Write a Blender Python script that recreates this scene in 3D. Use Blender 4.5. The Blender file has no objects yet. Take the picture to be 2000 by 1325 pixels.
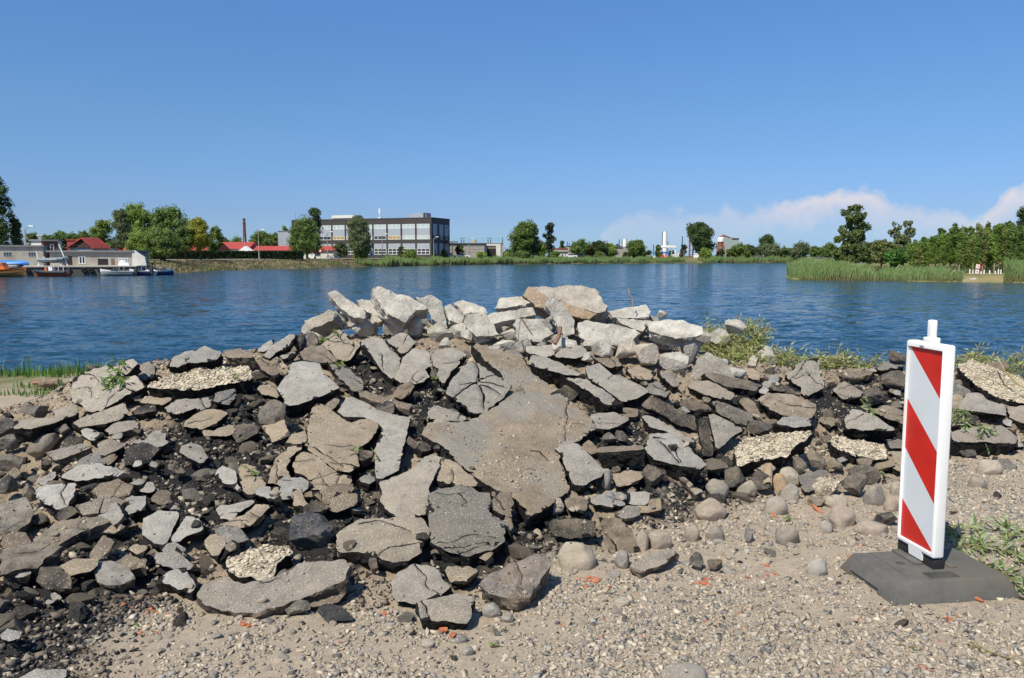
import bpy, bmesh, math, random
import numpy as np
from mathutils import Vector, Matrix
from mathutils.geometry import delaunay_2d_cdt
from mathutils.bvhtree import BVHTree

R = math.radians
scene = bpy.context.scene
COL = scene.collection
rnd = random.Random(7)
rng = np.random.default_rng(11)

# ------------------------------------------------------------------ camera
F = 1550.0                      # focal length in photo pixels (2000 wide)
PITCH = math.atan(162.5 / F)
CAMZ = 1.6
cam = bpy.data.cameras.new('camera')
cam.sensor_width = 36.0
cam.lens = 36.0 * F / 2000.0
cam.clip_start = 0.1
cam.clip_end = 9000
camo = bpy.data.objects.new('camera', cam)
camo.location = (0, 0, CAMZ)
camo.rotation_euler = (math.pi / 2 - PITCH, 0, 0)
COL.objects.link(camo)
scene.camera = camo

# ------------------------------------------------------------------ sky, sun, exposure
SUN_EL = R(53)
SUN_AZ = math.atan2(-0.58, -0.81)          # x over y: from the left, a little behind the camera
sund = Vector((math.sin(SUN_AZ) * math.cos(SUN_EL), math.cos(SUN_AZ) * math.cos(SUN_EL), math.sin(SUN_EL)))
scene.view_settings.view_transform = 'Standard'
scene.view_settings.look = 'None'
scene.view_settings.gamma = 1
scene.view_settings.exposure = 0.25

sl = bpy.data.lights.new('sun', 'SUN')
sl.energy = 5.0
sl.angle = R(0.53)
sl.color = (1.0, 0.93, 0.78)
so = bpy.data.objects.new('sun', sl)
so.rotation_euler = sund.to_track_quat('Z', 'Y').to_euler()
COL.objects.link(so)

world = bpy.data.worlds.new('World')
scene.world = world
world.use_nodes = True
wn, wl = world.node_tree.nodes, world.node_tree.links
wn.clear()
wout = wn.new('ShaderNodeOutputWorld')
bg = wn.new('ShaderNodeBackground')
bg.inputs['Strength'].default_value = 0.107
sky = wn.new('ShaderNodeTexSky')
sky.sky_type = 'NISHITA'
sky.sun_disc = False
sky.sun_elevation = SUN_EL
sky.sun_rotation = SUN_AZ
sky.altitude = 0
sky.air_density = 1.0
sky.dust_density = 0.25
sky.ozone_density = 2.2


def wmath(op, a, b=None, clamp=False):
    n = wn.new('ShaderNodeMath')
    n.operation = op
    n.use_clamp = clamp
    for i, v in enumerate((a, b)):
        if v is None:
            continue
        if isinstance(v, (int, float)):
            n.inputs[i].default_value = v
        else:
            wl.new(v, n.inputs[i])
    return n.outputs[0]


def wcurve(val, pts):
    n = wn.new('ShaderNodeFloatCurve')
    c = n.mapping.curves[0]
    pts = sorted(pts)
    c.points[0].location = pts[0]
    c.points[1].location = pts[-1]
    for p in pts[1:-1]:
        c.points.new(*p)
    n.mapping.update()
    wl.new(val, n.inputs['Value'])
    return n.outputs[0]


tc = wn.new('ShaderNodeTexCoord')
sp = wn.new('ShaderNodeSeparateXYZ')
wl.new(tc.outputs['Generated'], sp.inputs[0])
az = wmath('ARCTAN2', sp.outputs[0], sp.outputs[1])          # 0 ahead, + to the right
hyp = wmath('POWER', wmath('ADD', wmath('MULTIPLY', sp.outputs[0], sp.outputs[0]),
                           wmath('MULTIPLY', sp.outputs[1], sp.outputs[1])), 0.5)
el = wmath('ARCTAN2', sp.outputs[2], hyp)
azn = wmath('ADD', wmath('MULTIPLY', az, 0.5), 0.5, True)    # -1..1 rad -> 0..1


def prof(pts):       # (photo column, photo row) of a cloud top -> azimuth/elevation curve
    out = []
    for x, y in pts:
        a = math.atan((x - 1000) / F) * 0.5 + 0.5
        e = math.atan((500 - y) / math.hypot(F, x - 1000))
        out.append((a, max(0, e * 5)))
    return out


top1 = wcurve(azn, [(0, 0.0), (1, 0.0)] + prof([(1120, 505), (1180, 446), (1240, 415), (1300, 411), (1400, 415),
              (1470, 402), (1530, 386), (1580, 374), (1640, 369), (1690, 378), (1730, 390), (1790, 402), (1850, 412),
              (1900, 408), (1930, 392), (1965, 374), (2000, 360), (2150, 350), (2300, 380)]))
noi = wn.new('ShaderNodeTexNoise')
noi.inputs['Scale'].default_value = 26
noi.inputs['Detail'].default_value = 6
noi.inputs['Roughness'].default_value = 0.6
wl.new(tc.outputs['Generated'], noi.inputs['Vector'])
noi2 = wn.new('ShaderNodeTexNoise')
noi2.inputs['Scale'].default_value = 7
noi2.inputs['Detail'].default_value = 4
wl.new(tc.outputs['Generated'], noi2.inputs['Vector'])
wob = wmath('MULTIPLY', wmath('SUBTRACT', noi.outputs['Fac'], 0.5), 0.06)
topel = wmath('ADD', wmath('MULTIPLY', top1, 0.2), wob)
depth = wmath('SUBTRACT', topel, el)                                     # >0 inside the cloud
edge = wmath('MULTIPLY', depth, 75, True)
# fades into the haze towards the horizon
fade = wmath('SUBTRACT', 1.0, wmath('MULTIPLY', depth, 17, True))
rim = wmath('SUBTRACT', 1.0, wmath('MULTIPLY', depth, 24, True))
# the crest of the cloud is whiter on the right (the cumulus heads), dull to the left
headw = wcurve(azn, [(0, 0.0), (0.60, 0.05), (0.64, 0.2), (0.665, 0.75), (0.69, 1.0), (0.715, 0.8), (0.735, 0.35), (0.755, 0.4), (0.78, 0.9), (1, 0.9)])
amt = wmath('ADD', wmath('MULTIPLY', fade, 0.30), wmath('MULTIPLY', wmath('MULTIPLY', rim, headw), 0.92))
amt = wmath('MULTIPLY', amt, wmath('ADD', wmath('MULTIPLY', wmath('ADD', wmath('MULTIPLY', noi2.outputs['Fac'], 0.5), wmath('MULTIPLY', noi.outputs['Fac'], 0.9)), 1.1), 0.2))
mask = wmath('MULTIPLY', wmath('MULTIPLY', edge, amt), wmath('MULTIPLY', wmath('ADD', el, 0.004), 60, True), True)
skymul = wn.new('ShaderNodeMix')
skymul.data_type = 'RGBA'
skymul.blend_type = 'MULTIPLY'
skymul.inputs['Factor'].default_value = 1.0
ramp = wn.new('ShaderNodeValToRGB')
rk = ramp.color_ramp
_st = [(0.0, (.36, .58, 1.06)), (0.10, (.38, .52, .87)), (0.32, (.455, .65, .88)), (0.61, (.507, .766, 1.067)), (1.0, (.8, .95, 1.08))]
rk.elements[0].position, rk.elements[0].color = 0.0, (*_st[0][1], 1)
rk.elements[1].position, rk.elements[1].color = 1.0, (*_st[-1][1], 1)
for p_, c_ in _st[1:-1]:
    rk.elements.new(p_).color = (*c_, 1)
wl.new(wmath('MULTIPLY', el, 2.0, True), ramp.inputs[0])
wl.new(ramp.outputs[0], skymul.inputs['B'])
wl.new(sky.outputs[0], skymul.inputs['A'])
mx = wn.new('ShaderNodeMix')
mx.data_type = 'RGBA'
mx.inputs['B'].default_value = (6.0, 5.7, 6.0, 1)
wl.new(mask, mx.inputs['Factor'])
wl.new(skymul.outputs['Result'], mx.inputs['A'])
wl.new(mx.outputs['Result'], bg.inputs['Color'])
wl.new(bg.outputs[0], wout.inputs[0])

# ------------------------------------------------------------------ view geometry helpers
CP, SP_ = math.cos(PITCH), math.sin(PITCH)
CAM = np.array([0.0, 0.0, CAMZ])


def ray(px, py):
    u = (px - 1000.0) / F
    v = (py - 662.5) / F
    return np.array([u, CP - v * SP_, -SP_ - v * CP])


def P(px, py, Y):
    """world point seen at photo pixel (px,py) at world distance Y ahead"""
    d = ray(px, py)
    return CAM + d * (Y / d[1])


def PX(px, Y):
    return P(px, 500, Y)[0]


def PZ(py, Y):
    return P(1000, py, Y)[2]


def onz(px, py, z):
    d = ray(px, py)
    return CAM + d * ((z - CAMZ) / d[2])


# ------------------------------------------------------------------ numpy noise
def _h(i, j, k, s):
    n = (i * 374761393 + j * 668265263 + k * 2147483647 + s * 1274126177) & 0xFFFFFFFF
    n = ((n ^ (n >> 13)) * 1274126177) & 0xFFFFFFFF
    n = (n ^ (n >> 16)) & 0xFFFFFFFF
    return n.astype(np.float64) / 4294967295.0


def vnoise(p, seed=0):
    p = np.asarray(p, float)
    i = np.floor(p).astype(np.int64)
    f = p - i
    f = f * f * (3 - 2 * f)
    r = 0
    for a in (0, 1):
        wa = f[:, 0] if a else 1 - f[:, 0]
        for b in (0, 1):
            wb = f[:, 1] if b else 1 - f[:, 1]
            for c in (0, 1):
                wc = f[:, 2] if c else 1 - f[:, 2]
                r = r + wa * wb * wc * _h(i[:, 0] + a, i[:, 1] + b, i[:, 2] + c, seed)
    return r * 2 - 1


def fbm(p, octv=4, seed=0, rough=0.5):
    p = np.asarray(p, float)
    r, a, t = 0, 1.0, 0
    for o in range(octv):
        r = r + a * vnoise(p * (2 ** o) + 17.3 * o, seed + o)
        t += a
        a *= rough
    return r / t


def fbm2(x, y, s, octv=4, seed=0, rough=0.5):
    return fbm(np.stack([x * s, y * s, np.zeros_like(x) + 3.7], 1), octv, seed, rough)


# ------------------------------------------------------------------ object helpers
def tag(o, label=None, cat=None, group=None, kind=None):
    if label: o['label'] = label
    if cat: o['category'] = cat
    if group: o['group'] = group
    if kind: o['kind'] = kind
    return o


def mesh(name, V, Fc, mats, mi=None, smooth=False, col=None):
    me = bpy.data.meshes.new(name)
    V = np.asarray(V, float)
    me.from_pydata(V.tolist() if len(V) < 2000 else V.tolist(), [], Fc if isinstance(Fc, list) else Fc.tolist())
    for m in (mats if isinstance(mats, (list, tuple)) else [mats]):
        me.materials.append(m)
    if mi is not None:
        me.polygons.foreach_set('material_index', np.asarray(mi, dtype=np.int32))
    if smooth:
        me.polygons.foreach_set('use_smooth', np.ones(len(me.polygons), dtype=bool))
    if col is not None:
        a = me.color_attributes.new('Col', 'FLOAT_COLOR', 'POINT')
        c = np.ones((len(V), 4), dtype=np.float32)
        c[:, :3] = col
        a.data.foreach_set('color', c.ravel())
    me.update()
    return me


def link(name, me, loc=(0, 0, 0), parent=None, color=None):
    o = bpy.data.objects.new(name, me)
    o.location = loc
    COL.objects.link(o)
    if parent is not None:
        o.parent = parent
    if color is not None:
        o.color = (*color, 1)
    return o


def empty(name, loc=(0, 0, 0), rz=0):
    o = bpy.data.objects.new(name, None)
    o.empty_display_size = 0.1
    o.location = loc
    o.rotation_euler = (0, 0, rz)
    COL.objects.link(o)
    return o


def copy_tree(o, parent=None):
    c = o.copy()
    COL.objects.link(c)
    c.parent = parent
    for ch in list(o.children):
        copy_tree(ch, c)
    return c


class MB:
    """collects boxes, bars, cylinders and faces; build() links them as one mesh object"""
    def __init__(s):
        s.V, s.F, s.M = [], [], []

    def add(s, V, Fc, m=0):
        b = len(s.V)
        s.V += [tuple(v) for v in V]
        s.F += [tuple(i + b for i in f) for f in Fc]
        s.M += [m] * len(Fc)
        return s

    def box(s, x0, x1, y0, y1, z0, z1, m=0):
        V = [(x0, y0, z0), (x1, y0, z0), (x1, y1, z0), (x0, y1, z0), (x0, y0, z1), (x1, y0, z1), (x1, y1, z1), (x0, y1, z1)]
        return s.add(V, [(0, 3, 2, 1), (4, 5, 6, 7), (0, 1, 5, 4), (1, 2, 6, 5), (2, 3, 7, 6), (3, 0, 4, 7)], m)

    def prism(s, pts, y0, y1, m=0):
        """pts (x,z) outline extruded along y"""
        n = len(pts)
        V = [(x, y0, z) for x, z in pts] + [(x, y1, z) for x, z in pts]
        Fc = [tuple(range(n)), tuple(range(2 * n - 1, n - 1, -1))]
        Fc += [(i, i + n, (i + 1) % n + n, (i + 1) % n) for i in range(n)]
        return s.add(V, Fc, m)

    def tube(s, a, b, r0, r1=None, n=8, m=0):
        r1 = r0 if r1 is None else r1
        a, b = Vector(a), Vector(b)
        q = (b - a).to_track_quat('Z', 'Y')
        V = []
        for c, r in ((a, r0), (b, r1)):
            for i in range(n):
                t = 2 * math.pi * i / n
                V.append(c + q @ Vector((math.cos(t) * r, math.sin(t) * r, 0)))
        Fc = [(i, (i + 1) % n, (i + 1) % n + n, i + n) for i in range(n)] + [tuple(range(n - 1, -1, -1)), tuple(range(n, 2 * n))]
        return s.add(V, Fc, m)

    def build(s, name, mats, parent=None, loc=(0, 0, 0), smooth=False, color=None):
        return link(name, mesh(name, s.V, s.F, mats, s.M, smooth), loc, parent, color)


# ------------------------------------------------------------------ materials
def mat(name, base, rough=0.8, spec=0.3, var=0.0, vscale=4.0, bump=0.0, bscale=20, metal=0.0, use_obj=False, use_col=False, coord='Object', detail=5, col2=None):
    m = bpy.data.materials.new(name)
    m.use_nodes = True
    N, L = m.node_tree.nodes, m.node_tree.links
    b = N['Principled BSDF']
    b.inputs['Roughness'].default_value = rough
    b.inputs['Specular IOR Level'].default_value = spec
    b.inputs['Metallic'].default_value = metal
    t = N.new('ShaderNodeTexCoord')
    src = None
    if use_obj:
        oi = N.new('ShaderNodeObjectInfo')
        src = oi.outputs['Color']
    elif use_col:
        at = N.new('ShaderNodeAttribute')
        at.attribute_name = 'Col'
        src = at.outputs['Color']
    else:
        rg = N.new('ShaderNodeRGB')
        rg.outputs[0].default_value = (*base, 1)
        src = rg.outputs[0]
    if var > 0:
        n = N.new('ShaderNodeTexNoise')
        n.inputs['Scale'].default_value = vscale
        n.inputs['Detail'].default_value = detail
        n.inputs['Roughness'].default_value = 0.65
        L.new(t.outputs[coord], n.inputs['Vector'])
        rp = N.new('ShaderNodeMapRange')
        rp.inputs['From Min'].default_value = 0.3
        rp.inputs['From Max'].default_value = 0.7
        rp.inputs['To Min'].default_value = 1 - var
        rp.inputs['To Max'].default_value = 1 + var
        L.new(n.outputs['Fac'], rp.inputs['Value'])
        mm = N.new('ShaderNodeVectorMath')
        mm.operation = 'SCALE'
        L.new(src, mm.inputs[0])
        L.new(rp.outputs[0], mm.inputs['Scale'])
        src = mm.outputs[0]
        if col2 is not None:
            n2 = N.new('ShaderNodeTexNoise')
            n2.inputs['Scale'].default_value = vscale * 0.35
            n2.inputs['Detail'].default_value = 4
            L.new(t.outputs[coord], n2.inputs['Vector'])
            r2 = N.new('ShaderNodeMapRange')
            r2.inputs['From Min'].default_value = 0.5
            r2.inputs['From Max'].default_value = 0.62
            L.new(n2.outputs['Fac'], r2.inputs['Value'])
            m2 = N.new('ShaderNodeMix')
            m2.data_type = 'RGBA'
            m2.inputs['B'].default_value = (*col2, 1)
            L.new(r2.outputs[0], m2.inputs['Factor'])
            L.new(src, m2.inputs['A'])
            src = m2.outputs['Result']
    L.new(src, b.inputs['Base Color'])
    if bump > 0:
        n = N.new('ShaderNodeTexNoise')
        n.inputs['Scale'].default_value = bscale
        n.inputs['Detail'].default_value = 6
        n.inputs['Roughness'].default_value = 0.7
        L.new(t.outputs[coord], n.inputs['Vector'])
        bp = N.new('ShaderNodeBump')
        bp.inputs['Strength'].default_value = 1.0
        bp.inputs['Distance'].default_value = bump
        L.new(n.outputs['Fac'], bp.inputs['Height'])
        L.new(bp.outputs[0], b.inputs['Normal'])
    return m


def nodes_of(m):
    return m.node_tree.nodes, m.node_tree.links, m.node_tree.nodes['Principled BSDF']


def add_specks(m, scale, thresh, color, amount=1.0, mask_scale=None, coord='Object'):
    """small pale aggregate stones: the cores of voronoi cells, only some of them"""
    N, L, b = nodes_of(m)
    src = b.inputs['Base Color'].links[0].from_socket
    t = N.new('ShaderNodeTexCoord')
    v = N.new('ShaderNodeTexVoronoi')
    v.inputs['Scale'].default_value = scale
    L.new(t.outputs[coord], v.inputs['Vector'])
    lt = N.new('ShaderNodeMath'); lt.operation = 'LESS_THAN'
    lt.inputs[1].default_value = thresh
    L.new(v.outputs['Distance'], lt.inputs[0])
    sc = N.new('ShaderNodeSeparateColor')
    L.new(v.outputs['Color'], sc.inputs[0])
    g = N.new('ShaderNodeMath'); g.operation = 'GREATER_THAN'
    g.inputs[1].default_value = 1 - amount
    L.new(sc.outputs[0], g.inputs[0])
    mu = N.new('ShaderNodeMath'); mu.operation = 'MULTIPLY'
    L.new(lt.outputs[0], mu.inputs[0]); L.new(g.outputs[0], mu.inputs[1])
    mi = N.new('ShaderNodeMix'); mi.data_type = 'RGBA'
    mi.inputs['B'].default_value = (*color, 1)
    L.new(mu.outputs[0], mi.inputs['Factor']); L.new(src, mi.inputs['A'])
    L.new(mi.outputs['Result'], b.inputs['Base Color'])


def add_dust(m, scale, color, lo=0.48, hi=0.62, amount=0.8, coord='Object'):
    """patches of dry dust (a stain with a shape of its own)"""
    N, L, b = nodes_of(m)
    src = b.inputs['Base Color'].links[0].from_socket
    t = N.new('ShaderNodeTexCoord')
    oi = N.new('ShaderNodeObjectInfo')
    va = N.new('ShaderNodeVectorMath'); va.operation = 'ADD'
    ms = N.new('ShaderNodeMath'); ms.operation = 'MULTIPLY'; ms.inputs[1].default_value = 37.0
    L.new(oi.outputs['Random'], ms.inputs[0])
    L.new(t.outputs[coord], va.inputs[0]); L.new(ms.outputs[0], va.inputs[1])
    n = N.new('ShaderNodeTexNoise')
    n.inputs['Scale'].default_value = scale
    n.inputs['Detail'].default_value = 7
    n.inputs['Roughness'].default_value = 0.68
    L.new(va.outputs[0], n.inputs['Vector'])
    r = N.new('ShaderNodeMapRange')
    r.inputs['From Min'].default_value = lo
    r.inputs['From Max'].default_value = hi
    r.inputs['To Max'].default_value = amount
    L.new(n.outputs['Fac'], r.inputs['Value'])
    mi = N.new('ShaderNodeMix'); mi.data_type = 'RGBA'
    mi.inputs['B'].default_value = (*color, 1)
    L.new(r.outputs[0], mi.inputs['Factor']); L.new(src, mi.inputs['A'])
    L.new(mi.outputs['Result'], b.inputs['Base Color'])


DUST = (0.31, 0.255, 0.195)
M = {}
M['top'] = mat('asphalt_surface', (0.2, 0.19, 0.18), 0.9, 0.2, 0.26, 9, 0.006, 130, use_obj=True)
add_dust(M['top'], 2.2, (0.31, 0.258, 0.195), 0.46, 0.72, 0.55)
add_dust(M['top'], 11, (0.13, 0.12, 0.108), 0.54, 0.72, 0.55)
add_specks(M['top'], 140, 0.30, (0.55, 0.52, 0.46), 0.30)
add_specks(M['top'], 230, 0.34, (0.09, 0.085, 0.08), 0.35)
M['dirt'] = mat('dirt_on_asphalt', (0.255, 0.205, 0.15), 0.95, 0.15, 0.32, 5, 0.016, 45, detail=8)
add_dust(M['dirt'], 1.5, (0.235, 0.222, 0.20), 0.49, 0.60, 0.85)
add_dust(M['dirt'], 9, (0.16, 0.13, 0.10), 0.56, 0.72, 0.6)
add_specks(M['dirt'], 75, 0.26, (0.42, 0.36, 0.27), 0.3)
M['side'] = mat('asphalt_broken_edge', (0.010, 0.0095, 0.0095), 0.8, 0.3, 0.7, 30, 0.020, 75)
add_dust(M['side'], 9, (0.10, 0.082, 0.062), 0.55, 0.74, 0.4)
add_specks(M['side'], 120, 0.24, (0.20, 0.17, 0.13), 0.2)
M['sidetan'] = mat('asphalt_dusty_edge', (0.055, 0.048, 0.042), 0.85, 0.25, 0.6, 25, 0.014, 70)
add_dust(M['sidetan'], 5, (0.24, 0.19, 0.14), 0.40, 0.62, 0.8)
add_specks(M['sidetan'], 100, 0.30, (0.36, 0.31, 0.24), 0.3)
M['rubble'] = mat('rough_asphalt_lump', (0.05, 0.05, 0.05), 0.85, 0.3, 0.6, 14, 0.014, 60, use_obj=True)
add_dust(M['rubble'], 5, (0.27, 0.215, 0.155), 0.44, 0.68, 0.65)
add_specks(M['rubble'], 110, 0.28, (0.36, 0.31, 0.25), 0.25)
M['crust'] = mat('gravel_crust', (0.46, 0.40, 0.31), 0.9, 0.2, 0.45, 30, 0.02, 45, col2=(0.24, 0.20, 0.155))
add_specks(M['crust'], 46, 0.40, (0.64, 0.56, 0.43), 0.55)
M['concrete'] = mat('broken_concrete', (0.5, 0.47, 0.42), 0.9, 0.2, 0.32, 6, 0.022, 34, use_obj=True)
add_dust(M['concrete'], 3.5, (0.22, 0.195, 0.165), 0.46, 0.66, 0.8)
add_specks(M['concrete'], 75, 0.28, (0.33, 0.28, 0.22), 0.3)
add_specks(M['concrete'], 110, 0.30, (0.72, 0.68, 0.60), 0.3)
M['cobble'] = mat('cobble_stone', (0.3, 0.27, 0.24), 0.85, 0.2, 0.28, 9, 0.006, 55, use_obj=True)
add_dust(M['cobble'], 4, (0.36, 0.30, 0.225), 0.42, 0.64, 0.75)
add_specks(M['cobble'], 150, 0.28, (0.5, 0.46, 0.4), 0.2)
M['gravel'] = mat('gravel', (0.4, 0.35, 0.3), 0.9, 0.2, 0.15, 50, 0.0, use_col=True)
M['crumb'] = mat('asphalt_crumb', (0.03, 0.03, 0.03), 0.8, 0.35, 0.2, 50, 0.0, use_col=True)
M['leaf'] = mat('leaf', (0.1, 0.2, 0.05), 0.55, 0.4, 0, use_col=True)
M['bark'] = mat('bark', (0.10, 0.08, 0.06), 0.9, 0.2, 0.3, 6, use_obj=True)
M['metal_white'] = mat('white_paint', (0.75, 0.75, 0.73), 0.5, 0.4, 0.08, 2)

# foliage lets some light through
def add_transl(m, k):
    N, L, b = nodes_of(m)
    tr = N.new('ShaderNodeBsdfTranslucent')
    src = b.inputs['Base Color'].links[0].from_socket
    L.new(src, tr.inputs[0])
    mix = N.new('ShaderNodeMixShader')
    mix.inputs[0].default_value = k
    L.new(b.outputs[0], mix.inputs[1]); L.new(tr.outputs[0], mix.inputs[2])
    L.new(mix.outputs[0], N['Material Output'].inputs[0])
add_transl(M['leaf'], 0.42)
# ------------------------------------------------------------------ near terrain (heap, ground, bank)
WZ = -1.0
_fx = [-1200, -600, 0, 200, 400, 600, 800, 930, 1080, 1300, 1450, 1600, 1760, 1880, 2000, 2600, 3200]
_fy = [2.0, 2.1, 2.3, 3.2, 3.42, 3.42, 3.38, 3.45, 3.95, 4.35, 4.8, 5.1, 5.35, 6.0, 6.1, 6.2, 6.2]
_cx = [-1200, -600, 0, 60, 140, 260, 400, 560, 700, 900, 1100, 1250, 1400, 1560, 1700, 1880, 2000, 2600, 3200]
_cy = [6, 6, 6.2, 6.2, 6.1, 6.2, 6.2, 6.6, 7.2, 7.4, 7.4, 7.4, 7.2, 7.0, 7.3, 7.5, 7.5, 7.5, 7.5]
_cr = [840, 830, 822, 812, 765, 728, 706, 684, 662, 655, 655, 664, 708, 735, 738, 735, 758, 780, 800]
_ch = [PZ(r, y) for r, y in zip(_cr, _cy)]


def H(x, y):
    """smooth height of the heap and ground"""
    x = np.asarray(x, float); y = np.asarray(y, float)
    px = 1000 + F * x / np.maximum(y + 0.1, 0.8)
    f = np.interp(px, _fx, _fy)
    c = np.interp(px, _cx, _cy)
    h = np.interp(px, _cx, _ch)
    t = np.clip((y - f) / (c - f), 0, 1)
    p = np.where(t < 0.12, t * t / 0.24, t - 0.06) / 0.94
    z = h * p
    b = np.clip((y - c - 0.7) / 1.5, 0, 1)
    z = z * (1 - b * b * (3 - 2 * b))
    # bank down to the water
    sh = np.interp(px, [-1200, 0, 300, 1200, 1450, 2000, 3200], [10.7, 10.7, 11.2, 10.6, 9.6, 9.6, 10])
    k = np.clip((y - sh) / 1.8, 0, 1)
    z = z - 1.5 * k * k * (3 - 2 * k)
    return z


def hit(px, py):
    d = ray(px, py)
    ts = np.linspace(2.0, 14, 900)
    X = d[0] * ts; Y = d[1] * ts; Z = CAMZ + d[2] * ts
    g = H(X, Y) - Z
    i = np.argmax(g > 0)
    if g[i] <= 0:
        # above the crest: take the crest distance of this column
        yc = float(np.interp(px, _cx, _cy)) + 0.2
        return P(px, py, yc)
    t = ts[max(i - 1, 0)] + (ts[1] - ts[0]) * 0.5
    return CAM + d * t


def grid_axis(fine0, fine1, step, lo, hi, grow=1.18):
    a = list(np.arange(fine0, fine1, step))
    s, v = step, fine0
    left = []
    while v > lo:
        s *= grow; v -= s; left.append(v)
    s, v = step, a[-1]
    right = []
    while v < hi:
        s *= grow; v += s; right.append(v)
    return np.array(left[::-1] + a + right)


gx_ = grid_axis(-5.4, 5.4, 0.021, -60, 60)
gy_ = grid_axis(2.5, 8.2, 0.020, -30, 13.2)
gy_ = gy_[gy_ < 13.4]
GX, GY = np.meshgrid(gx_, gy_)
x, y = GX.ravel(), GY.ravel()
zs = H(x, y)
pxx = 1000 + F * x / np.maximum(y + 0.1, 0.8)
ff = np.interp(pxx, _fx, _fy)
cc = np.interp(pxx, _cx, _cy)
inheap = np.clip((y - ff) / 0.5, 0, 1) * np.clip((cc + 1.9 - y) / 0.6, 0, 1)
near = ((np.abs(x) < 6.5) & (y > 2) & (y < 9)).astype(float)
n1 = fbm2(x, y, 3.2, 4, 5)
n2 = np.abs(fbm2(x, y, 9, 4, 9, 0.6))
n3 = fbm2(x, y, 30, 2, 19, 0.6)
n4 = np.abs(fbm2(x, y, 24, 3, 29, 0.7))
z = zs - inheap * (0.03 + 0.05 * n1 + 0.12 * n2 + 0.05 * n4 + 0.012 * n3) - (1 - inheap) * (0.010 + 0.012 * n1 + 0.006 * n3 * near)
V = np.stack([x, y, z], 1)
nx, ny = len(gx_), len(gy_)
idx = np.arange(nx * ny).reshape(ny, nx)
Fq = np.stack([idx[:-1, :-1].ravel(), idx[:-1, 1:].ravel(), idx[1:, 1:].ravel(), idx[1:, :-1].ravel()], 1)
# what the ground is made of, as colour: tan dirt / black crumbled asphalt / pale limestone grit
tan = np.array([0.325, 0.27, 0.208]); blk = np.array([0.020, 0.020, 0.021]); brn = np.array([0.235, 0.188, 0.138]); grit = np.array([0.40, 0.345, 0.27])
g1 = fbm2(x, y, 1.6, 5, 31, 0.6)
g2 = fbm2(x, y, 5.0, 5, 41, 0.6)
g3 = fbm2(x, y, 14.0, 4, 51, 0.6)
BLK = [(470, 800, .5), (430, 900, .55), (530, 900, .3), (740, 720, .35), (840, 790, .35), (720, 900, .2), (610, 1050, .35), (730, 1000, .25), (90, 1200, .55), (30, 1290, .5), (200, 1130, .3), (1230, 880, .3), (1400, 920, .3), (1680, 800, .5), (1740, 760, .4), (950, 1050, .25), (1300, 960, .25), (1080, 1040, .3), (400, 830, .3), (1450, 760, .3), (330, 900, .3), (870, 1110, .2), (1200, 800, .35)]


def blackness(x_, y_):
    r_ = np.zeros_like(x_)
    for a_, b_, s_ in BLK:
        h_ = hit(a_, b_)
        r_ = np.maximum(r_, np.clip(1.6 - 1.3 * np.hypot(x_ - h_[0], (y_ - h_[1]) * 0.7) / s_, 0, 1))
    return r_


BKN = blackness(x, y)
k = np.clip((BKN - 0.32 + g1 * 0.5 + g2 * 0.9) * 5, 0, 1)[:, None]
heapc = blk * k + (brn * (1 + 0.35 * g3[:, None])) * (1 - k)
kk = np.clip((g2 + 0.5 * g3 - 0.30) * 6, 0, 1)[:, None] * 0.8
heapc = heapc * (1 - kk) + grit * kk
flat = tan * (1 + 0.16 * g2 + 0.12 * g3)[:, None]
k2 = np.clip((g1 + g3 * 0.5 - 0.28) * 4, 0, 1)[:, None] * 0.5
flat = flat * (1 - k2) + np.array([0.24, 0.205, 0.165]) * k2
ih = inheap[:, None]
colr = flat * (1 - ih) + heapc * ih
# left and far side of the heap: pale trodden dirt, then grass roots near the water
bank = np.clip((y - 9.0) / 0.8, 0, 1)[:, None] * np.clip(0.5 + g2 * 3, 0, 1)[:, None]
colr = colr * (1 - bank) + np.array([0.12, 0.13, 0.05]) * bank
# black crumbs spread at the lower left corner
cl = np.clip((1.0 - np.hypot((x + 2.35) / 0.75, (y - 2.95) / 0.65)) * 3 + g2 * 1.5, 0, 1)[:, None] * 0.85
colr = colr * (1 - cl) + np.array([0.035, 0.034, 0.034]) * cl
M['ground'] = mat('dirt_ground', (0.3, 0.25, 0.2), 0.95, 0.15, 0.2, 40, 0.006, 90, use_col=True, coord='Object')
gme = mesh('ground', V, Fq, M['ground'], smooth=True, col=colr)
gob = link('ground', gme)
tag(gob, kind='structure')

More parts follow.
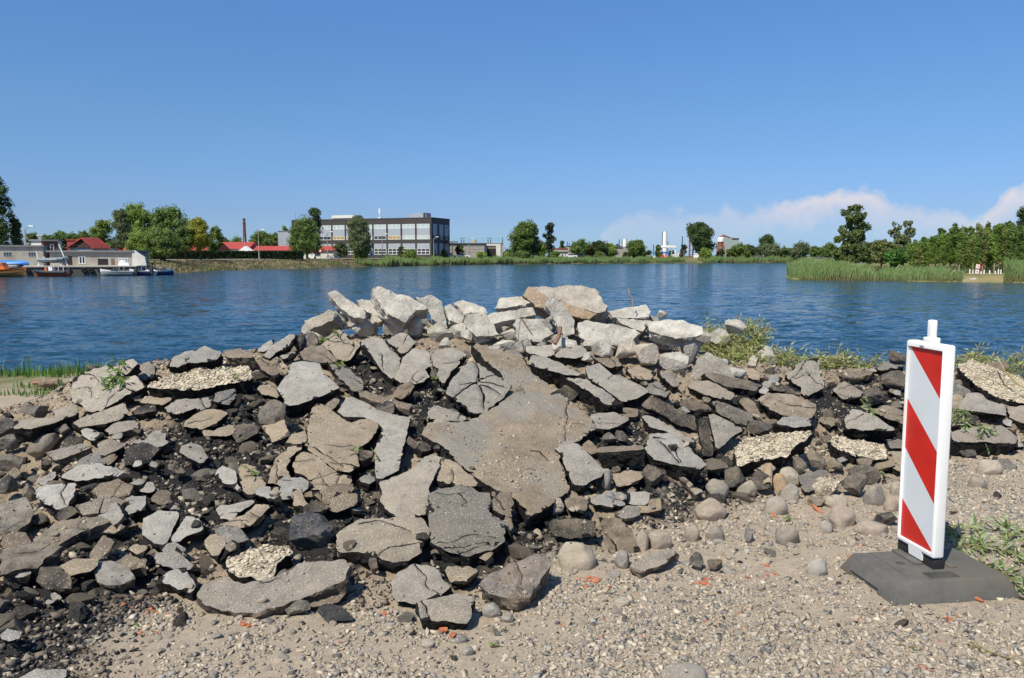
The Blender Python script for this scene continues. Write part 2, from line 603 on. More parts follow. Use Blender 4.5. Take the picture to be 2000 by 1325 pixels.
# ------------------------------------------------------------------ water
M['water'] = mat('lake_water', (0.009, 0.042, 0.074), 0.12, 0.5)
N, L, b = nodes_of(M['water'])
b.inputs['IOR'].default_value = 1.33
g = N.new('ShaderNodeNewGeometry')
acc = None
for sc_, w, sx_, sy_ in ((0.05, 0.14, 0.5, 1.6), (0.5, 0.55, 0.8, 1.4), (1.7, 0.95, 0.8, 1.4), (5.5, 0.7, 0.8, 1.2)):
    mp = N.new('ShaderNodeMapping')
    mp.inputs['Scale'].default_value = (sx_, sy_, 1.0)
    mp.inputs['Rotation'].default_value = (0, 0, R(7 + sc_ * 3))
    L.new(g.outputs['Position'], mp.inputs['Vector'])
    n = N.new('ShaderNodeTexNoise')
    n.inputs['Scale'].default_value = sc_
    n.inputs['Detail'].default_value = 2
    n.inputs['Roughness'].default_value = 0.5
    L.new(mp.outputs[0], n.inputs['Vector'])
    vs = N.new('ShaderNodeVectorMath'); vs.operation = 'SUBTRACT'; vs.inputs[1].default_value = (.5, .5, .5)
    L.new(n.outputs['Color'], vs.inputs[0])
    vm = N.new('ShaderNodeVectorMath'); vm.operation = 'MULTIPLY'; vm.inputs[1].default_value = (w * .6, w, 0)
    L.new(vs.outputs[0], vm.inputs[0])
    if acc is None: acc = vm.outputs[0]
    else:
        ad = N.new('ShaderNodeVectorMath'); ad.operation = 'ADD'
        L.new(acc, ad.inputs[0]); L.new(vm.outputs[0], ad.inputs[1])
        acc = ad.outputs[0]
ad = N.new('ShaderNodeVectorMath'); ad.operation = 'ADD'
L.new(g.outputs['Normal'], ad.inputs[0]); L.new(acc, ad.inputs[1])
nm = N.new('ShaderNodeVectorMath'); nm.operation = 'NORMALIZE'
L.new(ad.outputs[0], nm.inputs[0])
L.new(nm.outputs[0], b.inputs['Normal'])
# the lake as a real rippled sheet: rows get wider apart with distance, waves are real height
ys_, yv = [], 8.5
while yv < 620:
    ys_.append(yv)
    yv += max(0.055, yv * yv * 0.00022)
ys_ = np.array(ys_)
us_ = np.concatenate([np.linspace(-3.2, -0.95, 40)[:-1], np.linspace(-0.95, 0.95, 760), np.linspace(0.95, 3.2, 40)[1:]])
UU, YY = np.meshgrid(us_, ys_)
wx, wy = (UU * YY).ravel(), YY.ravel()
dy_ = np.repeat(np.maximum(0.055, ys_ * ys_ * 0.00022), len(us_))
dx_ = wy * 0.0025


def wave(lx_, ly_, amp, seed, rot=0.12):
    c, s_ = math.cos(rot), math.sin(rot)
    a_, b_ = wx * c + wy * s_, -wx * s_ + wy * c
    n_ = fbm(np.stack([a_ / lx_, b_ / ly_, np.full_like(a_, seed * 3.1)], 1), 2, seed, 0.5)
    n_ = 1 - 2 * np.abs(n_)              # peaked crests
    att = np.clip(ly_ / (2.2 * dy_) - 0.35, 0, 1)
    return n_ * amp * att


wz = WZ + wave(1.5, 0.62, 0.050, 3) + wave(0.62, 0.30, 0.024, 5, -0.2) + wave(4.0, 1.7, 0.035, 7, 0.25) + wave(11.0, 5.0, 0.025, 9, 0.1) - 0.03
wi = np.arange(len(us_) * len(ys_)).reshape(len(ys_), len(us_))
Fw = np.stack([wi[:-1, :-1].ravel(), wi[:-1, 1:].ravel(), wi[1:, 1:].ravel(), wi[1:, :-1].ravel()], 1)
wme = mesh('water', np.stack([wx, wy, wz], 1), Fw, M['water'], smooth=True)
tag(link('water', wme), kind='structure')

# ------------------------------------------------------------------ far land: one sheet from the shoreline to the horizon
SHORE = [(-1500, 610), (-600, 548), (-300, 540), (0, 537), (200, 536.4), (262, 535.8), (330, 534), (400, 529), (500, 526), (600, 524), (700, 521.5), (800, 519.5), (870, 518),
         (1000, 516.3), (1200, 514.8), (1400, 513.8), (1500, 513.6), (1560, 513.4), (1640, 513.4)]
FAR = [onz(px_, py_, WZ) for px_, py_ in SHORE]


def bankrows(pts, prof_, name, m, last=None):
    """strip rising from a shoreline; prof_ = [(distance inland, z)]"""
    pts = [np.array(p[:2]) for p in pts]
    n = len(pts)
    V, Fc = [], []
    dirs = []
    for i in range(n):
        t = pts[min(i + 1, n - 1)] - pts[max(i - 1, 0)]
        t /= np.linalg.norm(t)
        nn = np.array([-t[1], t[0]])
        if nn @ pts[i] < 0: nn = -nn
        dirs.append(nn)
    for d, zz in prof_:
        for i in range(n):
            p = pts[i] + dirs[i] * d
            V.append((p[0], p[1], zz))
    if last is not None:
        for i in range(n):
            a = math.atan2(pts[i][0], pts[i][1])
            V.append((math.tan(a) * last[0] * 1.6, last[0], last[1]))
    rows = len(V) // n
    for r in range(rows - 1):
        for i in range(n - 1):
            Fc.append((r * n + i, r * n + i + 1, (r + 1) * n + i + 1, (r + 1) * n + i))
    return V, Fc


def dense(pts, step=2.0):
    out = []
    for a, b_ in zip(pts[:-1], pts[1:]):
        k = max(1, int(np.linalg.norm(np.array(b_) - np.array(a)) / step))
        for i in range(k):
            out.append(np.array(a) + (np.array(b_) - np.array(a)) * i / k)
    out.append(np.array(pts[-1]))
    return out


M['fargrass'] = mat('dry_grass_bank', (0.17, 0.145, 0.08), 0.95, 0.1, 0.35, 0.35, 0, col2=(0.10, 0.115, 0.05), coord='Object')
far_d = dense(FAR, 3.0)
fd = [p + np.array([0, 0.5 * math.sin(i * 1.7), 0]) for i, p in enumerate(far_d)]
V, Fc = bankrows(fd, [(-1.5, -1.6), (0, -1.02), (1.5, -0.5), (4.5, 0.35), (7, 0.8), (9, 0.85), (40, 0.9)], 'bank', None, last=(5000, 0.9))
tag(link('terrain', mesh('terrain', V, Fc, M['fargrass'], smooth=True)), kind='structure')
# the road along the top of the far bank
V, Fc = bankrows(fd[:int(len(fd) * 0.62)], [(8.6, 0.88), (13.5, 0.93)], 'road', None)
M['road'] = mat('pale_road', (0.40, 0.37, 0.33), 0.9, 0.2, 0.08, 0.4)
tag(link('road', mesh('road', V, Fc, M['road'])), kind='structure')

# the wooded peninsula on the right
PEN = [(1536, 538.5), (1534, 541.5), (1545, 545), (1600, 547), (1680, 548), (1740, 549), (1800, 550.3), (1880, 551), (1960, 552), (2050, 553.5), (2300, 557), (2800, 570)]
PENW = [onz(a, b_, WZ) for a, b_ in PEN]
back = [(1545, 533), (1570, 527), (1600, 523), (1640, 520), (1700, 516.5)]
outline = [onz(a, b_, WZ) for a, b_ in back[::-1]] + PENW


def offset_poly(pts, d):
    out = []
    n = len(pts)
    for i in range(n):
        t = pts[min(i + 1, n - 1)][:2] - pts[max(i - 1, 0)][:2]
        t = t / np.linalg.norm(t)
        out.append(pts[i][:2] + np.array([-t[1], t[0]]) * d)
    return out


o0 = [p[:2] for p in outline]
far_corner = [np.array([300.0, 110.0]), np.array([300.0, 320.0]), np.array([120.0, 320.0])]
V = []
Fc = []
n0 = len(o0)
for d, zz in ((-0.8, -1.6), (0.0, -1.02), (0.9, -0.62), (2.2, -0.42)):
    for p in offset_poly([np.array([*q, 0.0]) for q in o0], d):
        V.append((p[0], p[1], zz))
for r in range(3):
    for i in range(n0 - 1):
        Fc.append((r * n0 + i, r * n0 + i + 1, (r + 1) * n0 + i + 1, (r + 1) * n0 + i))
top = [3 * n0 + i for i in range(n0)]
bs = len(V)
V += [(p[0], p[1], -0.40) for p in far_corner]
Fc.append(tuple(top + [bs, bs + 1, bs + 2]))
M['pengrass'] = mat('peninsula_grass', (0.15, 0.155, 0.06), 0.95, 0.1, 0.3, 0.6, 0, col2=(0.24, 0.20, 0.11))
tag(link('peninsula_ground', mesh('peninsula_ground', V, Fc, M['pengrass'])), kind='structure')
# ------------------------------------------------------------------ builders for broken slabs and rocks
ALLNEAR = []          # meshes that loose stones may rest on
HANDLES = []
CRUST = []
COVER = []            # photo outlines already taken (keeps filler chunks out of them)


def pip(poly, x, y):
    c = False
    j = len(poly) - 1
    for i in range(len(poly)):
        xi, yi = poly[i]; xj, yj = poly[j]
        if (yi > y) != (yj > y) and x < (xj - xi) * (y - yi) / (yj - yi) + xi:
            c = not c
        j = i
    return c


def pipv(poly, P_):
    poly = np.asarray(poly); x, y = P_[:, 0], P_[:, 1]
    c = np.zeros(len(P_), bool)
    j = len(poly) - 1
    for i in range(len(poly)):
        xi, yi = poly[i]; xj, yj = poly[j]
        with np.errstate(divide='ignore', invalid='ignore'):
            t = ((yi > y) != (yj > y)) & (x < (xj - xi) * (y - yi) / (yj - yi + 1e-12) + xi)
        c ^= t
        j = i
    return c


def plane_hit(px, py, c, n):
    d = ray(px, py)
    t = ((c - CAM) @ n) / (d @ n)
    return CAM + d * t


def fit_normal(poly):
    pts = np.array([hit(a, b_) for a, b_ in poly] + [hit((poly[i][0] + poly[i - 1][0]) / 2, (poly[i][1] + poly[i - 1][1]) / 2) for i in range(len(poly))])
    pts[:, 2] = H(pts[:, 0], pts[:, 1])
    c = pts.mean(0)
    u, s_, vt = np.linalg.svd(pts - c)
    n = vt[2]
    return n if n[2] > 0 else -n


def walk_crack(rg, poly2, n_, length):
    """random crack starting at an edge of the local outline"""
    k = rg.randrange(len(poly2))
    a = poly2[k]; b_ = poly2[(k + 1) % len(poly2)]
    c = poly2.mean(0)
    p = a + (b_ - a) * rg.uniform(0.3, 0.7)
    d = c - p
    ang = math.atan2(d[1], d[0]) + rg.uniform(-0.6, 0.6)
    out = [p.copy()]
    L_ = 0
    while L_ < length:
        st = rg.uniform(0.02, 0.05)
        ang += rg.uniform(-0.55, 0.55)
        p = p + np.array([math.cos(ang), math.sin(ang)]) * st
        if not pip(poly2, p[0], p[1]):
            break
        out.append(p.copy())
        L_ += st
    return out


def slab(name, poly, label, cat, mats=('top', 'side'), col=(0.2, 0.19, 0.175), thk=0.075, D=None, pitch=None, roll=None, clr=None,
         cracks=None, ncr=None, jag=0.014, group=None, und=0.006, seed=None, rough=0.026, res=0.026, crw=0.005):
    seed = seed if seed is not None else int(sum(a * 7 + b_ * 13 for a, b_ in poly)) % 9973
    rg = random.Random(seed)
    poly = [tuple(map(float, q)) for q in poly]
    COVER.append(poly)
    cx = sum(q[0] for q in poly) / len(poly); cy = sum(q[1] for q in poly) / len(poly)
    HANDLES.append((cx, cy, label))
    bw = max(q[0] for q in poly) - min(q[0] for q in poly)
    bh = max(q[1] for q in poly) - min(q[1] for q in poly)
    ra = math.degrees(math.atan((cy - 500) / F))
    if D is None:
        c = hit(cx, cy)
        n = fit_normal(poly)
        if pitch is None:
            wgt = min(1, max(0.25, bh / 190.0))
            want = R(33 - 0.35 * ra)
        else:
            wgt, want = 0.0, R(pitch)
        rl = R(roll if roll is not None else rg.uniform(-7, 7))
        m = np.array([math.sin(rl), -math.sin(want), math.cos(want)])
        n = n * wgt + m * (1 - wgt)
        n /= np.linalg.norm(n)
    else:
        c = P(cx, cy, D)
        want = R(pitch if pitch is not None else 30)
        rl = R(roll if roll is not None else 0)
        n = np.array([math.sin(rl), -math.sin(want), math.cos(want)])
        n /= np.linalg.norm(n)
    if D is None:
        clr_ = clr if clr is not None else 0.45 * thk
        for it in range(4):
            W = np.array([plane_hit(a, b_, c, n) for a, b_ in poly])
            g = W[:, 2] - H(W[:, 0], W[:, 1])
            g = np.sort(g)
            q = g[0] * 0.6 + g[min(1, len(g) - 1)] * 0.4
            c = c + np.array([0, 0, clr_ - q]) * 0.9
    W = np.array([plane_hit(a, b_, c, n) for a, b_ in poly])
    cen = W.mean(0)
    e1 = np.cross(n, [0, 1, 0]); e1 = np.array([1, 0, 0]) - n * n[0]; e1 /= np.linalg.norm(e1)
    e2 = np.cross(n, e1)
    L2 = np.stack([(W - cen) @ e1, (W - cen) @ e2], 1)
    if (np.roll(L2[:, 0], -1) * L2[:, 1] - L2[:, 0] * np.roll(L2[:, 1], -1)).sum() > 0:
        L2 = L2[::-1]
    # jagged boundary
    bnd = []
    st = res * 0.55
    for i in range(len(L2)):
        a, b_ = L2[i], L2[(i + 1) % len(L2)]
        ln = np.linalg.norm(b_ - a)
        k = max(1, int(ln / st))
        for j in range(k):
            bnd.append(a + (b_ - a) * j / k)
    bnd = np.array(bnd)
    so_ = rg.uniform(0, 50)
    nzx = fbm2(bnd[:, 0] + so_, bnd[:, 1], 17, 3, 61, 0.75)
    nzy = fbm2(bnd[:, 0] + so_, bnd[:, 1], 17, 3, 71, 0.75)
    lo = fbm2(bnd[:, 0] + so_, bnd[:, 1], 5, 2, 81)
    bnd = bnd + np.stack([nzx, nzy], 1) * jag * 1.6 + (bnd / (np.linalg.norm(bnd, axis=1, keepdims=True) + 1e-6)) * lo[:, None] * jag
    mn, mxx = bnd.min(0), bnd.max(0)
    # interior points
    gx = np.arange(mn[0], mxx[0], res); gy = np.arange(mn[1], mxx[1], res)
    A, B = np.meshgrid(gx, gy)
    pts = np.stack([A.ravel(), B.ravel()], 1) + rng.uniform(-0.3, 0.3, (A.size, 2)) * res
    pts = pts[pipv(bnd, pts)]
    # keep off the boundary
    def mind(p, q):
        if len(p) == 0 or len(q) == 0: return np.full(len(p), 9.0)
        r_ = np.full(len(p), 9.0)
        for s0 in range(0, len(p), 2000):
            d = p[s0:s0 + 2000, None, :] - q[None, :, :]
            r_[s0:s0 + 2000] = np.sqrt((d * d).sum(2)).min(1)
        return r_
    pts = pts[mind(pts, bnd) > res * 0.45]
    area = abs((bnd[:, 0] * np.roll(bnd[:, 1], -1) - bnd[:, 1] * np.roll(bnd[:, 0], -1)).sum()) / 2
    # cracks
    lines = []
    for cr in (cracks or []):
        q = np.array([plane_hit(a, b_, c, n) for a, b_ in cr])
        lines.append(np.stack([(q - cen) @ e1, (q - cen) @ e2], 1))
    nc = ncr if ncr is not None else (0 if area < 0.02 else (1 if area < 0.08 else 2) + (2 if area > 0.3 else 0))
    dia = math.sqrt(area)
    for _ in range(nc):
        lines.append(np.array(walk_crack(rg, L2, n, dia * rg.uniform(0.5, 1.1))))
    cc_, ce_ = [], []
    for ln in lines:
        if len(ln) < 2: continue
        dd = []
        for a, b_ in zip(ln[:-1], ln[1:]):
            k = max(1, int(np.linalg.norm(b_ - a) / 0.012))
            for j in range(k): dd.append(a + (b_ - a) * j / k)
        dd.append(ln[-1]); dd = np.array(dd)
        tg = np.gradient(dd, axis=0); tg /= np.linalg.norm(tg, axis=1, keepdims=True) + 1e-9
        nr = np.stack([-tg[:, 1], tg[:, 0]], 1)
        dd = dd + nr * (fbm2(dd[:, 0] + so_, dd[:, 1], 22, 3, 5, 0.6) * 0.018)[:, None]
        wv = crw * (0.45 + 0.9 * np.abs(fbm2(dd[:, 0], dd[:, 1] + so_, 9, 2, 8)) * 2) * np.linspace(1, 0.35, len(dd))
        cc_.append(dd); ce_.append(dd + nr * wv[:, None]); ce_.append(dd - nr * wv[:, None])
    cc = np.concatenate(cc_) if cc_ else np.zeros((0, 2)); ce = np.concatenate(ce_) if ce_ else np.zeros((0, 2))
    if len(cc):
        kp = pipv(bnd, cc) & (mind(cc, bnd) > 0.004); cc = cc[kp]
        kp = pipv(bnd, ce) & (mind(ce, bnd) > 0.003) & (mind(ce, cc) > 0.0013); ce = ce[kp]
        pts = pts[mind(pts, cc) > crw * 2.2]
    allp = np.concatenate([bnd, cc, ce, pts])
    nb, ncn = len(bnd), len(cc)
    ov, oe, of_, vo, eo, fo = delaunay_2d_cdt([Vector(p) for p in allp], [], [list(range(nb))], 1, 1e-5)
    T = np.array([[v[0], v[1]] for v in ov])
    center = np.zeros(len(T), bool)
    for i, o_ in enumerate(vo):
        if any(nb <= k < nb + ncn for k in o_): center[i] = True

    def ztop(q):
        e = mind(q, bnd)
        zz = fbm2(q[:, 0] + so_, q[:, 1], 3.0, 3, 91) * und * 2.2 + fbm2(q[:, 0] + so_, q[:, 1], 16, 2, 95) * und * 0.5
        if 'crust' in mats[0]:
            zz = zz + np.abs(fbm2(q[:, 0] + so_, q[:, 1], 26, 2, 99, 0.6)) * 0.03
        if rough > 0.03:      # hewn, uneven faces
            zz = zz + fbm2(q[:, 0] + so_, q[:, 1], 9, 3, 97, 0.6) * rough * 0.6
        return zz - np.clip(1 - e / 0.016, 0, 1) ** 2 * 0.003 - np.clip(1 - e / (chip(q) + 1e-4), 0, 1) * 0.002

    def chip(q):
        return np.clip(fbm2(q[:, 0] + so_ + 9, q[:, 1], 11, 3, 77, 0.65) + .03, 0, 1) * 0.085
    zt = ztop(T)
    zt[center] -= min(0.02, thk * 0.5)
    Vt = cen + T[:, :1] * e1 + T[:, 1:] * e2 + zt[:, None] * n
    Ft, Mt = [], []
    eT = mind(T, bnd); cT = chip(T) * .8
    for f in of_:
        Ft.append(tuple(f)); fl_ = list(f); es = max(np.linalg.norm(T[fl_[0]] - T[fl_[1]]), np.linalg.norm(T[fl_[1]] - T[fl_[2]]), np.linalg.norm(T[fl_[2]] - T[fl_[0]]))
        Mt.append(1 if (center[fl_].any() and es < 0.0185) or (mats[1] != 'concrete' and eT[fl_].max() < cT[fl_].mean() + .002) else 0)
    # orientation check
    a, b_, c_ = (Vt[k] for k in Ft[0][:3])
    if np.cross(b_ - a, c_ - a) @ n < 0:
        Ft = [f[::-1] for f in Ft]
    # side rings
    Vs, Fs = [], []
    base = len(Vt)
    zb = ztop(bnd)
    out = bnd / (np.linalg.norm(bnd, axis=1, keepdims=True) + 1e-6)
    nl = max(3, min(9, int(thk / 0.016)))
    for k in range(nl + 1):
        t = k / nl
        P3 = cen + bnd[:, :1] * e1 + bnd[:, 1:] * e2
        dn = (zb * (1 - t) - thk * t)
        P3 = P3 + dn[:, None] * n
        bul = fbm(P3 * 22 + so_, 3, 33, 0.65) * rough * (1.0 if k else 0) + (fbm(P3 * 6 + so_, 2, 37) * rough * 0.8 if k else 0)
        push = bul - rough * 0.6 * t
        o3 = out[:, :1] * e1 + out[:, 1:] * e2
        P3 = P3 + o3 * np.asarray(push)[:, None] * (1 if k else 0)
        if k: P3 = P3 + n * (fbm(P3 * 30 + 5, 2, 39)[:, None] * rough * 0.35)
        Vs.append(P3)
    Vs = np.concatenate(Vs)
    ccw = np.cross(e1, e2) @ n > 0
    for k in range(nl):
        for i in range(nb):
            j = (i + 1) % nb
            q = (base + k * nb + i, base + (k + 1) * nb + i, base + (k + 1) * nb + j, base + k * nb + j)
            Fs.append(q)
    # outward check
    q = Fs[0]; allv = np.concatenate([Vt, Vs])
    fn = np.cross(allv[q[1]] - allv[q[0]], allv[q[2]] - allv[q[0]])
    flip = 0
    for q in Fs[:nb:max(1, nb // 15)]:
        fn = np.cross(allv[q[1]] - allv[q[0]], allv[q[2]] - allv[q[0]])
        cm = allv[list(q)].mean(0) - cen
        flip += 1 if fn @ cm < 0 else -1
    if flip > 0: Fs = [f[::-1] for f in Fs]
    bot = tuple(base + nl * nb + i for i in range(nb))
    Fall = Ft + Fs + [bot]
    Mall = Mt + [1] * (len(Fs) + 1)
    me = mesh(name, allv - cen, Fall, [M[mats[0]], M[mats[1]]], Mall)
    sm = np.array([m_ == 0 for m_ in Mall])
    me.polygons.foreach_set('use_smooth', sm)
    o = link(name, me, tuple(cen), color=col)
    tag(o, label, cat, group)
    ALLNEAR.append((allv, Fall))
    if mats[0] == 'crust': CRUST.append((len(ALLNEAR), allv.min(0), allv.max(0), 1.0))
    return o


ico_cache = {}


def ico(sub):
    if sub not in ico_cache:
        bm = bmesh.new()
        bmesh.ops.create_icosphere(bm, subdivisions=sub, radius=1)
        bm.verts.ensure_lookup_table()
        ico_cache[sub] = (np.array([v.co[:] for v in bm.verts]), [tuple(v.index for v in f.verts) for f in bm.faces])
        bm.free()
    return ico_cache[sub]


def rock_verts(rg, rx, ry, rz, kind='cobble', sub=4):
    V, Fc = ico(sub)
    V = V.copy()
    if kind == 'cobble':
        V = V * (1 + 0.22 * fbm(V * 1.3 + rg.uniform(0, 99), 2, 3)[:, None])
        npl, lo, hi = 9, 0.70, 0.92
    elif kind == 'lump':
        npl, lo, hi = 15, 0.45, 0.78
    else:
        npl, lo, hi = 15, 0.45, 0.74
    # cut facets
    for _ in range(npl):
        d = np.array([rg.gauss(0, 1) for _ in range(3)]); d /= np.linalg.norm(d)
        o = rg.uniform(lo, hi)
        ex = np.clip(V @ d - o, 0, None)
        V = V - ex[:, None] * d * (0.95 if kind != 'cobble' else 0.75)
    V = V / np.abs(V).max(0)
    V = V * np.array([rx, ry, rz])
    s = (rx + ry + rz) / 3
    amp = {'cobble': 0.03, 'lump': 0.13, 'block': 0.045}[kind]
    nrm = V / (np.linalg.norm(V, axis=1, keepdims=True) + 1e-9)
    V = V + nrm * (fbm(V / s * 2.2 + rg.uniform(0, 99), 4, 7, 0.6) * amp * s)[:, None]
    if kind != 'cobble':
        V = V + nrm * (fbm(V / s * 7 + rg.uniform(0, 99), 3, 9, 0.6) * amp * 0.45 * s)[:, None]
    return V, Fc


def rock(name, px, py, w, h, label, cat, kind='cobble', m='cobble', col=(0.3, 0.27, 0.24), rot=0, D=None, deep=None, group=None, sub=4, sink=0.12):
    """a stone filling w x h photo pixels round (px,py); rot tilts it in the picture plane"""
    rg = random.Random(int(px * 31 + py * 17))
    HANDLES.append((px, py, label))
    COVER.append([(px - w * .42, py - h * .42), (px + w * .42, py - h * .42), (px + w * .42, py + h * .42), (px - w * .42, py + h * .42)])
    if D is None:
        g = hit(px, py + h * 0.42)
        D = g[1]
    W = w / F * D
    Hh = h / F * D
    dp = deep if deep else (W + Hh) * 0.36
    c = P(px, py, D + dp * 0.45)
    if kind == 'cobble': c = c - np.array([0, 0, Hh * 0.17])
    sc_ = (D + dp * 0.45) / D
    V, Fc = rock_verts(rg, W / 2 * sc_, dp / 2 * 1.1, Hh / 2 * sc_ * (1.34 if kind == 'cobble' else 1.06), kind, sub)
    a = R(rot)
    Rm = np.array([[math.cos(a), 0, math.sin(a)], [0, 1, 0], [-math.sin(a), 0, math.cos(a)]])
    V = V @ Rm.T
    if m == 'cobble':
        kf = rg.uniform(.72, 1.12); col = tuple(c_ * kf for c_ in col)
    me = mesh(name, V, Fc, M[m], smooth=(kind == 'cobble'))
    if kind != 'cobble' and sub >= 4:
        me.polygons.foreach_set('use_smooth', np.ones(len(me.polygons), dtype=bool))
        me.set_sharp_from_angle(angle=R(28))
    o = link(name, me, tuple(c), color=col)
    tag(o, label, cat, group)
    ALLNEAR.append((V + c, Fc))
    if m == 'crust': CRUST.append((len(ALLNEAR), (V + c).min(0), (V + c).max(0), 1.0))
    return o


GR = (0.225, 0.217, 0.203)      # clean grey wearing course
PG = (0.295, 0.283, 0.258)      # pale polished grey
TN = (0.255, 0.205, 0.148)      # dusted brown
BR = (0.15, 0.12, 0.09)     # dark brown
DK = (0.032, 0.030, 0.029)      # bitumen


def S(poly, label, **k):
    return slab(k.pop('name', 'asphalt_chunk'), poly, label, k.pop('cat', 'asphalt slab'), **k)


import re
_cutw = re.compile(r' (with|in|at|on|of|left|right|below|above|under|beside|behind|between|lying|standing|tilted|touching|covered|broken|half|lower|upper|split|just|leaning|next|near|partly|sticking|showing|rising|burst|wedged|cut|overhanging|poking|hanging|crusted|embedded|half-buried|coated|thickly|sloping|joined|directly|almost|tucked|inside)( |$)')


def near_label(px, py, head, tail_, short=5):
    b_ = min([h_ for h_ in HANDLES if 'rubble lump' not in h_[2]], key=lambda h_: (h_[0] - px) ** 2 + 2.2 * (h_[1] - py) ** 2)
    dx, dy = px - b_[0], py - b_[1]
    hd = b_[2]
    m_ = _cutw.search(hd)
    if m_ and len(hd[:m_.start()].split()) >= 3: hd = hd[:m_.start()]
    else:
        hd = ' '.join(hd.split()[:9])
        while hd.split()[-1] in ('the', 'a', 'of', 'with', 'and', 'at', 'in', 'on', 'right', 'left', 'below', 'above', 'under', 'beside', 'by', 'large', 'pale', 'small'): hd = ' '.join(hd.split()[:-1])
    hd = re.sub(r'^(a|an|the) ', '', hd)
    if abs(dx) > abs(dy) * 1.5: rel = 'left of' if dx < 0 else 'right of'
    else: rel = 'above' if dy < 0 else 'below'
    s_ = f'{head} {tail_} {rel} the {hd}'
    return ' '.join(s_.split()[:16])


# ------------------------------------------------------------------ the big broken slabs, traced where they lie
# centre and left-centre
S([(920, 672), (965, 672), (1010, 690), (1040, 725), (1075, 755), (1110, 780), (1148, 800), (1165, 840), (1130, 862), (1100, 872), (1092, 900), (1105, 925), (1112, 955),
   (1075, 985), (1025, 1012), (1028, 990), (1000, 965), (950, 945), (900, 905), (860, 868), (822, 850), (835, 825), (900, 825), (935, 812), (978, 785), (1000, 750), (960, 715)],
  'largest slab of the heap, a long dirt-covered ramp in the middle', col=(0.24, 0.205, 0.165), thk=0.10, clr=0.03,
  cracks=[[(1114, 776), (1106, 800), (1109, 817), (1103, 840), (1104, 862)], [(1036, 879), (1055, 882), (1073, 900)], [(1165, 840), (1128, 828), (1106, 830)]], ncr=0, crw=0.006, jag=0.018, res=0.028, und=0.016, mats=('dirt', 'side'))
S([(601, 820), (613, 791), (634, 789), (660, 809), (685, 825), (701, 820), (719, 817), (742, 830), (721, 863), (701, 871), (698, 886), (703, 909), (683, 922), (657, 917), (629, 897), (601, 879), (603, 858)],
  'big brown cracked slab left of the pale L-shaped slab', col=TN, thk=0.09, cracks=[[(640, 868), (665, 872), (690, 868)], [(610, 872), (640, 890), (670, 912)]], ncr=2)
S([(660, 804), (680, 771), (711, 784), (737, 799), (801, 814), (793, 850), (785, 886), (778, 917), (752, 930), (737, 940), (733, 922), (731, 879), (749, 838), (739, 827), (711, 814), (670, 814)],
  'pale grey L-shaped slab with a thick black right edge in the middle of the heap', col=PG, thk=0.10, ncr=0, jag=0.006)
S([(540, 757), (557, 732), (570, 707), (590, 704), (624, 708), (634, 730), (665, 758), (624, 776), (583, 791), (557, 793), (554, 779)],
  'pale grey five-sided slab left of centre with a clean speckled top', col=PG, thk=0.08, ncr=0, jag=0.006)
S([(518, 943), (539, 897), (565, 871), (590, 868), (588, 876), (567, 894), (560, 912), (570, 935), (570, 948)],
  'sandy brown wedge of asphalt at the left side of the big brown slab', col=(0.27, 0.22, 0.16), thk=0.07, ncr=1)
S([(567, 912), (590, 881), (624, 893), (657, 922), (685, 927), (685, 943), (639, 961), (608, 956), (603, 932), (578, 925)],
  'brown slab broken by fine branching cracks below the big brown slab', col=TN, thk=0.08, ncr=4)
S([(557, 868), (565, 850), (595, 843), (601, 858), (590, 866)], 'small dusty lump of asphalt above the sandy brown wedge', col=TN, thk=0.08, rough=0.03)
S([(529, 950), (567, 952), (567, 971), (531, 963)], 'small sandy strip of asphalt under the sandy brown wedge', col=(0.27, 0.22, 0.16), thk=0.06)
S([(608, 963), (631, 956), (665, 942), (688, 946), (680, 971), (634, 984)], 'dark brown fragment under the slab with branching cracks', col=BR, thk=0.07)
S([(571, 953), (590, 955), (600, 985), (590, 1000), (572, 985)], 'narrow brown fragment standing between cracks left of centre', col=TN, thk=0.06)
S([(740, 942), (801, 917), (829, 891), (847, 884), (862, 893), (849, 935), (837, 955), (833, 1000), (805, 1009), (772, 1007), (755, 990), (742, 975), (750, 960)],
  'pale sandy slab lying directly below the tip of the L-shaped slab', col=(0.30, 0.27, 0.225), thk=0.06, ncr=0)
S([(850, 935), (866, 896), (888, 904), (944, 950), (890, 948), (866, 945)], 'dusty triangular slab under the thick edge of the long ramp slab', col=TN, thk=0.06, clr=0.02)
S([(834, 965), (855, 952), (895, 945), (960, 958), (955, 995), (985, 1015), (985, 1055), (960, 1075), (932, 1078), (915, 1086), (877, 1078), (852, 1067), (841, 1060)],
  'large dark grey square slab with fine cracks in the lower middle', col=(0.165, 0.15, 0.128), thk=0.10, cracks=[[(850, 962), (880, 965), (905, 960)], [(893, 962), (915, 978), (900, 985)]], ncr=3, und=0.012)
S([(960, 958), (1000, 962), (1003, 985), (985, 1010), (958, 994)], 'small dark block at the top right corner of the large square slab', col=BR, thk=0.09, rough=0.03)
S([(985, 985), (1000, 992), (998, 1045), (985, 1030)], 'narrow upright dark piece right of the large square slab', col=BR, thk=0.06)
S([(662, 1037), (698, 1012), (755, 1009), (824, 1012), (838, 1034), (822, 1076), (797, 1098), (769, 1100), (714, 1081), (660, 1076)],
  'smooth tan six-sided slab left of the large square slab', col=(0.255, 0.22, 0.172), thk=0.08, cracks=[[(700, 1022), (745, 1018), (790, 1032), (822, 1048)], [(720, 1080), (735, 1076), (740, 1090)]], ncr=1)
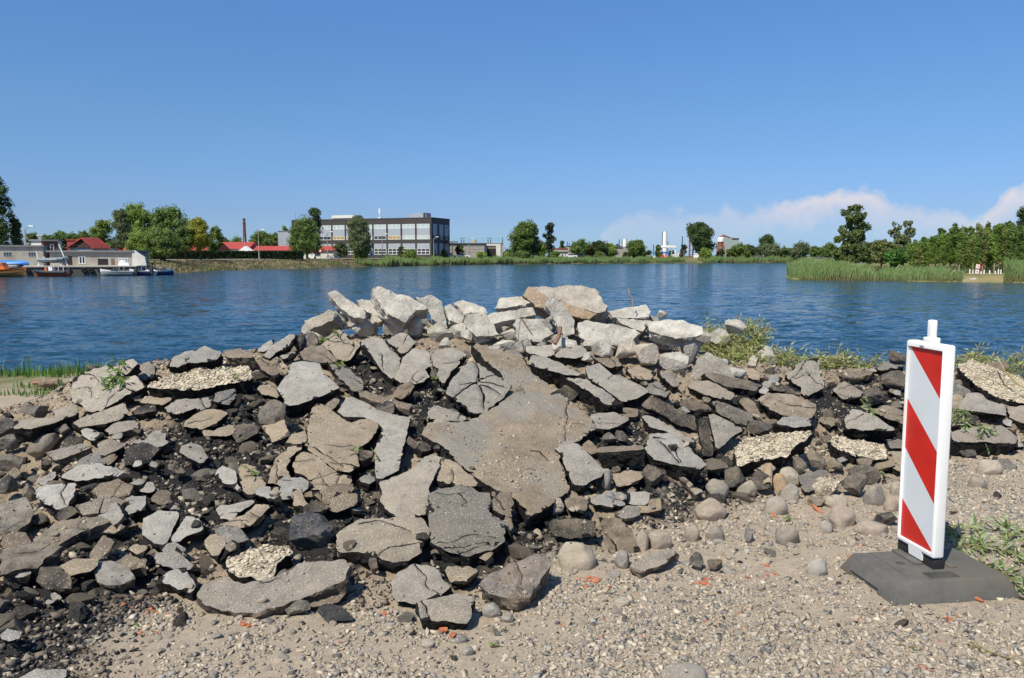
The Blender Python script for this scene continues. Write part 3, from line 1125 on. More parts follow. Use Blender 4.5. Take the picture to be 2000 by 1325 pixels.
S([(760, 1139), (775, 1117), (811, 1102), (846, 1103), (871, 1136), (885, 1147), (860, 1161), (838, 1164), (811, 1178), (769, 1169)],
  'grey slab at the foot of the heap below the smooth tan slab', col=(0.24, 0.22, 0.195), thk=0.05, cracks=[[(811, 1102), (828, 1122), (838, 1150), (862, 1160)]], ncr=0, clr=0.03)
S([(816, 1175), (838, 1168), (893, 1156), (924, 1161), (921, 1194), (910, 1216), (860, 1211), (822, 1208)],
  'lowest grey slab at the foot of the heap above the orange brick pieces', col=(0.245, 0.215, 0.18), thk=0.07, ncr=1, clr=0.05)
S([(868, 1108), (920, 1104), (935, 1118), (905, 1138), (880, 1135)], 'small dusty slab between the grey foot slab and the brown pointed rock', col=TN, thk=0.05)
S([(385, 1165), (400, 1140), (440, 1128), (480, 1136), (541, 1125), (585, 1103), (634, 1092), (673, 1095), (689, 1106), (673, 1132), (618, 1152), (535, 1183), (500, 1192), (440, 1188), (396, 1178)],
  'long dusty grey slab lying along the foot of the heap at the lower left', col=(0.235, 0.21, 0.18), mats=('top', 'sidetan'), thk=0.08, und=0.02, ncr=1, rough=0.03, clr=0.04)
S([(560, 1172), (620, 1155), (680, 1128), (690, 1140), (662, 1178), (600, 1186), (560, 1190)], 'dark lower layer sticking out under the long dusty slab at the foot', col=BR, thk=0.06, clr=0.01)
S([(440, 1095), (480, 1076), (507, 1065), (563, 1070), (576, 1081), (543, 1103), (535, 1125), (507, 1133), (460, 1125), (442, 1110)],
  'chunk with a pale gravel crust above the long dusty foot slab', mats=('crust', 'side'), thk=0.09, ncr=0, cat='crusted slab')
S([(299, 1136), (331, 1109), (366, 1106), (377, 1139), (372, 1155), (331, 1145)], 'pale grey triangular slab at the lower left edge of the heap', col=PG, thk=0.07, ncr=0)
S([(390, 1065), (413, 1034), (438, 1062), (426, 1095)], 'plain tan diamond-shaped slab standing on its corner at the lower left', col=(0.28, 0.235, 0.175), thk=0.05, pitch=48, ncr=0)
S([(440, 1062), (458, 1052), (463, 1072), (430, 1098)], 'narrow brown slab edge beside the tan diamond-shaped slab', col=BR, thk=0.05, pitch=48)
S([(278, 1045), (281, 1012), (309, 996), (352, 999), (344, 1018), (325, 1062), (300, 1060)], 'pale speckled slab with a rounded outline, left half of a split pair', col=PG, thk=0.06, ncr=0, jag=0.006)
S([(331, 1052), (366, 1003), (386, 1004), (399, 1034), (364, 1045), (342, 1062)], 'pale speckled slab, right half of a split pair at the lower left', col=PG, thk=0.06, ncr=0, jag=0.006)
S([(416, 988), (468, 982), (500, 976), (482, 993), (452, 1015), (432, 1012)], 'small pale slab right above the split pair of pale slabs', col=PG, thk=0.05, ncr=1)
S([(424, 1028), (455, 1012), (480, 1001), (497, 985), (535, 985), (516, 1004), (497, 1023), (470, 1032), (430, 1040)], 'narrow sandy slab with cracks right of the split pair of pale slabs', col=(0.27, 0.22, 0.165), thk=0.05, ncr=3)
S([(171, 1084), (198, 1048), (226, 1054), (193, 1089)], 'small ribbed brown plate tilted up at the lower left', col=BR, thk=0.03, pitch=40)
S([(107, 1114), (146, 1089), (193, 1092), (182, 1111), (138, 1122)], 'flat dusty grey plate below the ribbed brown plate', col=TN, thk=0.05)
S([(248, 1070), (259, 1062), (292, 1067), (275, 1087)], 'small brown plate left of the pale triangular slab', col=TN, thk=0.05)
S([(218, 1095), (245, 1078), (290, 1092), (285, 1108), (240, 1112)], 'low dusty brown slab at the foot left of the pale triangular slab', col=BR, thk=0.06, mats=('top', 'sidetan'))
S([(20, 1330), (69, 1300), (138, 1306), (110, 1335)], 'grey slab cut off by the bottom left corner of the picture', col=(0.26, 0.245, 0.225), thk=0.05, clr=0.02)
S([(0, 1232), (25, 1222), (45, 1230), (40, 1245), (0, 1252)], 'flat grey stone slab at the left edge near the bottom corner', col=(0.24, 0.235, 0.22), thk=0.05)
# left
S([(138, 784), (140, 740), (169, 723), (213, 714), (259, 701), (269, 710), (241, 739), (263, 733), (285, 755), (246, 773), (197, 799), (174, 804), (154, 791)],
  'large pale brown slab tilted up at the left end of the heap beside the grass', col=(0.30, 0.27, 0.23), thk=0.09, pitch=42, roll=-8, clr=0.05, cracks=[[(225, 770), (212, 780), (205, 795)]], ncr=3)
S([(262, 735), (268, 712), (289, 705), (301, 717), (300, 735), (272, 745)], 'grey chunk wedged behind the large tilted slab at the left', col=(0.17, 0.16, 0.15), thk=0.09, pitch=38, rough=0.03)
S([(323, 716), (339, 695), (364, 686), (380, 686), (369, 699), (362, 714), (345, 718)], 'left one of two smooth grey slabs on the left crest', col=GR, thk=0.10, pitch=34, ncr=0)
S([(364, 704), (380, 687), (400, 676), (434, 686), (421, 704), (400, 707), (367, 708)], 'right one of two smooth grey slabs on the left crest', col=GR, thk=0.12, pitch=34, ncr=0)
S([(436, 684), (467, 680), (497, 690), (500, 699), (470, 700), (440, 697)], 'brown slab with a long front edge on the crest right of the smooth grey pair', col=BR, mats=('top', 'sidetan'), thk=0.10, pitch=26)
S([(285, 758), (318, 735), (385, 725), (487, 714), (495, 740), (423, 753), (385, 763), (333, 760)], 'long slab with a crust of pale gravel under the left crest', mats=('crust', 'side'), thk=0.11, ncr=0, cat='crusted slab', pitch=26)
S([(269, 786), (285, 772), (339, 777), (317, 791)], 'small dusty plate under the left end of the gravel-crusted slab', col=TN, thk=0.06)
S([(320, 794), (341, 779), (395, 776), (416, 771), (411, 791), (398, 803), (380, 794), (349, 807), (331, 804)], 'smooth grey slab with a hooked lower edge under the gravel-crusted slab', col=(0.22, 0.20, 0.18), thk=0.07, ncr=2)
S([(359, 822), (398, 800), (421, 797), (446, 806), (421, 825), (395, 835), (359, 832)], 'rounded tan plate below the smooth grey hooked slab', col=TN, thk=0.07, ncr=1)
S([(26, 830), (41, 817), (108, 814), (110, 800), (151, 786), (154, 807), (108, 825), (62, 835), (28, 835)], 'flat dusty slab lying level at the far left edge of the heap', col=(0.28, 0.245, 0.20), thk=0.12, pitch=14, ncr=0, clr=0.05)
S([(140, 822), (246, 784), (249, 804), (231, 820), (185, 830), (154, 834)], 'dusty wedge-shaped slab right of the flat level slab at the left', col=(0.26, 0.23, 0.19), thk=0.09, pitch=22, ncr=0)
S([(205, 838), (221, 825), (262, 817), (272, 825), (267, 835), (213, 845)], 'thick grey bar of asphalt under the dusty wedge-shaped slab', col=(0.22, 0.20, 0.175), mats=('top', 'sidetan'), thk=0.07, ncr=0)
S([(154, 836), (180, 840), (203, 850), (182, 862), (164, 855)], 'small pale grey triangle of asphalt below the dusty wedge', col=PG, thk=0.05, ncr=0)
S([(85, 884), (123, 873), (159, 866), (180, 871), (144, 886), (108, 899)], 'long dusty lump of asphalt above the pale boomerang-shaped slab', col=(0.19, 0.17, 0.15), mats=('top', 'sidetan'), thk=0.08, rough=0.03)
S([(190, 861), (221, 855), (246, 868), (239, 875), (210, 886), (192, 897)], 'brown wedge with a flat top left of the long grey strip', col=(0.18, 0.155, 0.13), thk=0.09, ncr=0)
S([(249, 863), (308, 855), (331, 863), (316, 873), (257, 874)], 'long grey strip of asphalt right of the brown flat-topped wedge', col=GR, mats=('top', 'sidetan'), thk=0.09)
S([(110, 929), (154, 907), (195, 905), (231, 912), (259, 930), (231, 932), (215, 926), (195, 930), (151, 939)], 'pale speckled boomerang-shaped slab at the left', col=(0.31, 0.30, 0.28), thk=0.08, pitch=20, ncr=0)
S([(70, 958), (82, 948), (131, 945), (151, 943), (148, 956), (140, 970), (130, 990), (108, 994), (85, 985), (74, 972)], 'pale speckled slab below the boomerang-shaped one near the left edge', col=(0.31, 0.30, 0.28), thk=0.07, cracks=[[(133, 945), (120, 965), (128, 985)]], ncr=0)
S([(252, 904), (272, 897), (300, 893), (285, 904), (259, 914)], 'small pale sliver standing over a black hollow at the left', col=PG, thk=0.06, pitch=40)
S([(69, 938), (108, 917), (113, 930), (97, 946), (77, 948)], 'small grey piece left of the pale boomerang-shaped slab', col=GR, thk=0.05)
S([(418, 932), (436, 904), (459, 920), (470, 958), (462, 961), (446, 948)], 'pale triangular slab standing left of the big brown slabs', col=(0.32, 0.305, 0.28), thk=0.04, pitch=42, ncr=0)
S([(463, 910), (478, 900), (502, 915), (520, 945), (505, 962), (485, 965), (473, 950)], 'dark tan slab right beside the pale standing triangle', col=TN, thk=0.06)
S([(413, 784), (421, 766), (459, 758), (462, 771), (446, 789)], 'dark grey block above the black hollow left of the five-sided slab', col=(0.13, 0.125, 0.12), thk=0.10, rough=0.03)
S([(395, 840), (420, 838), (452, 828), (470, 838), (440, 850), (402, 850)], 'thin tan flake of asphalt in the black hollow at the left', col=TN, thk=0.04)
S([(170, 950), (230, 935), (262, 948), (255, 965), (190, 972)], 'layered brown slab under the boomerang-shaped slab', col=BR, mats=('top', 'sidetan'), thk=0.08)
S([(145, 985), (205, 968), (252, 975), (215, 1000), (160, 1005)], 'dusty brown slab below the layered brown slab at the left', col=(0.20, 0.17, 0.14), mats=('top', 'sidetan'), thk=0.08, rough=0.03)
S([(60, 1050), (120, 1010), (190, 1000), (215, 1012), (140, 1040), (85, 1070)], 'long rough brown slab sloping down at the left edge of the heap', col=(0.185, 0.16, 0.13), mats=('rubble', 'sidetan'), thk=0.09, rough=0.035, und=0.02)
S([(0, 1075), (60, 1065), (120, 1072), (70, 1108), (0, 1130)], 'rough brown slab at the left edge below the sloping one', col=(0.165, 0.145, 0.12), mats=('rubble', 'sidetan'), thk=0.09, rough=0.035, und=0.02)
S([(0, 985), (50, 975), (66, 1000), (30, 1040), (0, 1050)], 'rough grey slab at the left edge above the long sloping one', col=(0.19, 0.17, 0.145), mats=('rubble', 'sidetan'), thk=0.08, rough=0.035, und=0.02)
# upper middle
S([(498, 686), (521, 668), (536, 662), (531, 673), (511, 691)], 'thin pale slab leaning on the crest left of centre', col=PG, thk=0.05, pitch=40, ncr=0)
S([(512, 695), (534, 673), (568, 652), (576, 655), (565, 676), (544, 686), (526, 699)], 'smooth grey slab leaning on the crest beside the thin pale one', col=(0.25, 0.235, 0.215), thk=0.08, pitch=42, ncr=0)
S([(545, 693), (580, 683), (577, 692), (552, 700)], 'little grey strip below the leaning crest slabs', col=GR, thk=0.05)
S([(502, 708), (513, 695), (535, 710), (547, 728), (535, 737), (512, 722)], 'dark brown block above the five-sided pale slab', col=BR, thk=0.08, rough=0.03)
S([(585, 689), (603, 676), (631, 675), (660, 702), (644, 709), (593, 702)], 'lump of asphalt and gravel left of the brown upright slab near the top', col=(0.16, 0.135, 0.11), mats=('rubble', 'side'), thk=0.09, rough=0.03)
S([(626, 675), (642, 655), (660, 641), (683, 653), (700, 672), (693, 689), (680, 704), (657, 699), (644, 684)], 'tan upright slab with leaves on it just below the concrete rubble', col=(0.26, 0.22, 0.175), thk=0.09, pitch=40, ncr=4)
S([(701, 666), (726, 655), (752, 663), (783, 699), (778, 717), (767, 742), (747, 725), (737, 712), (726, 691), (719, 684)], 'smooth grey slab, left one of the three joined upper slabs', col=(0.255, 0.235, 0.21), thk=0.09, cracks=[[(745, 690), (748, 706), (747, 720)], [(752, 664), (762, 680), (781, 696)]], ncr=0, pitch=30)
S([(754, 663), (788, 648), (813, 668), (785, 696)], 'tan slab, topmost of the joined upper slabs', col=(0.26, 0.235, 0.205), thk=0.08, ncr=1, pitch=30)
S([(770, 739), (785, 699), (808, 677), (839, 683), (844, 714), (831, 720), (839, 732), (824, 745), (811, 750), (783, 746)], 'smooth grey slab with a white scuffed corner, middle one of the joined upper slabs', col=(0.265, 0.245, 0.22), thk=0.09, ncr=2, pitch=30)
S([(841, 684), (880, 678), (911, 686), (914, 695), (901, 702), (898, 712), (880, 727), (867, 753), (852, 735), (857, 720), (846, 714)], 'grey slab with a notched right side, right one of the joined upper slabs', col=(0.235, 0.215, 0.19), thk=0.08, ncr=1, pitch=30)
S([(867, 764), (880, 745), (903, 716), (914, 705), (926, 704), (998, 750), (990, 765), (976, 782), (970, 785), (945, 803), (930, 805), (915, 800), (912, 789), (885, 781)],
  'grey slab burst into a star of cracks right of the joined upper slabs', col=(0.215, 0.20, 0.18), thk=0.08, ncr=0, crw=0.013, pitch=27,
  cracks=[[(932, 744), (905, 762), (885, 778)], [(934, 745), (936, 725), (928, 706)], [(938, 746), (962, 748), (985, 754)], [(938, 750), (960, 758), (978, 770)], [(936, 752), (944, 770), (946, 795)], [(932, 748), (915, 748), (900, 752)], [(938, 742), (955, 736), (968, 732)]])
S([(835, 794), (852, 791), (901, 806), (919, 820), (890, 822), (837, 817)], 'narrow grey slab below the star-cracked slab', col=(0.22, 0.20, 0.175), thk=0.06, cracks=[[(901, 800), (896, 822)]], ncr=0)
S([(700, 760), (760, 775), (805, 790), (800, 800), (745, 787), (705, 775)], 'thin layered strip of asphalt above the pale L-shaped slab', col=BR, thk=0.06, mats=('top', 'sidetan'), ncr=0)
S([(640, 708), (672, 712), (705, 740), (712, 760), (690, 765), (668, 742)], 'dark grey slab right of the five-sided pale slab', col=(0.15, 0.14, 0.13), thk=0.08)
S([(621, 799), (657, 773), (667, 781), (649, 799)], 'brown wedge under the five-sided pale slab', col=BR, thk=0.07)
# right of centre
S([(1083, 876), (1104, 861), (1129, 866), (1183, 917), (1175, 927), (1140, 948), (1119, 945), (1104, 912), (1096, 886)], 'curved grey slab beside the lower right corner of the long ramp slab', col=(0.255, 0.235, 0.21), thk=0.10, ncr=0, jag=0.007)
S([(1033, 713), (1036, 690), (1073, 699), (1140, 732), (1145, 738), (1101, 730), (1055, 718)], 'smooth grey slab with a thick black edge along the ramp slab top', col=(0.225, 0.21, 0.19), thk=0.17, ncr=0, pitch=26, roll=-10, clr=0.10)
S([(1101, 734), (1145, 741), (1181, 763), (1214, 787), (1186, 789), (1150, 765), (1117, 745)], 'long narrow grey slab with a thick black front below the thick-edged one', col=(0.225, 0.21, 0.19), thk=0.17, ncr=0, pitch=26, roll=-10, clr=0.10)
S([(1142, 717), (1170, 707), (1196, 730), (1232, 743), (1268, 763), (1242, 779), (1217, 786), (1183, 761), (1149, 738)], 'broad smooth grey slab in the upper right part of the heap', col=(0.235, 0.22, 0.20), thk=0.10, pitch=27, roll=-5, ncr=0, jag=0.006, cracks=[[(1196, 730), (1190, 742)]])
S([(1081, 696), (1101, 678), (1134, 673), (1158, 694), (1124, 700)], 'grey slab with a black underside just below the concrete rubble', col=(0.245, 0.23, 0.21), thk=0.08, pitch=28, ncr=0)
S([(1024, 676), (1078, 673), (1083, 692), (1068, 696), (1032, 689)], 'pale dusty slab under the concrete rubble left of the black-edged grey slab', col=(0.33, 0.31, 0.28), thk=0.06, ncr=0)
S([(980, 683), (1008, 680), (1022, 694), (1028, 706), (1003, 698)], 'little dark layered slab at the top of the ramp slab', col=(0.14, 0.13, 0.12), thk=0.06)
S([(1150, 808), (1201, 804), (1232, 817), (1206, 832), (1181, 839), (1160, 831)], 'small shaded grey slab under the broad smooth slab', col=(0.22, 0.20, 0.18), thk=0.07, pitch=24)
S([(1165, 872), (1200, 868), (1260, 868), (1260, 876), (1170, 880)], 'brown-black block lying level in the hollow right of centre', col=BR, thk=0.12, pitch=6, ncr=0, rough=0.03, clr=0.10)
S([(1250, 810), (1276, 812), (1329, 843), (1360, 860), (1360, 873), (1311, 845), (1268, 833)], 'upper one of two parallel grey slabs right of the hollow', col=(0.24, 0.225, 0.20), thk=0.09, ncr=0, roll=-8)
S([(1268, 847), (1314, 845), (1381, 909), (1370, 917), (1327, 907), (1281, 899), (1262, 880)], 'lower one of two parallel grey slabs right of the hollow, split by cracks', col=(0.25, 0.235, 0.215), thk=0.12, ncr=0, crw=0.01, clr=0.09, roll=-6,
  cracks=[[(1288, 862), (1305, 880), (1325, 905)], [(1312, 868), (1322, 890), (1328, 903)], [(1275, 855), (1300, 858)]])
S([(1255, 791), (1273, 771), (1319, 794), (1358, 814), (1360, 840), (1324, 830), (1288, 806)], 'black leaning slab showing its broken face above the two parallel grey slabs', col=DK, mats=('rubble', 'side'), thk=0.07, pitch=52, rough=0.03, und=0.012, ncr=0)
S([(1363, 817), (1381, 812), (1396, 878), (1394, 889), (1373, 889)], 'black post-like slab standing on end', col=DK, mats=('rubble', 'side'), thk=0.07, pitch=58, ncr=0, und=0.008)
S([(1384, 809), (1393, 807), (1455, 838), (1429, 853), (1411, 871), (1399, 879), (1396, 855)], 'smooth grey triangular slab right of the black post-like slab', col=(0.23, 0.21, 0.185), thk=0.07, pitch=40, roll=8, ncr=0, jag=0.005)
S([(1319, 786), (1352, 776), (1381, 789), (1396, 806), (1360, 804)], 'dark slab edge behind the black post-like slab', col=DK, mats=('rubble', 'side'), thk=0.08, pitch=40, ncr=0)
S([(1385, 788), (1398, 781), (1460, 805), (1478, 828), (1417, 807)], 'long dark slab lying behind the smooth triangular slab', col=(0.12, 0.11, 0.10), thk=0.09, pitch=36, roll=-8, ncr=0)
S([(1340, 753), (1347, 745), (1386, 743), (1435, 768), (1432, 784), (1376, 770)], 'dusty tan slab with a black front edge in the right part of the heap', col=(0.22, 0.19, 0.155), thk=0.09, pitch=26, roll=-8, ncr=0)
S([(1373, 731), (1391, 727), (1455, 742), (1490, 752), (1475, 762), (1417, 753)], 'dark log-like strip of asphalt near the upper right edge of the heap', col=(0.10, 0.088, 0.075), mats=('rubble', 'side'), thk=0.09, pitch=30, rough=0.03, ncr=0)
S([(1286, 720), (1306, 727), (1327, 750), (1314, 755), (1291, 732)], 'small grey slab below the pale rocks right of centre', col=(0.18, 0.165, 0.15), thk=0.08, pitch=36, ncr=0)
S([(1265, 750), (1283, 743), (1311, 766), (1301, 775), (1263, 768)], 'small dark slab right of the broad smooth slab', col=(0.15, 0.14, 0.13), thk=0.08, pitch=34)
S([(1157, 699), (1206, 697), (1216, 713), (1190, 718)], 'small dark layered slab under the pale boulders', col=BR, thk=0.07)
S([(1222, 722), (1250, 716), (1282, 726), (1270, 742), (1238, 738)], 'small gritty brown slab under the pale boulders right of the layered one', col=TN, thk=0.05)
S([(1327, 930), (1340, 930), (1368, 965), (1358, 968)], 'narrow dusty bar of asphalt right of the black rough chunk', col=TN, mats=('top', 'sidetan'), thk=0.05, pitch=35)
S([(1150, 973), (1191, 957), (1232, 962), (1222, 985), (1160, 987)], 'flat grey slab among gravel below the curved slab', col=GR, thk=0.05, ncr=2)
S([(1190, 925), (1225, 915), (1262, 922), (1245, 945), (1205, 950)], 'dusty slab almost covered by dirt right of the curved slab', col=TN, thk=0.05, ncr=1)
S([(1065, 1020), (1110, 1014), (1160, 1018), (1162, 1048), (1120, 1054), (1083, 1050)], 'black blocky slab behind the large round cobble', col=DK, mats=('rubble', 'side'), thk=0.07, pitch=60, rough=0.03, und=0.014, ncr=0)
S([(1167, 1007), (1208, 1007), (1230, 1030), (1252, 1070), (1235, 1080), (1190, 1078), (1180, 1050)], 'brown triangular chunk standing right of the black blocky slab', col=BR, mats=('rubble', 'side'), thk=0.08, pitch=50, rough=0.03, und=0.018, ncr=1)
S([(1103, 974), (1136, 968), (1153, 985), (1139, 1004), (1109, 998)], 'brown chunk above the black blocky slab', col=BR, mats=('rubble', 'side'), thk=0.07, rough=0.03)
S([(1153, 974), (1180, 971), (1205, 987), (1197, 990), (1167, 984)], 'thin grey flake right of the brown chunk', col=GR, thk=0.04)
S([(1200, 999), (1224, 988), (1252, 990), (1246, 1004), (1216, 1010)], 'small grey rounded slab above the tan cobble', col=(0.18, 0.165, 0.15), thk=0.05, mats=('top', 'sidetan'))
S([(1230, 1109), (1258, 1084), (1313, 1070), (1324, 1081), (1291, 1103), (1249, 1119)], 'flat dusty slab right of the small dark cobble at the foot', col=(0.24, 0.21, 0.175), mats=('top', 'sidetan'), thk=0.05, ncr=0, clr=0.03)
S([(935, 1143), (960, 1125), (1010, 1098), (1048, 1084), (1076, 1092), (1078, 1106), (1051, 1139), (1032, 1164), (1010, 1170), (960, 1160)], 'brown pointed flat rock at the foot left of the large round cobble', col=(0.185, 0.16, 0.14), mats=('rubble', 'sidetan'), thk=0.09, rough=0.03, und=0.012, cracks=[[(1008, 1100), (1018, 1125), (1020, 1150)]], ncr=0, clr=0.06)
# right
S([(1531, 735), (1559, 709), (1585, 698), (1603, 702), (1598, 727), (1610, 750), (1605, 761), (1574, 776), (1564, 768), (1564, 758), (1544, 748)], 'smooth grey slab standing upright on the right crest', col=(0.235, 0.215, 0.19), thk=0.09, pitch=55, roll=-14, ncr=3, clr=0.03)
S([(1505, 760), (1508, 748), (1536, 750), (1562, 762), (1564, 773)], 'dark block leaning at the foot of the upright crest slab', col=DK, mats=('rubble', 'side'), thk=0.08, pitch=45, ncr=0)
S([(1487, 750), (1510, 730), (1530, 738), (1502, 757)], 'narrow grey slab left of the upright crest slab', col=GR, thk=0.06, pitch=36, ncr=0)
S([(1480, 781), (1503, 766), (1549, 771), (1592, 784), (1592, 804), (1585, 825), (1554, 817), (1503, 804)], 'broad dusty slab with embedded gravel below the upright crest slab', col=(0.215, 0.18, 0.145), mats=('rubble', 'side'), thk=0.09, ncr=1, und=0.01, pitch=30)
S([(1626, 761), (1649, 743), (1685, 763), (1682, 773), (1646, 779)], 'dusty domed slab right of the upright crest slab', col=(0.19, 0.165, 0.14), thk=0.08, ncr=2, pitch=36)
S([(1640, 729), (1675, 722), (1712, 723), (1700, 731), (1662, 738)], 'flat brown slab on the right crest behind the domed one', col=BR, mats=('top', 'sidetan'), thk=0.07, pitch=20)
S([(1703, 722), (1746, 699), (1767, 699), (1767, 714), (1733, 721)], 'smooth dark slab rising to the striped beacon on the right crest', col=(0.15, 0.14, 0.13), thk=0.07, pitch=30, roll=-10, ncr=0)
S([(1510, 827), (1528, 816), (1564, 814), (1590, 830), (1554, 837)], 'smooth grey slab above the left gravel-crusted slab', col=GR, thk=0.10, pitch=24, ncr=0)
S([(1400, 784), (1433, 794), (1469, 817), (1451, 832), (1426, 817), (1400, 804)], 'dark sloping slab above the smooth triangular slab', col=(0.11, 0.10, 0.09), mats=('rubble', 'side'), thk=0.07, pitch=44, ncr=0)
S([(1441, 781), (1462, 773), (1490, 814), (1480, 819)], 'narrow brown slab edge left of the broad dusty slab', col=BR, mats=('rubble', 'side'), thk=0.07, pitch=40, ncr=0)
S([(1433, 879), (1456, 858), (1503, 845), (1590, 845), (1580, 855), (1554, 873), (1539, 894), (1485, 899), (1451, 909), (1438, 909)], 'slab thickly crusted with cream gravel above the brown pipe', mats=('crust', 'side'), thk=0.10, ncr=0, cat='crusted slab', clr=0.07)
S([(1621, 858), (1636, 853), (1677, 861), (1726, 871), (1736, 897), (1703, 899), (1657, 886), (1626, 871)], 'slab thickly crusted with cream gravel left of the striped beacon', mats=('crust', 'side'), thk=0.09, ncr=0, cat='crusted slab', clr=0.06)
S([(1649, 837), (1651, 814), (1664, 796), (1708, 812), (1757, 841), (1721, 842), (1677, 840)], 'grey wedge-shaped slab left of the striped beacon', col=(0.24, 0.22, 0.195), thk=0.11, pitch=32, roll=-8, ncr=1, clr=0.08)
S([(1731, 860), (1765, 855), (1765, 875), (1740, 874)], 'dark slab partly behind the left side of the beacon panel', col=(0.12, 0.11, 0.10), thk=0.08)
S([(1731, 880), (1770, 882), (1790, 910), (1764, 924), (1746, 914)], 'brown slab behind the middle of the beacon panel', col=TN, thk=0.07)
S([(1560, 928), (1592, 916), (1618, 916), (1618, 934), (1590, 955), (1570, 962)], 'dark flat slab below the left gravel-crusted slab', col=(0.13, 0.12, 0.11), thk=0.06, pitch=38, ncr=0)
S([(1868, 714), (1900, 705), (1950, 722), (2010, 745), (2040, 770), (2010, 790), (1960, 782), (1925, 767), (1887, 739)], 'rough slab crusted with gravel at the upper right corner of the heap', mats=('crust', 'side'), thk=0.12, ncr=0, cat='crusted slab', clr=0.08, pitch=26)
S([(1868, 797), (1887, 769), (1912, 767), (1930, 782), (1964, 792), (1966, 812), (1905, 804), (1870, 798)], 'smooth grey slab right of the beacon panel', col=(0.25, 0.23, 0.205), thk=0.08, ncr=0, pitch=24)
S([(1966, 794), (2010, 792), (2045, 800), (2045, 835), (2010, 831), (1971, 815)], 'tan slab at the right edge joined to the smooth grey slab', col=(0.25, 0.215, 0.175), thk=0.09, ncr=0, pitch=24)
S([(1858, 842), (1912, 832), (1960, 832), (1990, 855), (1984, 866), (1940, 864), (1860, 862)], 'dusty slab with a thick black front right of the beacon under the leafy twig', col=(0.23, 0.20, 0.17), thk=0.13, ncr=1, pitch=18, clr=0.09)
S([(1946, 898), (1968, 895), (1985, 910), (1975, 916), (1950, 908)], 'small thin dark slab behind the pale cobble on the right', col=(0.13, 0.12, 0.11), thk=0.04, pitch=18, ncr=0)
S([(1700, 800), (1730, 790), (1768, 800), (1768, 830), (1735, 818)], 'dusty brown slab beside the left rim of the beacon', col=BR, thk=0.07)
# ------------------------------------------------------------------ pale concrete rubble on the crest
CW = (0.47, 0.44, 0.385)
CT = (0.31, 0.28, 0.235)


def B(poly, label, **k):
    k.setdefault('thk', 0.16); k.setdefault('rough', 0.035); k.setdefault('und', 0.012); k.setdefault('ncr', 0); k.setdefault('jag', 0.012)
    return slab('concrete_block', poly, label, 'concrete block', mats=('concrete', 'concrete'), **k)


def CR(px, py, w, h, label, **k):
    k.setdefault('kind', 'block'); k.setdefault('col', CW)
    return rock(k.pop('name', 'concrete_lump'), px, py, w, h, label, k.pop('cat', 'concrete lump'), m='concrete', **k)


B([(594, 628), (644, 604), (652, 612), (648, 626), (605, 646)], 'tan square-edged concrete block at the left end of the pale rubble', D=7.0, pitch=62, roll=-25, thk=0.22, col=CT)
B([(641, 573), (656, 567), (685, 588), (715, 608), (711, 622), (691, 620), (668, 602), (646, 581)], 'slim pale concrete slab poking up at the left of the rubble', D=7.4, pitch=52, thk=0.12, roll=10, col=CW)
B([(695, 585), (738, 587), (756, 612), (736, 618), (703, 602)], 'small pale concrete slab behind the tallest leaning slab', D=7.6, pitch=50, thk=0.12, col=CW)
B([(728, 563), (744, 561), (805, 583), (842, 602), (812, 606), (793, 628), (764, 618), (732, 579)], 'tallest leaning slab of white concrete left of centre', D=7.35, pitch=46, thk=0.17, roll=16, col=(0.50, 0.47, 0.415))
B([(810, 582), (842, 575), (862, 590), (874, 641), (848, 636), (838, 604)], 'upright grey-white slab right of the tallest leaning slab', D=7.55, pitch=64, roll=10, thk=0.1, col=(0.42, 0.40, 0.36))
B([(869, 598), (880, 593), (906, 616), (902, 633), (877, 624)], 'pale concrete wedge in the gap left of centre', D=7.5, pitch=50, roll=10, col=CW)
B([(885, 594), (904, 587), (945, 600), (951, 612), (908, 614)], 'flat pale concrete block on top left of centre', D=7.9, pitch=34, col=CW)
B([(904, 630), (912, 614), (945, 612), (975, 655), (930, 660)], 'large rough pale block in the centre of the rubble', D=7.3, pitch=56, roll=12, thk=0.2, rough=0.06, col=(0.47, 0.44, 0.39))
B([(970, 602), (974, 583), (1060, 577), (1062, 596), (1015, 598)], 'flat white concrete block on top left of the rusty boulder', D=7.8, pitch=44, col=CW)
B([(949, 618), (961, 610), (1043, 598), (1047, 614), (1000, 622), (961, 631)], 'white concrete block lying under the flat top block', D=7.45, pitch=44, roll=8, thk=0.12, col=CW)
B([(1006, 622), (1051, 622), (1080, 651), (1051, 667), (1010, 663)], 'grey-white triangular block with a rusty bar leaning on it', D=7.15, pitch=66, thk=0.2, col=(0.42, 0.40, 0.355))
B([(1035, 558), (1080, 559), (1133, 555), (1160, 563), (1187, 598), (1182, 610), (1165, 612), (1100, 590), (1068, 580)], 'highest grey concrete boulder on the crest of the rubble', D=7.75, pitch=40, roll=-8, thk=0.22, col=(0.36, 0.325, 0.28), rough=0.05)
B([(1021, 577), (1033, 559), (1068, 579), (1100, 591), (1165, 614), (1150, 624), (1110, 617), (1070, 607), (1045, 598)], 'rust-stained slab edge under the highest grey boulder', D=7.55, pitch=66, roll=-12, thk=0.12, col=(0.36, 0.255, 0.165))
B([(1068, 598), (1078, 577), (1097, 592), (1121, 624), (1121, 653), (1101, 657), (1080, 614)], 'narrow upright concrete slab in front of the rust-stained edge', D=7.3, pitch=64, roll=14, thk=0.10, col=(0.43, 0.405, 0.36))
B([(1129, 630), (1146, 624), (1236, 645), (1250, 655), (1211, 675), (1154, 673), (1131, 659)], 'broad grey concrete block with a flat top right of centre', D=7.2, pitch=44, roll=-6, thk=0.16, col=(0.40, 0.38, 0.34))
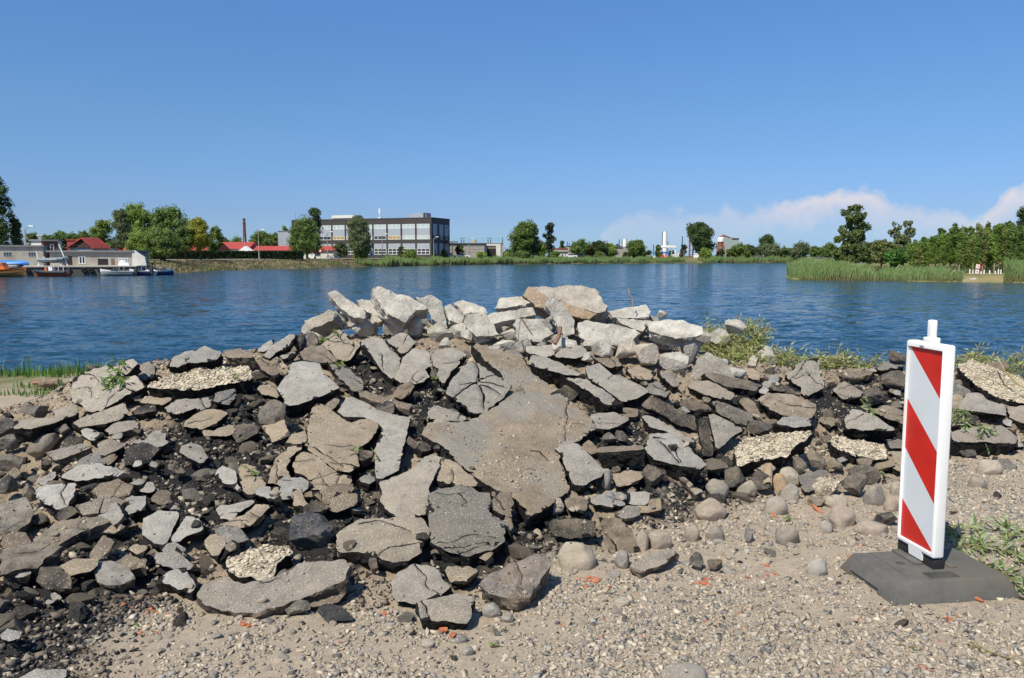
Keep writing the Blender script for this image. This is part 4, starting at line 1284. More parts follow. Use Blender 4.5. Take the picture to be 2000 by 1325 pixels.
B([(1187, 606), (1261, 594), (1273, 608), (1269, 618), (1195, 620)], 'flat pale slab with a twig standing on it on the right of the rubble', D=7.7, pitch=34, col=(0.45, 0.43, 0.385))
B([(1203, 620), (1265, 626), (1257, 647), (1211, 632)], 'pale slanting block below the slab with the twig', D=7.5, pitch=52, col=CW, thk=0.12)
B([(1261, 628), (1334, 622), (1371, 637), (1375, 650), (1318, 663), (1269, 647)], 'large white flat-topped block overhanging at the right end', D=7.15, pitch=38, roll=-4, thk=0.13, col=(0.51, 0.48, 0.425), rough=0.05)
B([(1345, 742), (1366, 700), (1383, 686), (1420, 708), (1436, 735), (1400, 745)], 'grey pyramid-shaped stone at the right foot of the rubble', thk=0.1, pitch=62, col=(0.33, 0.30, 0.26))
for a in [(714, 638, 56, 36, 'squat grey-white lump under the slim slab'), (773, 641, 52, 34, 'grey lump under the tallest leaning slab'), (814, 641, 40, 46, 'round pale lump with a dark cavity right of the tallest slab'),
          (858, 653, 66, 40, 'wide whitish lump below the upright grey-white slab'), (893, 650, 40, 36, 'small grey lump left of the large central block'), (994, 656, 36, 26, 'small grey lump left of the triangular block'),
          (982, 674, 56, 24, 'low whitish lump lying on the ramp slab top'), (1020, 674, 40, 30, 'whitish angular lump under the triangular block'), (1078, 634, 36, 44, 'shaded grey lump between the triangular and the narrow upright blocks'),
          (1105, 674, 60, 28, 'low whitish rubble lump under the narrow upright slab'), (1178, 684, 44, 36, 'pointed grey lump under the broad grey block'), (1222, 682, 46, 46, 'round cream boulder with a pale crack'),
          (1258, 692, 56, 44, 'angular white lump right of the round cream boulder'), (1318, 702, 66, 40, 'wide white lump below the overhanging block'), (1348, 684, 46, 50, 'dark shaded lump under the right end of the overhanging block'),
          (1293, 615, 26, 18, 'small white lump behind the overhanging block'), (1405, 657, 40, 34, 'pale lump among the willow leaves'), (1497, 697, 48, 42, 'pale grey lump right of the willow heap'),
          (1470, 708, 28, 26, 'cream lump beside the pale grey one at the willow heap'), (1413, 712, 30, 24, 'small white lump above the grey pyramid-shaped stone'), (1440, 731, 48, 26, 'white lump right of the grey pyramid-shaped stone'),
          (1436, 640, 46, 30, 'pale rock half hidden at the top of the willow heap'), (628, 656, 60, 24, 'low pale lump under the tan square-edged block'), (668, 622, 36, 34, 'dark grey lump right of the tan square-edged block'),
          (735, 628, 34, 26, 'small whitish lump between the slim and the tallest slab'), (940, 664, 40, 22, 'small whitish lump at the foot of the large central block'), (1147, 700, 30, 24, 'small pale lump above the dark layered slab'),
          (1295, 670, 34, 34, 'shaded grey lump below the left end of the overhanging block')]:
    px_, py_, w_, h_, lb = a
    Dp = None if py_ > 668 else 7.25 + (668 - py_) * 0.006
    if 1395 < px_ < 1500 and py_ < 700: Dp = 8.1
    cc_ = (0.30, 0.285, 0.26) if 'shaded' in lb or 'dark grey' in lb else ((0.48, 0.42, 0.34) if 'cream' in lb else CW)  # lumps labelled shaded get a darker colour, their shade painted in
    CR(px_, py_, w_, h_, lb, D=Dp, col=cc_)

rgc = random.Random(31)
for k in range(34):          # rubble seen in the shade between the big blocks
    px_ = 615 + k * 22.5 + rgc.uniform(-8, 8)
    top_ = np.interp(px_, [600, 650, 740, 850, 900, 1000, 1100, 1200, 1300, 1380], [640, 622, 612, 615, 622, 615, 600, 622, 640, 655])
    py_ = rgc.uniform(top_ + 4, max(top_ + 8, 655))
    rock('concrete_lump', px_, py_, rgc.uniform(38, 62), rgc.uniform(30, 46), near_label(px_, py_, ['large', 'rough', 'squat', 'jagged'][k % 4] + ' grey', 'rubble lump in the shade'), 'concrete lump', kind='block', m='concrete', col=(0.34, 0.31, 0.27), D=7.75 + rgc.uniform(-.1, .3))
for k in range(10):
    px_ = 880 + k * 44 + rgc.uniform(-10, 10); py_ = rgc.uniform(655, 690)
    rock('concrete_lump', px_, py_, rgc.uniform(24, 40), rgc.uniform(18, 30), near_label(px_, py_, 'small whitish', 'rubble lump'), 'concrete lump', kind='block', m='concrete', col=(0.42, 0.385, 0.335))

# ------------------------------------------------------------------ cobbles and chunks of the heap and the ground
CG = (0.27, 0.245, 0.215); CTn = (0.31, 0.27, 0.215); CD = (0.16, 0.155, 0.15); CP_ = (0.30, 0.245, 0.205)


def K(px, py, w, h, label, col=CG, **k):
    return rock('cobble', px, py, w, h, label, 'cobble', col=col, **k)


def L_(px, py, w, h, label, col=(0.07, 0.066, 0.062), **k):
    k.setdefault('kind', 'lump')
    return rock('asphalt_lump', px, py, w, h, label, 'asphalt lump', m='rubble', col=col, **k)


K(1125, 1084, 82, 64, 'largest round tan cobble at the foot of the heap', CTn)
K(1216, 1092, 34, 36, 'small blue-grey cobble right of the largest round one', CD)
K(1254, 1054, 30, 44, 'narrow tan cobble standing beside a grey flat one', CTn, rot=10)
K(1288, 1054, 52, 34, 'smooth grey cobble right of the narrow tan one', CG)
K(1388, 993, 66, 44, 'large grey-pink cobble right of the narrow asphalt bar', CP_)
K(1402, 952, 48, 34, 'grey faceted cobble left of the brown pipe', (0.2, 0.18, 0.16))
K(1460, 953, 44, 32, 'dusty grey cobble just left of the brown pipe', CG)
K(1542, 930, 50, 30, 'long tan cobble leaning right of the brown pipe', CTn, rot=42)
K(1524, 942, 32, 36, 'orange-grey stone touching the right side of the pipe', (0.34, 0.23, 0.14))
K(1544, 960, 38, 32, 'dusty round cobble below the long leaning one', CG)
K(1632, 978, 48, 28, 'dusty tan cobble below the small gravel-crusted lump', CTn)
K(1643, 1007, 56, 44, 'grey cobble with a pink side left of the beacon', CP_)
K(1708, 966, 44, 46, 'dark grey round cobble beside the beacon rim', (0.18, 0.165, 0.155))
K(1740, 984, 32, 28, 'small reddish cobble between the dark round one and the beacon', (0.32, 0.24, 0.19))
K(1706, 1030, 66, 32, 'flat reddish-grey stone left of the beacon base', CP_)
K(1516, 988, 46, 40, 'half-buried grey cobble below the pipe', CG)
K(1536, 1045, 54, 42, 'dark tan cobble with a sharp shadow left of the beacon base', (0.235, 0.21, 0.18))
K(1614, 1028, 30, 24, 'small speckled cobble left of the flat reddish stone', (0.30, 0.29, 0.27))
K(1596, 1106, 46, 40, 'pale grey cobble with an orange spot left of the beacon base', (0.32, 0.30, 0.27))
K(1398, 1040, 38, 34, 'grey-brown cobble below the large grey-pink one', CG)
K(1352, 1041, 36, 34, 'dusty brown cobble left of the grey-brown one', (0.2, 0.175, 0.15))
K(1463, 1042, 20, 38, 'pointed blue-grey stone standing in the gravel', CD, kind='block')
K(1340, 1322, 104, 60, 'big grey cobble cut off by the bottom edge', (0.24, 0.22, 0.195))
K(1215, 1176, 36, 20, 'flat tan pebble in the gravel below the small blue-grey cobble', CTn)
K(1933, 913, 48, 32, 'pale rounded cobble right of the beacon', CTn)
K(1909, 942, 38, 24, 'blue-grey cobble just below the pale rounded one', (0.19, 0.185, 0.175))
K(1750, 955, 24, 26, 'grey cobble touching the beacon rim on the left', CG)
K(84, 863, 62, 30, 'long tan boulder leaning up at the left end', (0.27, 0.235, 0.19), rot=-30)
K(1085, 985, 40, 30, 'grey cobble tucked under the corner of the curved slab', CG)
K(1183, 930, 26, 34, 'rounded grey stone at the tip of the curved slab', (0.22, 0.205, 0.185))
K(609, 664, 30, 30, 'dark round cobble on the crest left of the tan upright slab', (0.12, 0.108, 0.098))
K(992, 1205, 30, 20, 'grey pebble right of the lowest grey slab', CD)
K(960, 1190, 40, 26, 'blue-grey flat pebble beside the lowest grey slab', (0.2, 0.2, 0.195))
K(894, 1248, 40, 20, 'dark pebble under the orange brick pieces', CD)
K(912, 1270, 34, 18, 'grey flat pebble below the orange brick pieces', CD)
K(835, 1256, 32, 18, 'grey pebble left of the orange brick pieces', CG)
L_(72, 804, 68, 30, 'dark flat-topped lump lying on the level slab at the left', (0.11, 0.10, 0.092))
L_(14, 836, 48, 44, 'dark lump at the left edge beside the level slab')
L_(22, 862, 54, 34, 'dark grey lump at the left edge under the level slab', (0.13, 0.122, 0.112))
L_(22, 906, 62, 38, 'dusty lump at the left edge above the rough grey slab', (0.15, 0.13, 0.11))
L_(10, 950, 40, 44, 'black rough lump at the left edge by the rough grey slab')
L_(123, 838, 34, 20, 'small dark lump under the level slab', (0.12, 0.11, 0.1))
L_(55, 965, 30, 40, 'brown lump left of the pale speckled slab', (0.14, 0.12, 0.1))
L_(588, 668, 26, 44, 'black lump behind the leaning crest slabs')
L_(535, 812, 60, 60, 'rough grey lump with embedded stones left of the big brown slab', (0.17, 0.155, 0.14))
L_(600, 1040, 104, 74, 'bluish-grey heap-like lump of crumbled asphalt above the gravel-crusted chunk', (0.065, 0.068, 0.075), sub=5)
L_(1430, 936, 56, 48, 'black rough lump with a white patch left of the pipe', (0.06, 0.058, 0.055))
L_(1275, 932, 54, 46, 'black rough lump under the lower parallel slab', (0.035, 0.035, 0.035))
L_(1362, 1098, 32, 38, 'dark lump in the gravel right of the flat dusty slab', (0.10, 0.09, 0.08))
L_(1396, 1102, 34, 26, 'black lump beside the brick fragments', (0.06, 0.055, 0.05))
L_(1482, 837, 54, 30, 'black rough lump above the left gravel-crusted slab', (0.06, 0.057, 0.055))
L_(1752, 696, 44, 22, 'dark brown lump on the right crest left of the beacon', (0.08, 0.07, 0.062))
L_(1595, 900, 42, 42, 'brown blocky lump between the two gravel-crusted slabs', (0.17, 0.145, 0.12))
L_(1560, 907, 34, 38, 'brown lump right of the left gravel-crusted slab', (0.15, 0.13, 0.105))
L_(1630, 908, 30, 24, 'small brown lump under the right gravel-crusted slab', (0.16, 0.14, 0.115))
L_(1733, 1014, 50, 30, 'black speckled lump beside the beacon rim', (0.055, 0.052, 0.05))
L_(1894, 884, 42, 20, 'black flat-topped lump right of the beacon', (0.06, 0.057, 0.055))
L_(1872, 750, 24, 24, 'grey rounded lump beside the top of the beacon panel', (0.13, 0.12, 0.11))
L_(655, 1200, 76, 40, 'black tar-coated lump at the foot under the long dusty slab', (0.045, 0.045, 0.045))
L_(585, 1188, 58, 30, 'dusty grey lump at the foot left of the tar-coated one', (0.14, 0.13, 0.115))
L_(1592, 980, 44, 20, 'flat brown lump left of the dusty tan cobble', (0.2, 0.17, 0.14))
L_(1668, 950, 60, 50, 'dark brown lump left of the dark round cobble', (0.13, 0.11, 0.092))
L_(1690, 925, 70, 36, 'dusty dark lump under the right gravel-crusted slab', (0.11, 0.095, 0.08))
L_(1018, 770, 24, 26, 'small grey lump lying on the ramp slab', (0.17, 0.15, 0.13))
L_(908, 695, 26, 20, 'dark round lump above the star-cracked slab', (0.09, 0.08, 0.072))
L_(848, 732, 16, 24, 'small dark lump in the notch between the joined upper slabs', (0.09, 0.083, 0.077))
L_(730, 1105, 22, 30, 'brown splinter standing under the smooth tan slab', (0.12, 0.1, 0.085))
L_(1190, 855, 34, 22, 'brown lump inside the hollow right of centre', (0.13, 0.115, 0.1))
L_(1212, 852, 30, 24, 'grey-brown lump inside the hollow beside the brown one', (0.12, 0.11, 0.1))
rock('gravel_lump', 1610, 952, 62, 38, 'small lump crusted with cream gravel right of the dark flat slab', 'gravel lump', kind='lump', m='crust')
rock('gravel_lump', 1745, 745, 50, 40, 'rough dark lump with pale gravel behind the beacon rim', 'gravel lump', kind='lump', m='rubble', col=(0.1, 0.09, 0.08))
rock('gravel_lump', 1700, 775, 70, 40, 'crumbling dark lump left of the beacon top', 'gravel lump', kind='lump', m='rubble', col=(0.09, 0.08, 0.07))

# smaller broken plates of asphalt filling the gaps between the traced ones
rgs = random.Random(404)
WD = ['thin', 'small', 'jagged', 'tilted', 'narrow', 'crumbling', 'ragged', 'dusty']
nsh = tr_ = 0
while nsh < 125 and tr_ < 4000:
    tr_ += 1
    px_, py_ = rgs.uniform(0, 1990), rgs.uniform(715, 1190)
    if any(pip(p_, px_ + dx_, py_ + dy_) for p_ in COVER for dx_, dy_ in ((0, 0), (9, 0), (-9, 0))): continue
    if px_ < 150 and py_ < 800: continue
    g = hit(px_, py_)
    if float(H(g[0], g[1])) < 0.06 or g[1] > 8.2: continue
    if blackness(np.array([g[0]]), np.array([g[1]]))[0] > .55 and rgs.random() < .72: continue
    sz_ = (10 + 30 * rgs.random() ** 1.6) * (0.75 + 0.45 * (py_ - 700) / 400)
    nv = rgs.randint(4, 6)
    a0 = rgs.uniform(0, 6.28); el_ = rgs.uniform(0.4, 0.7); rt = rgs.uniform(-.5, .5)
    pl_ = []
    for k in range(nv):
        a_ = a0 + math.tau * k / nv + rgs.uniform(-.3, .3); r_ = sz_ * rgs.uniform(.75, 1.2)
        ux, uy = math.cos(a_) * r_, math.sin(a_) * r_ * el_
        pl_.append((px_ + ux * math.cos(rt) - uy * math.sin(rt), py_ + ux * math.sin(rt) + uy * math.cos(rt)))
    q_ = rgs.random()
    cn, cl_ = ('grey', GR) if q_ < .34 else (('tan', TN) if q_ < .48 else (('brown', BR) if q_ < .78 else ('black', DK)))
    v_ = rgs.uniform(.85, 1.2)
    lab = near_label(px_, py_, WD[nsh % 8] + ' ' + cn, 'asphalt plate')
    HN = len(HANDLES)
    S(pl_, lab, col=tuple(c_ * v_ for c_ in cl_), mats=('rubble' if rgs.random() < .3 or cn == 'black' else 'top', 'side' if rgs.random() < .7 else 'sidetan'),
      thk=rgs.uniform(.035, .08), pitch=rgs.uniform(14, 52), roll=rgs.uniform(-28, 28), ncr=0, jag=.010, res=.03, clr=rgs.uniform(0.0, .03), group='small broken asphalt plates in the heap')
    del HANDLES[HN:]
    nsh += 1
# ------------------------------------------------------------------ one ray tree over ground, slabs and stones
_v, _f, _own = [], [], []
bo = 0
for i_, (vv, fl) in enumerate([(V, Fq) for V, Fq in [(np.stack([x, y, z], 1), Fq)]] + ALLNEAR):
    _v.append(vv)
    fl = fl.tolist() if isinstance(fl, np.ndarray) else fl
    _f += [tuple(k_ + bo for k_ in f_) for f_ in fl]
    _own += [i_] * len(fl)
    bo += len(vv)
_own = np.array(_own)
BV = BVHTree.FromPolygons(np.concatenate(_v).tolist(), _f)


def drop(x_, y_, top=3.0):
    h_ = BV.ray_cast(Vector((x_, y_, top)), Vector((0, 0, -1)))
    if h_[0] is None: return None
    return h_[0].z, h_[1], _own[h_[2]]


# ------------------------------------------------------------------ loose lumps filling the gaps, each one an object
tmpl = []
for k in range(10):
    rg_ = random.Random(900 + k)
    vv, fl = rock_verts(rg_, 1, rg_.uniform(0.7, 1.0), rg_.uniform(0.5, 0.75), 'lump' if k < 7 else 'block', 3)
    me = mesh('asphalt_lump', vv, fl, M['rubble'], smooth=True)
    me.set_sharp_from_angle(angle=R(26))
    tmpl.append(me)
ctm, btm = [], []
for k in range(6):
    rg_ = random.Random(950 + k)
    vv, fl = rock_verts(rg_, 1, rg_.uniform(0.75, 1.0), rg_.uniform(0.55, 0.8), 'block', 3)
    me = mesh('pale_stone', vv, fl, M['cobble'], smooth=True)
    me.set_sharp_from_angle(angle=R(30))
    ctm.append(me)
M['brick'] = mat('orange_brick', (0.50, 0.175, 0.09), 0.9, 0.2, 0.25, 30, 0.004, 90)
for k in range(4):
    rg_ = random.Random(970 + k)
    vv, fl = rock_verts(rg_, 1, rg_.uniform(0.5, 0.8), rg_.uniform(0.3, 0.5), 'block', 2)
    btm.append(mesh('brick_piece', vv, fl, M['brick']))


def incover(px, py, mg=0):
    for p in COVER:
        if pip(p, px, py): return True
    return False


def szw(r, a, b_): return 'small' if r < a else ('large' if r > b_ else 'medium-sized')


def put(me, name, X_, Y_, r, col, label, cat, group, sink=0.25, sc=(1, 1, 1)):
    d = drop(X_, Y_)
    if d is None: return None
    if d[2] != 0 and name == 'asphalt_lump' and rnd.random() < .93: return None
    o = link(name, me, (X_, Y_, d[0] + r * sc[2] * (0.45 - sink)), color=col)
    o.scale = (r * sc[0], r * sc[1], r * sc[2])
    o.rotation_euler = (rnd.uniform(-.5, .5), rnd.uniform(-.5, .5), rnd.uniform(0, 6.28))
    return tag(o, label, cat, group)


kinds = [((0.035, 0.034, 0.034), 'black broken lump of asphalt lying loose in the gaps of the heap', 'black asphalt lumps in the heap'),
         ((0.17, 0.145, 0.115), 'dusty brown lump of asphalt lying loose in the gaps of the heap', 'dusty brown asphalt lumps in the heap'),
         ((0.23, 0.215, 0.19), 'grey broken lump of old road surface lying loose in the heap', 'grey asphalt lumps in the heap')]
cnt = 0
tries = 0
while cnt < 250 and tries < 6000:
    tries += 1
    px_ = rnd.uniform(-40, 2040)
    py_ = rnd.uniform(700, 1230)
    if px_ < 420 and rnd.random() < .3: py_ = rnd.uniform(820, 1325)
    if incover(px_, py_) or (px_ < 150 and py_ < 800): continue
    g = hit(px_, py_)
    hh = float(H(g[0], g[1]))
    if hh < 0.03 and rnd.random() < 0.93: continue
    if hh < -0.05 or g[1] > 9: continue
    q = rnd.random()
    ki = 0 if q < 0.42 else (1 if q < 0.78 else 2)
    r_ = 0.022 + 0.055 * rnd.random() ** 1.7
    if hh < 0.03: r_ *= 0.6
    v_ = rnd.uniform(0.75, 1.3)
    ok_ = put(rnd.choice(tmpl), 'asphalt_lump', g[0], g[1], r_, tuple(c * v_ for c in kinds[ki][0]), near_label(px_, py_, szw(r_, .034, .055) + [' black', ' dusty brown', ' grey'][ki], 'asphalt lump'), 'asphalt lump', kinds[ki][2], sc=(rnd.uniform(.8, 1.5), 1, rnd.uniform(.7, 1.2)))
    if ok_ is not None: cnt += 1
pal = [(0.50, 0.44, 0.34), (0.42, 0.37, 0.30), (0.36, 0.34, 0.31), (0.47, 0.40, 0.33), (0.30, 0.28, 0.26)]
cnt = tries = 0
while cnt < 70 and tries < 3000:            # cream limestone lumps between the slabs
    tries += 1
    px_, py_ = rnd.uniform(0, 2000), rnd.uniform(700, 1180)
    if incover(px_, py_): continue
    g = hit(px_, py_)
    if float(H(g[0], g[1])) < 0.05 or g[1] > 8: continue
    put(rnd.choice(ctm), 'limestone_piece', g[0], g[1], rnd.uniform(0.014, 0.030), rnd.choice(pal[:2]), near_label(px_, py_, 'little cream', 'limestone piece'), 'stone', 'cream limestone pieces in the heap')
    cnt += 1
cnt = tries = 0
while cnt < 285 and tries < 8000:           # larger stones in the gravel in front
    tries += 1
    px_, py_ = rnd.uniform(120, 1990), rnd.uniform(930, 1320)
    zone_ = cnt % 2
    if zone_: px_, py_ = rnd.uniform(1060, 1990), rnd.uniform(900, 1120)
    if incover(px_, py_): continue
    g = hit(px_, py_)
    if float(H(g[0], g[1])) > (0.12 if zone_ else 0.04): continue
    if 1640 < px_ < 1960 and 1060 < py_ < 1180: continue
    ic_ = rnd.randrange(5); c_ = pal[ic_]
    put(rnd.choice(ctm), 'gravel_stone', g[0], g[1], 0.012 + (0.028 if zone_ else 0.018) * rnd.random() ** 2, c_, near_label(px_, py_, ['cream', 'tan', 'light grey', 'pinkish tan', 'grey'][ic_] + ' stone', 'in the gravel'), 'stone', 'larger stones in the gravel', sink=0.28)
    cnt += 1
for bx_, by_, n_, sp_, rr in [(265, 1160, 10, 26, 0.014), (305, 1185, 5, 20, 0.012), (290, 1230, 5, 30, 0.009), (1150, 1135, 10, 22, 0.016), (1375, 1132, 7, 16, 0.016), (1480, 1120, 6, 30, 0.011), (1385, 1225, 2, 20, 0.009),
                              (1870, 1215, 5, 26, 0.010), (480, 1220, 3, 22, 0.012), (735, 1185, 4, 30, 0.011), (1460, 1180, 4, 40, 0.008), (1110, 1215, 2, 20, 0.009), (1660, 1085, 1, 2, 0.012)]:
    for _ in range(n_):
        g = hit(bx_ + rnd.gauss(0, sp_ * .6), by_ + rnd.gauss(0, sp_ * .35))
        put(rnd.choice(btm), 'brick_piece', g[0], g[1], rr * rnd.uniform(.8, 1.9), (0.5, 0.18, 0.1), 'small orange crumb of brick lying in the gravel', 'brick piece', 'orange brick crumbs in the gravel')
for bx_, by_, rr, sx_, lb in [(866, 1232, 0.040, 1.1, 'thickest orange brick piece below the lowest grey slab'), (886, 1242, 0.040, 1.4, 'long orange brick piece right of the thickest one'), (907, 1246, 0.028, 1.0, 'orange brick piece at the right end of the brick row below the lowest slab'),
                              (1510, 1006, 0.028, 0.9, 'upright orange brick flake above the dark tan cobble'), (1595, 994, 0.045, 1.2, 'flat orange brick flake between the cobbles left of the beacon'), (1578, 972, 0.020, 1.0, 'little orange brick flake behind the flat one'),
                              (1912, 1172, 0.035, 1.5, 'brown-red brick flake at the front right corner of the beacon base'), (1701, 998, 0.015, 1.0, 'tiny orange brick flake under the dark round cobble'), (1548, 795, 0.017, 1.0, 'salmon brick flake on the broad dusty slab')]:
    g = hit(bx_, by_)
    put(btm[int(bx_) % 4], 'brick_piece', g[0], g[1], rr, (0.5, 0.18, 0.1), lb, 'brick piece', None, sink=0.2, sc=(sx_, 0.8, 0.9))

# ------------------------------------------------------------------ gravel and crumbled asphalt, far too many to count
hulls = []
for k in range(24):
    bm = bmesh.new()
    rg_ = random.Random(k)
    for _ in range(7 if k % 2 else 9):
        d = Vector([rg_.gauss(0, 1) for _ in range(3)]).normalized()
        bm.verts.new((d.x, d.y * rg_.uniform(.7, 1), d.z * 0.7))
    bmesh.ops.convex_hull(bm, input=bm.verts)
    for v_ in [v_ for v_ in bm.verts if not v_.link_faces]: bm.verts.remove(v_)
    bm.verts.index_update()
    hulls.append((np.array([v_.co[:] for v_ in bm.verts]), np.array([[v_.index for v_ in f_.verts] for f_ in bm.faces])))
    bm.free()


def scatter(name, pts, rad, cols, m, flatz=0.75):
    n = len(pts)
    VV, FF, CC = [], [], []
    ty = rng.integers(0, len(hulls), n)
    off = 0
    for t in range(len(hulls)):
        ix = np.where(ty == t)[0]
        if not len(ix): continue
        hv, hf = hulls[t]
        a, b_, c_ = rng.uniform(0, 6.28, len(ix)), rng.uniform(-.7, .7, len(ix)), rng.uniform(-.7, .7, len(ix))
        ca, sa, cb, sb, cc2, sc2 = np.cos(a), np.sin(a), np.cos(b_), np.sin(b_), np.cos(c_), np.sin(c_)
        Rz = np.zeros((len(ix), 3, 3)); Rz[:, 0, 0] = ca; Rz[:, 0, 1] = -sa; Rz[:, 1, 0] = sa; Rz[:, 1, 1] = ca; Rz[:, 2, 2] = 1
        Rx = np.zeros((len(ix), 3, 3)); Rx[:, 0, 0] = 1; Rx[:, 1, 1] = cb; Rx[:, 1, 2] = -sb; Rx[:, 2, 1] = sb; Rx[:, 2, 2] = cb
        Ry = np.zeros((len(ix), 3, 3)); Ry[:, 1, 1] = 1; Ry[:, 0, 0] = cc2; Ry[:, 0, 2] = sc2; Ry[:, 2, 0] = -sc2; Ry[:, 2, 2] = cc2
        Rm = Rz @ Rx @ Ry
        s3 = np.stack([rng.uniform(.8, 1.35, len(ix)), np.ones(len(ix)), rng.uniform(.6, 1.0, len(ix))], 1) * rad[ix][:, None]
        loc = hv[None] * s3[:, None, :]
        w_ = np.einsum('nij,nvj->nvi', Rm, loc) + pts[ix][:, None, :]
        k = len(hv)
        VV.append(w_.reshape(-1, 3))
        FF.append((hf[None] + (np.arange(len(ix)) * k)[:, None, None] + off).reshape(-1, 3))
        CC.append(np.repeat(cols[ix], k, axis=0))
        off += k * len(ix)
    VV = np.concatenate(VV); FF = np.concatenate(FF); CC = np.concatenate(CC)
    me = bpy.data.meshes.new(name)
    me.vertices.add(len(VV)); me.vertices.foreach_set('co', VV.ravel().astype(np.float32))
    me.loops.add(len(FF) * 3); me.loops.foreach_set('vertex_index', FF.ravel().astype(np.int32))
    me.polygons.add(len(FF)); me.polygons.foreach_set('loop_start', (np.arange(len(FF)) * 3).astype(np.int32))
    at_ = me.color_attributes.new('Col', 'FLOAT_COLOR', 'POINT')
    c4 = np.ones((len(VV), 4), np.float32); c4[:, :3] = CC
    at_.data.foreach_set('color', c4.ravel())
    me.materials.append(m)
    me.update(calc_edges=True)
    return link(name, me)


gpal = 0.87 * np.array([(0.47, 0.40, 0.31), (0.40, 0.345, 0.275), (0.34, 0.295, 0.235), (0.33, 0.31, 0.285), (0.52, 0.47, 0.385), (0.24, 0.225, 0.205), (0.42, 0.345, 0.27), (0.13, 0.125, 0.12), (0.42, 0.22, 0.15)])
gw = np.array([.16, .22, .19, .11, .06, .12, .07, .06, .008]); gw = gw / gw.sum()
NT = 230000
X_ = rng.uniform(-1, 1, NT); Y_ = 2.5 + 6.0 * rng.random(NT) ** 1.35
X_ = X_ * (Y_ * 0.70 + 0.4)
hz = H(X_, Y_)
pxx = 1000 + F * X_ / (Y_ + 0.1)
foot = np.interp(pxx, _fx, _fy)
yc = np.interp(pxx, _cx, _cy)
na = fbm2(X_, Y_, 1.3, 4, 201, 0.6); nb_ = fbm2(X_, Y_, 4.5, 3, 211, 0.6)
isheap = (Y_ > foot + 0.12 + 0.25 * nb_) & (Y_ < yc + 1.2)
u_ = rng.random(NT)
bk_ = blackness(X_, Y_)
# density of pale gravel
dens = np.where(isheap, np.clip(0.42 + 1.2 * nb_ + 0.5 * na - 0.75 * bk_, 0.03, 0.9), np.clip(0.66 + 1.9 * na + 1.0 * nb_ - 0.09 * np.clip(Y_ - 5, 0, 9) - 0.22 * np.clip(X_ - 0.9, 0, 1), 0.07, 1.0))
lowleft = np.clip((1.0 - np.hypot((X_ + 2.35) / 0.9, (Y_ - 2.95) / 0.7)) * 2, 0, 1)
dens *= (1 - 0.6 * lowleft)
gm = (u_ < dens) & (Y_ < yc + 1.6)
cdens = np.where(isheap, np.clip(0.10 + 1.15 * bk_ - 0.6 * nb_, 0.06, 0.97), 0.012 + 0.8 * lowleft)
cm_ = (~gm) & (rng.random(NT) < cdens) & (Y_ < yc + 1.3)


def collect(mask, rmed, sig, rmin, rmax, slabp, lift):
    P3, Rr = [], []
    ix = np.where(mask)[0]
    rr = np.clip(np.exp(rng.normal(math.log(rmed), sig, len(ix))), rmin, rmax)
    for k, i in enumerate(ix):
        d = drop(X_[i], Y_[i])
        if d is None: continue
        if d[2] != 0:
            if rnd.random() > (0.85 if d[2] == 1 and slabp > .1 else slabp) or d[1].z < 0.7: continue
            rr[k] *= 0.7
        elif d[1].z < 0.35: pass
        P3.append((X_[i], Y_[i], d[0] + rr[k] * lift)); Rr.append(rr[k])
    return np.array(P3), np.array(Rr)


P3, Rr = collect(gm, 0.0082, 0.50, 0.003, 0.026, 0.13, 0.10)
ci = rng.choice(len(gpal), len(P3), p=gw)
cols = gpal[ci] * rng.uniform(0.8, 1.2, (len(P3), 1))
ex, er = [], []
for ow, lo_, hi_, dd_ in CRUST:
    nn_ = int((hi_[0] - lo_[0]) * (hi_[1] - lo_[1]) * 3300)
    for _ in range(nn_):
        a_, b_ = rnd.uniform(lo_[0], hi_[0]), rnd.uniform(lo_[1], hi_[1])
        d = drop(a_, b_)
        if d is None or d[2] != ow: continue
        r_ = min(.021, math.exp(rnd.gauss(math.log(.0095), .35)))
        ex.append((a_, b_, d[0] + r_ * .25)); er.append(r_)
ex, er = np.array(ex), np.array(er)
P3 = np.concatenate([P3, ex]); Rr = np.concatenate([Rr, er])
cols = np.concatenate([cols, np.array([[0.50, 0.43, 0.32]]) * rng.uniform(0.6, 1.2, (len(ex), 1))])
tag(scatter('gravel', P3, Rr, cols, M['gravel']), kind='stuff')
P3, Rr = collect(cm_, 0.0066, 0.55, 0.003, 0.026, 0.008, 0.25)
dk = rng.random(len(P3))
cols = np.where((dk < 0.68)[:, None], np.array([[0.024, 0.023, 0.0235]]), np.where((dk < 0.9)[:, None], np.array([[0.12, 0.10, 0.08]]), np.array([[0.25, 0.21, 0.165]]))) * rng.uniform(0.6, 1.5, (len(P3), 1))
tag(scatter('asphalt_crumbs', P3, Rr, cols, M['crumb']), kind='stuff')
# knuckle-sized bits of broken asphalt between everything
fm = isheap & (rng.random(NT) < np.clip(0.11 + 0.04 * bk_ + 0.2 * nb_, 0.03, 0.3)) & (Y_ < yc + 1.3)
P3, Rr = collect(fm, 0.0145, 0.40, 0.008, 0.036, 0.012, 0.35)
dk = rng.random(len(P3))
cols = np.where((dk < 0.40)[:, None], np.array([[0.035, 0.033, 0.032]]), np.where((dk < 0.72)[:, None], np.array([[0.17, 0.14, 0.108]]), np.where((dk < .92)[:, None], np.array([[0.25, 0.215, 0.17]]), np.array([[0.40, 0.35, 0.27]])))) * rng.uniform(0.7, 1.35, (len(P3), 1))
tag(scatter('asphalt_bits', P3, Rr, cols, M['crumb']), kind='stuff')
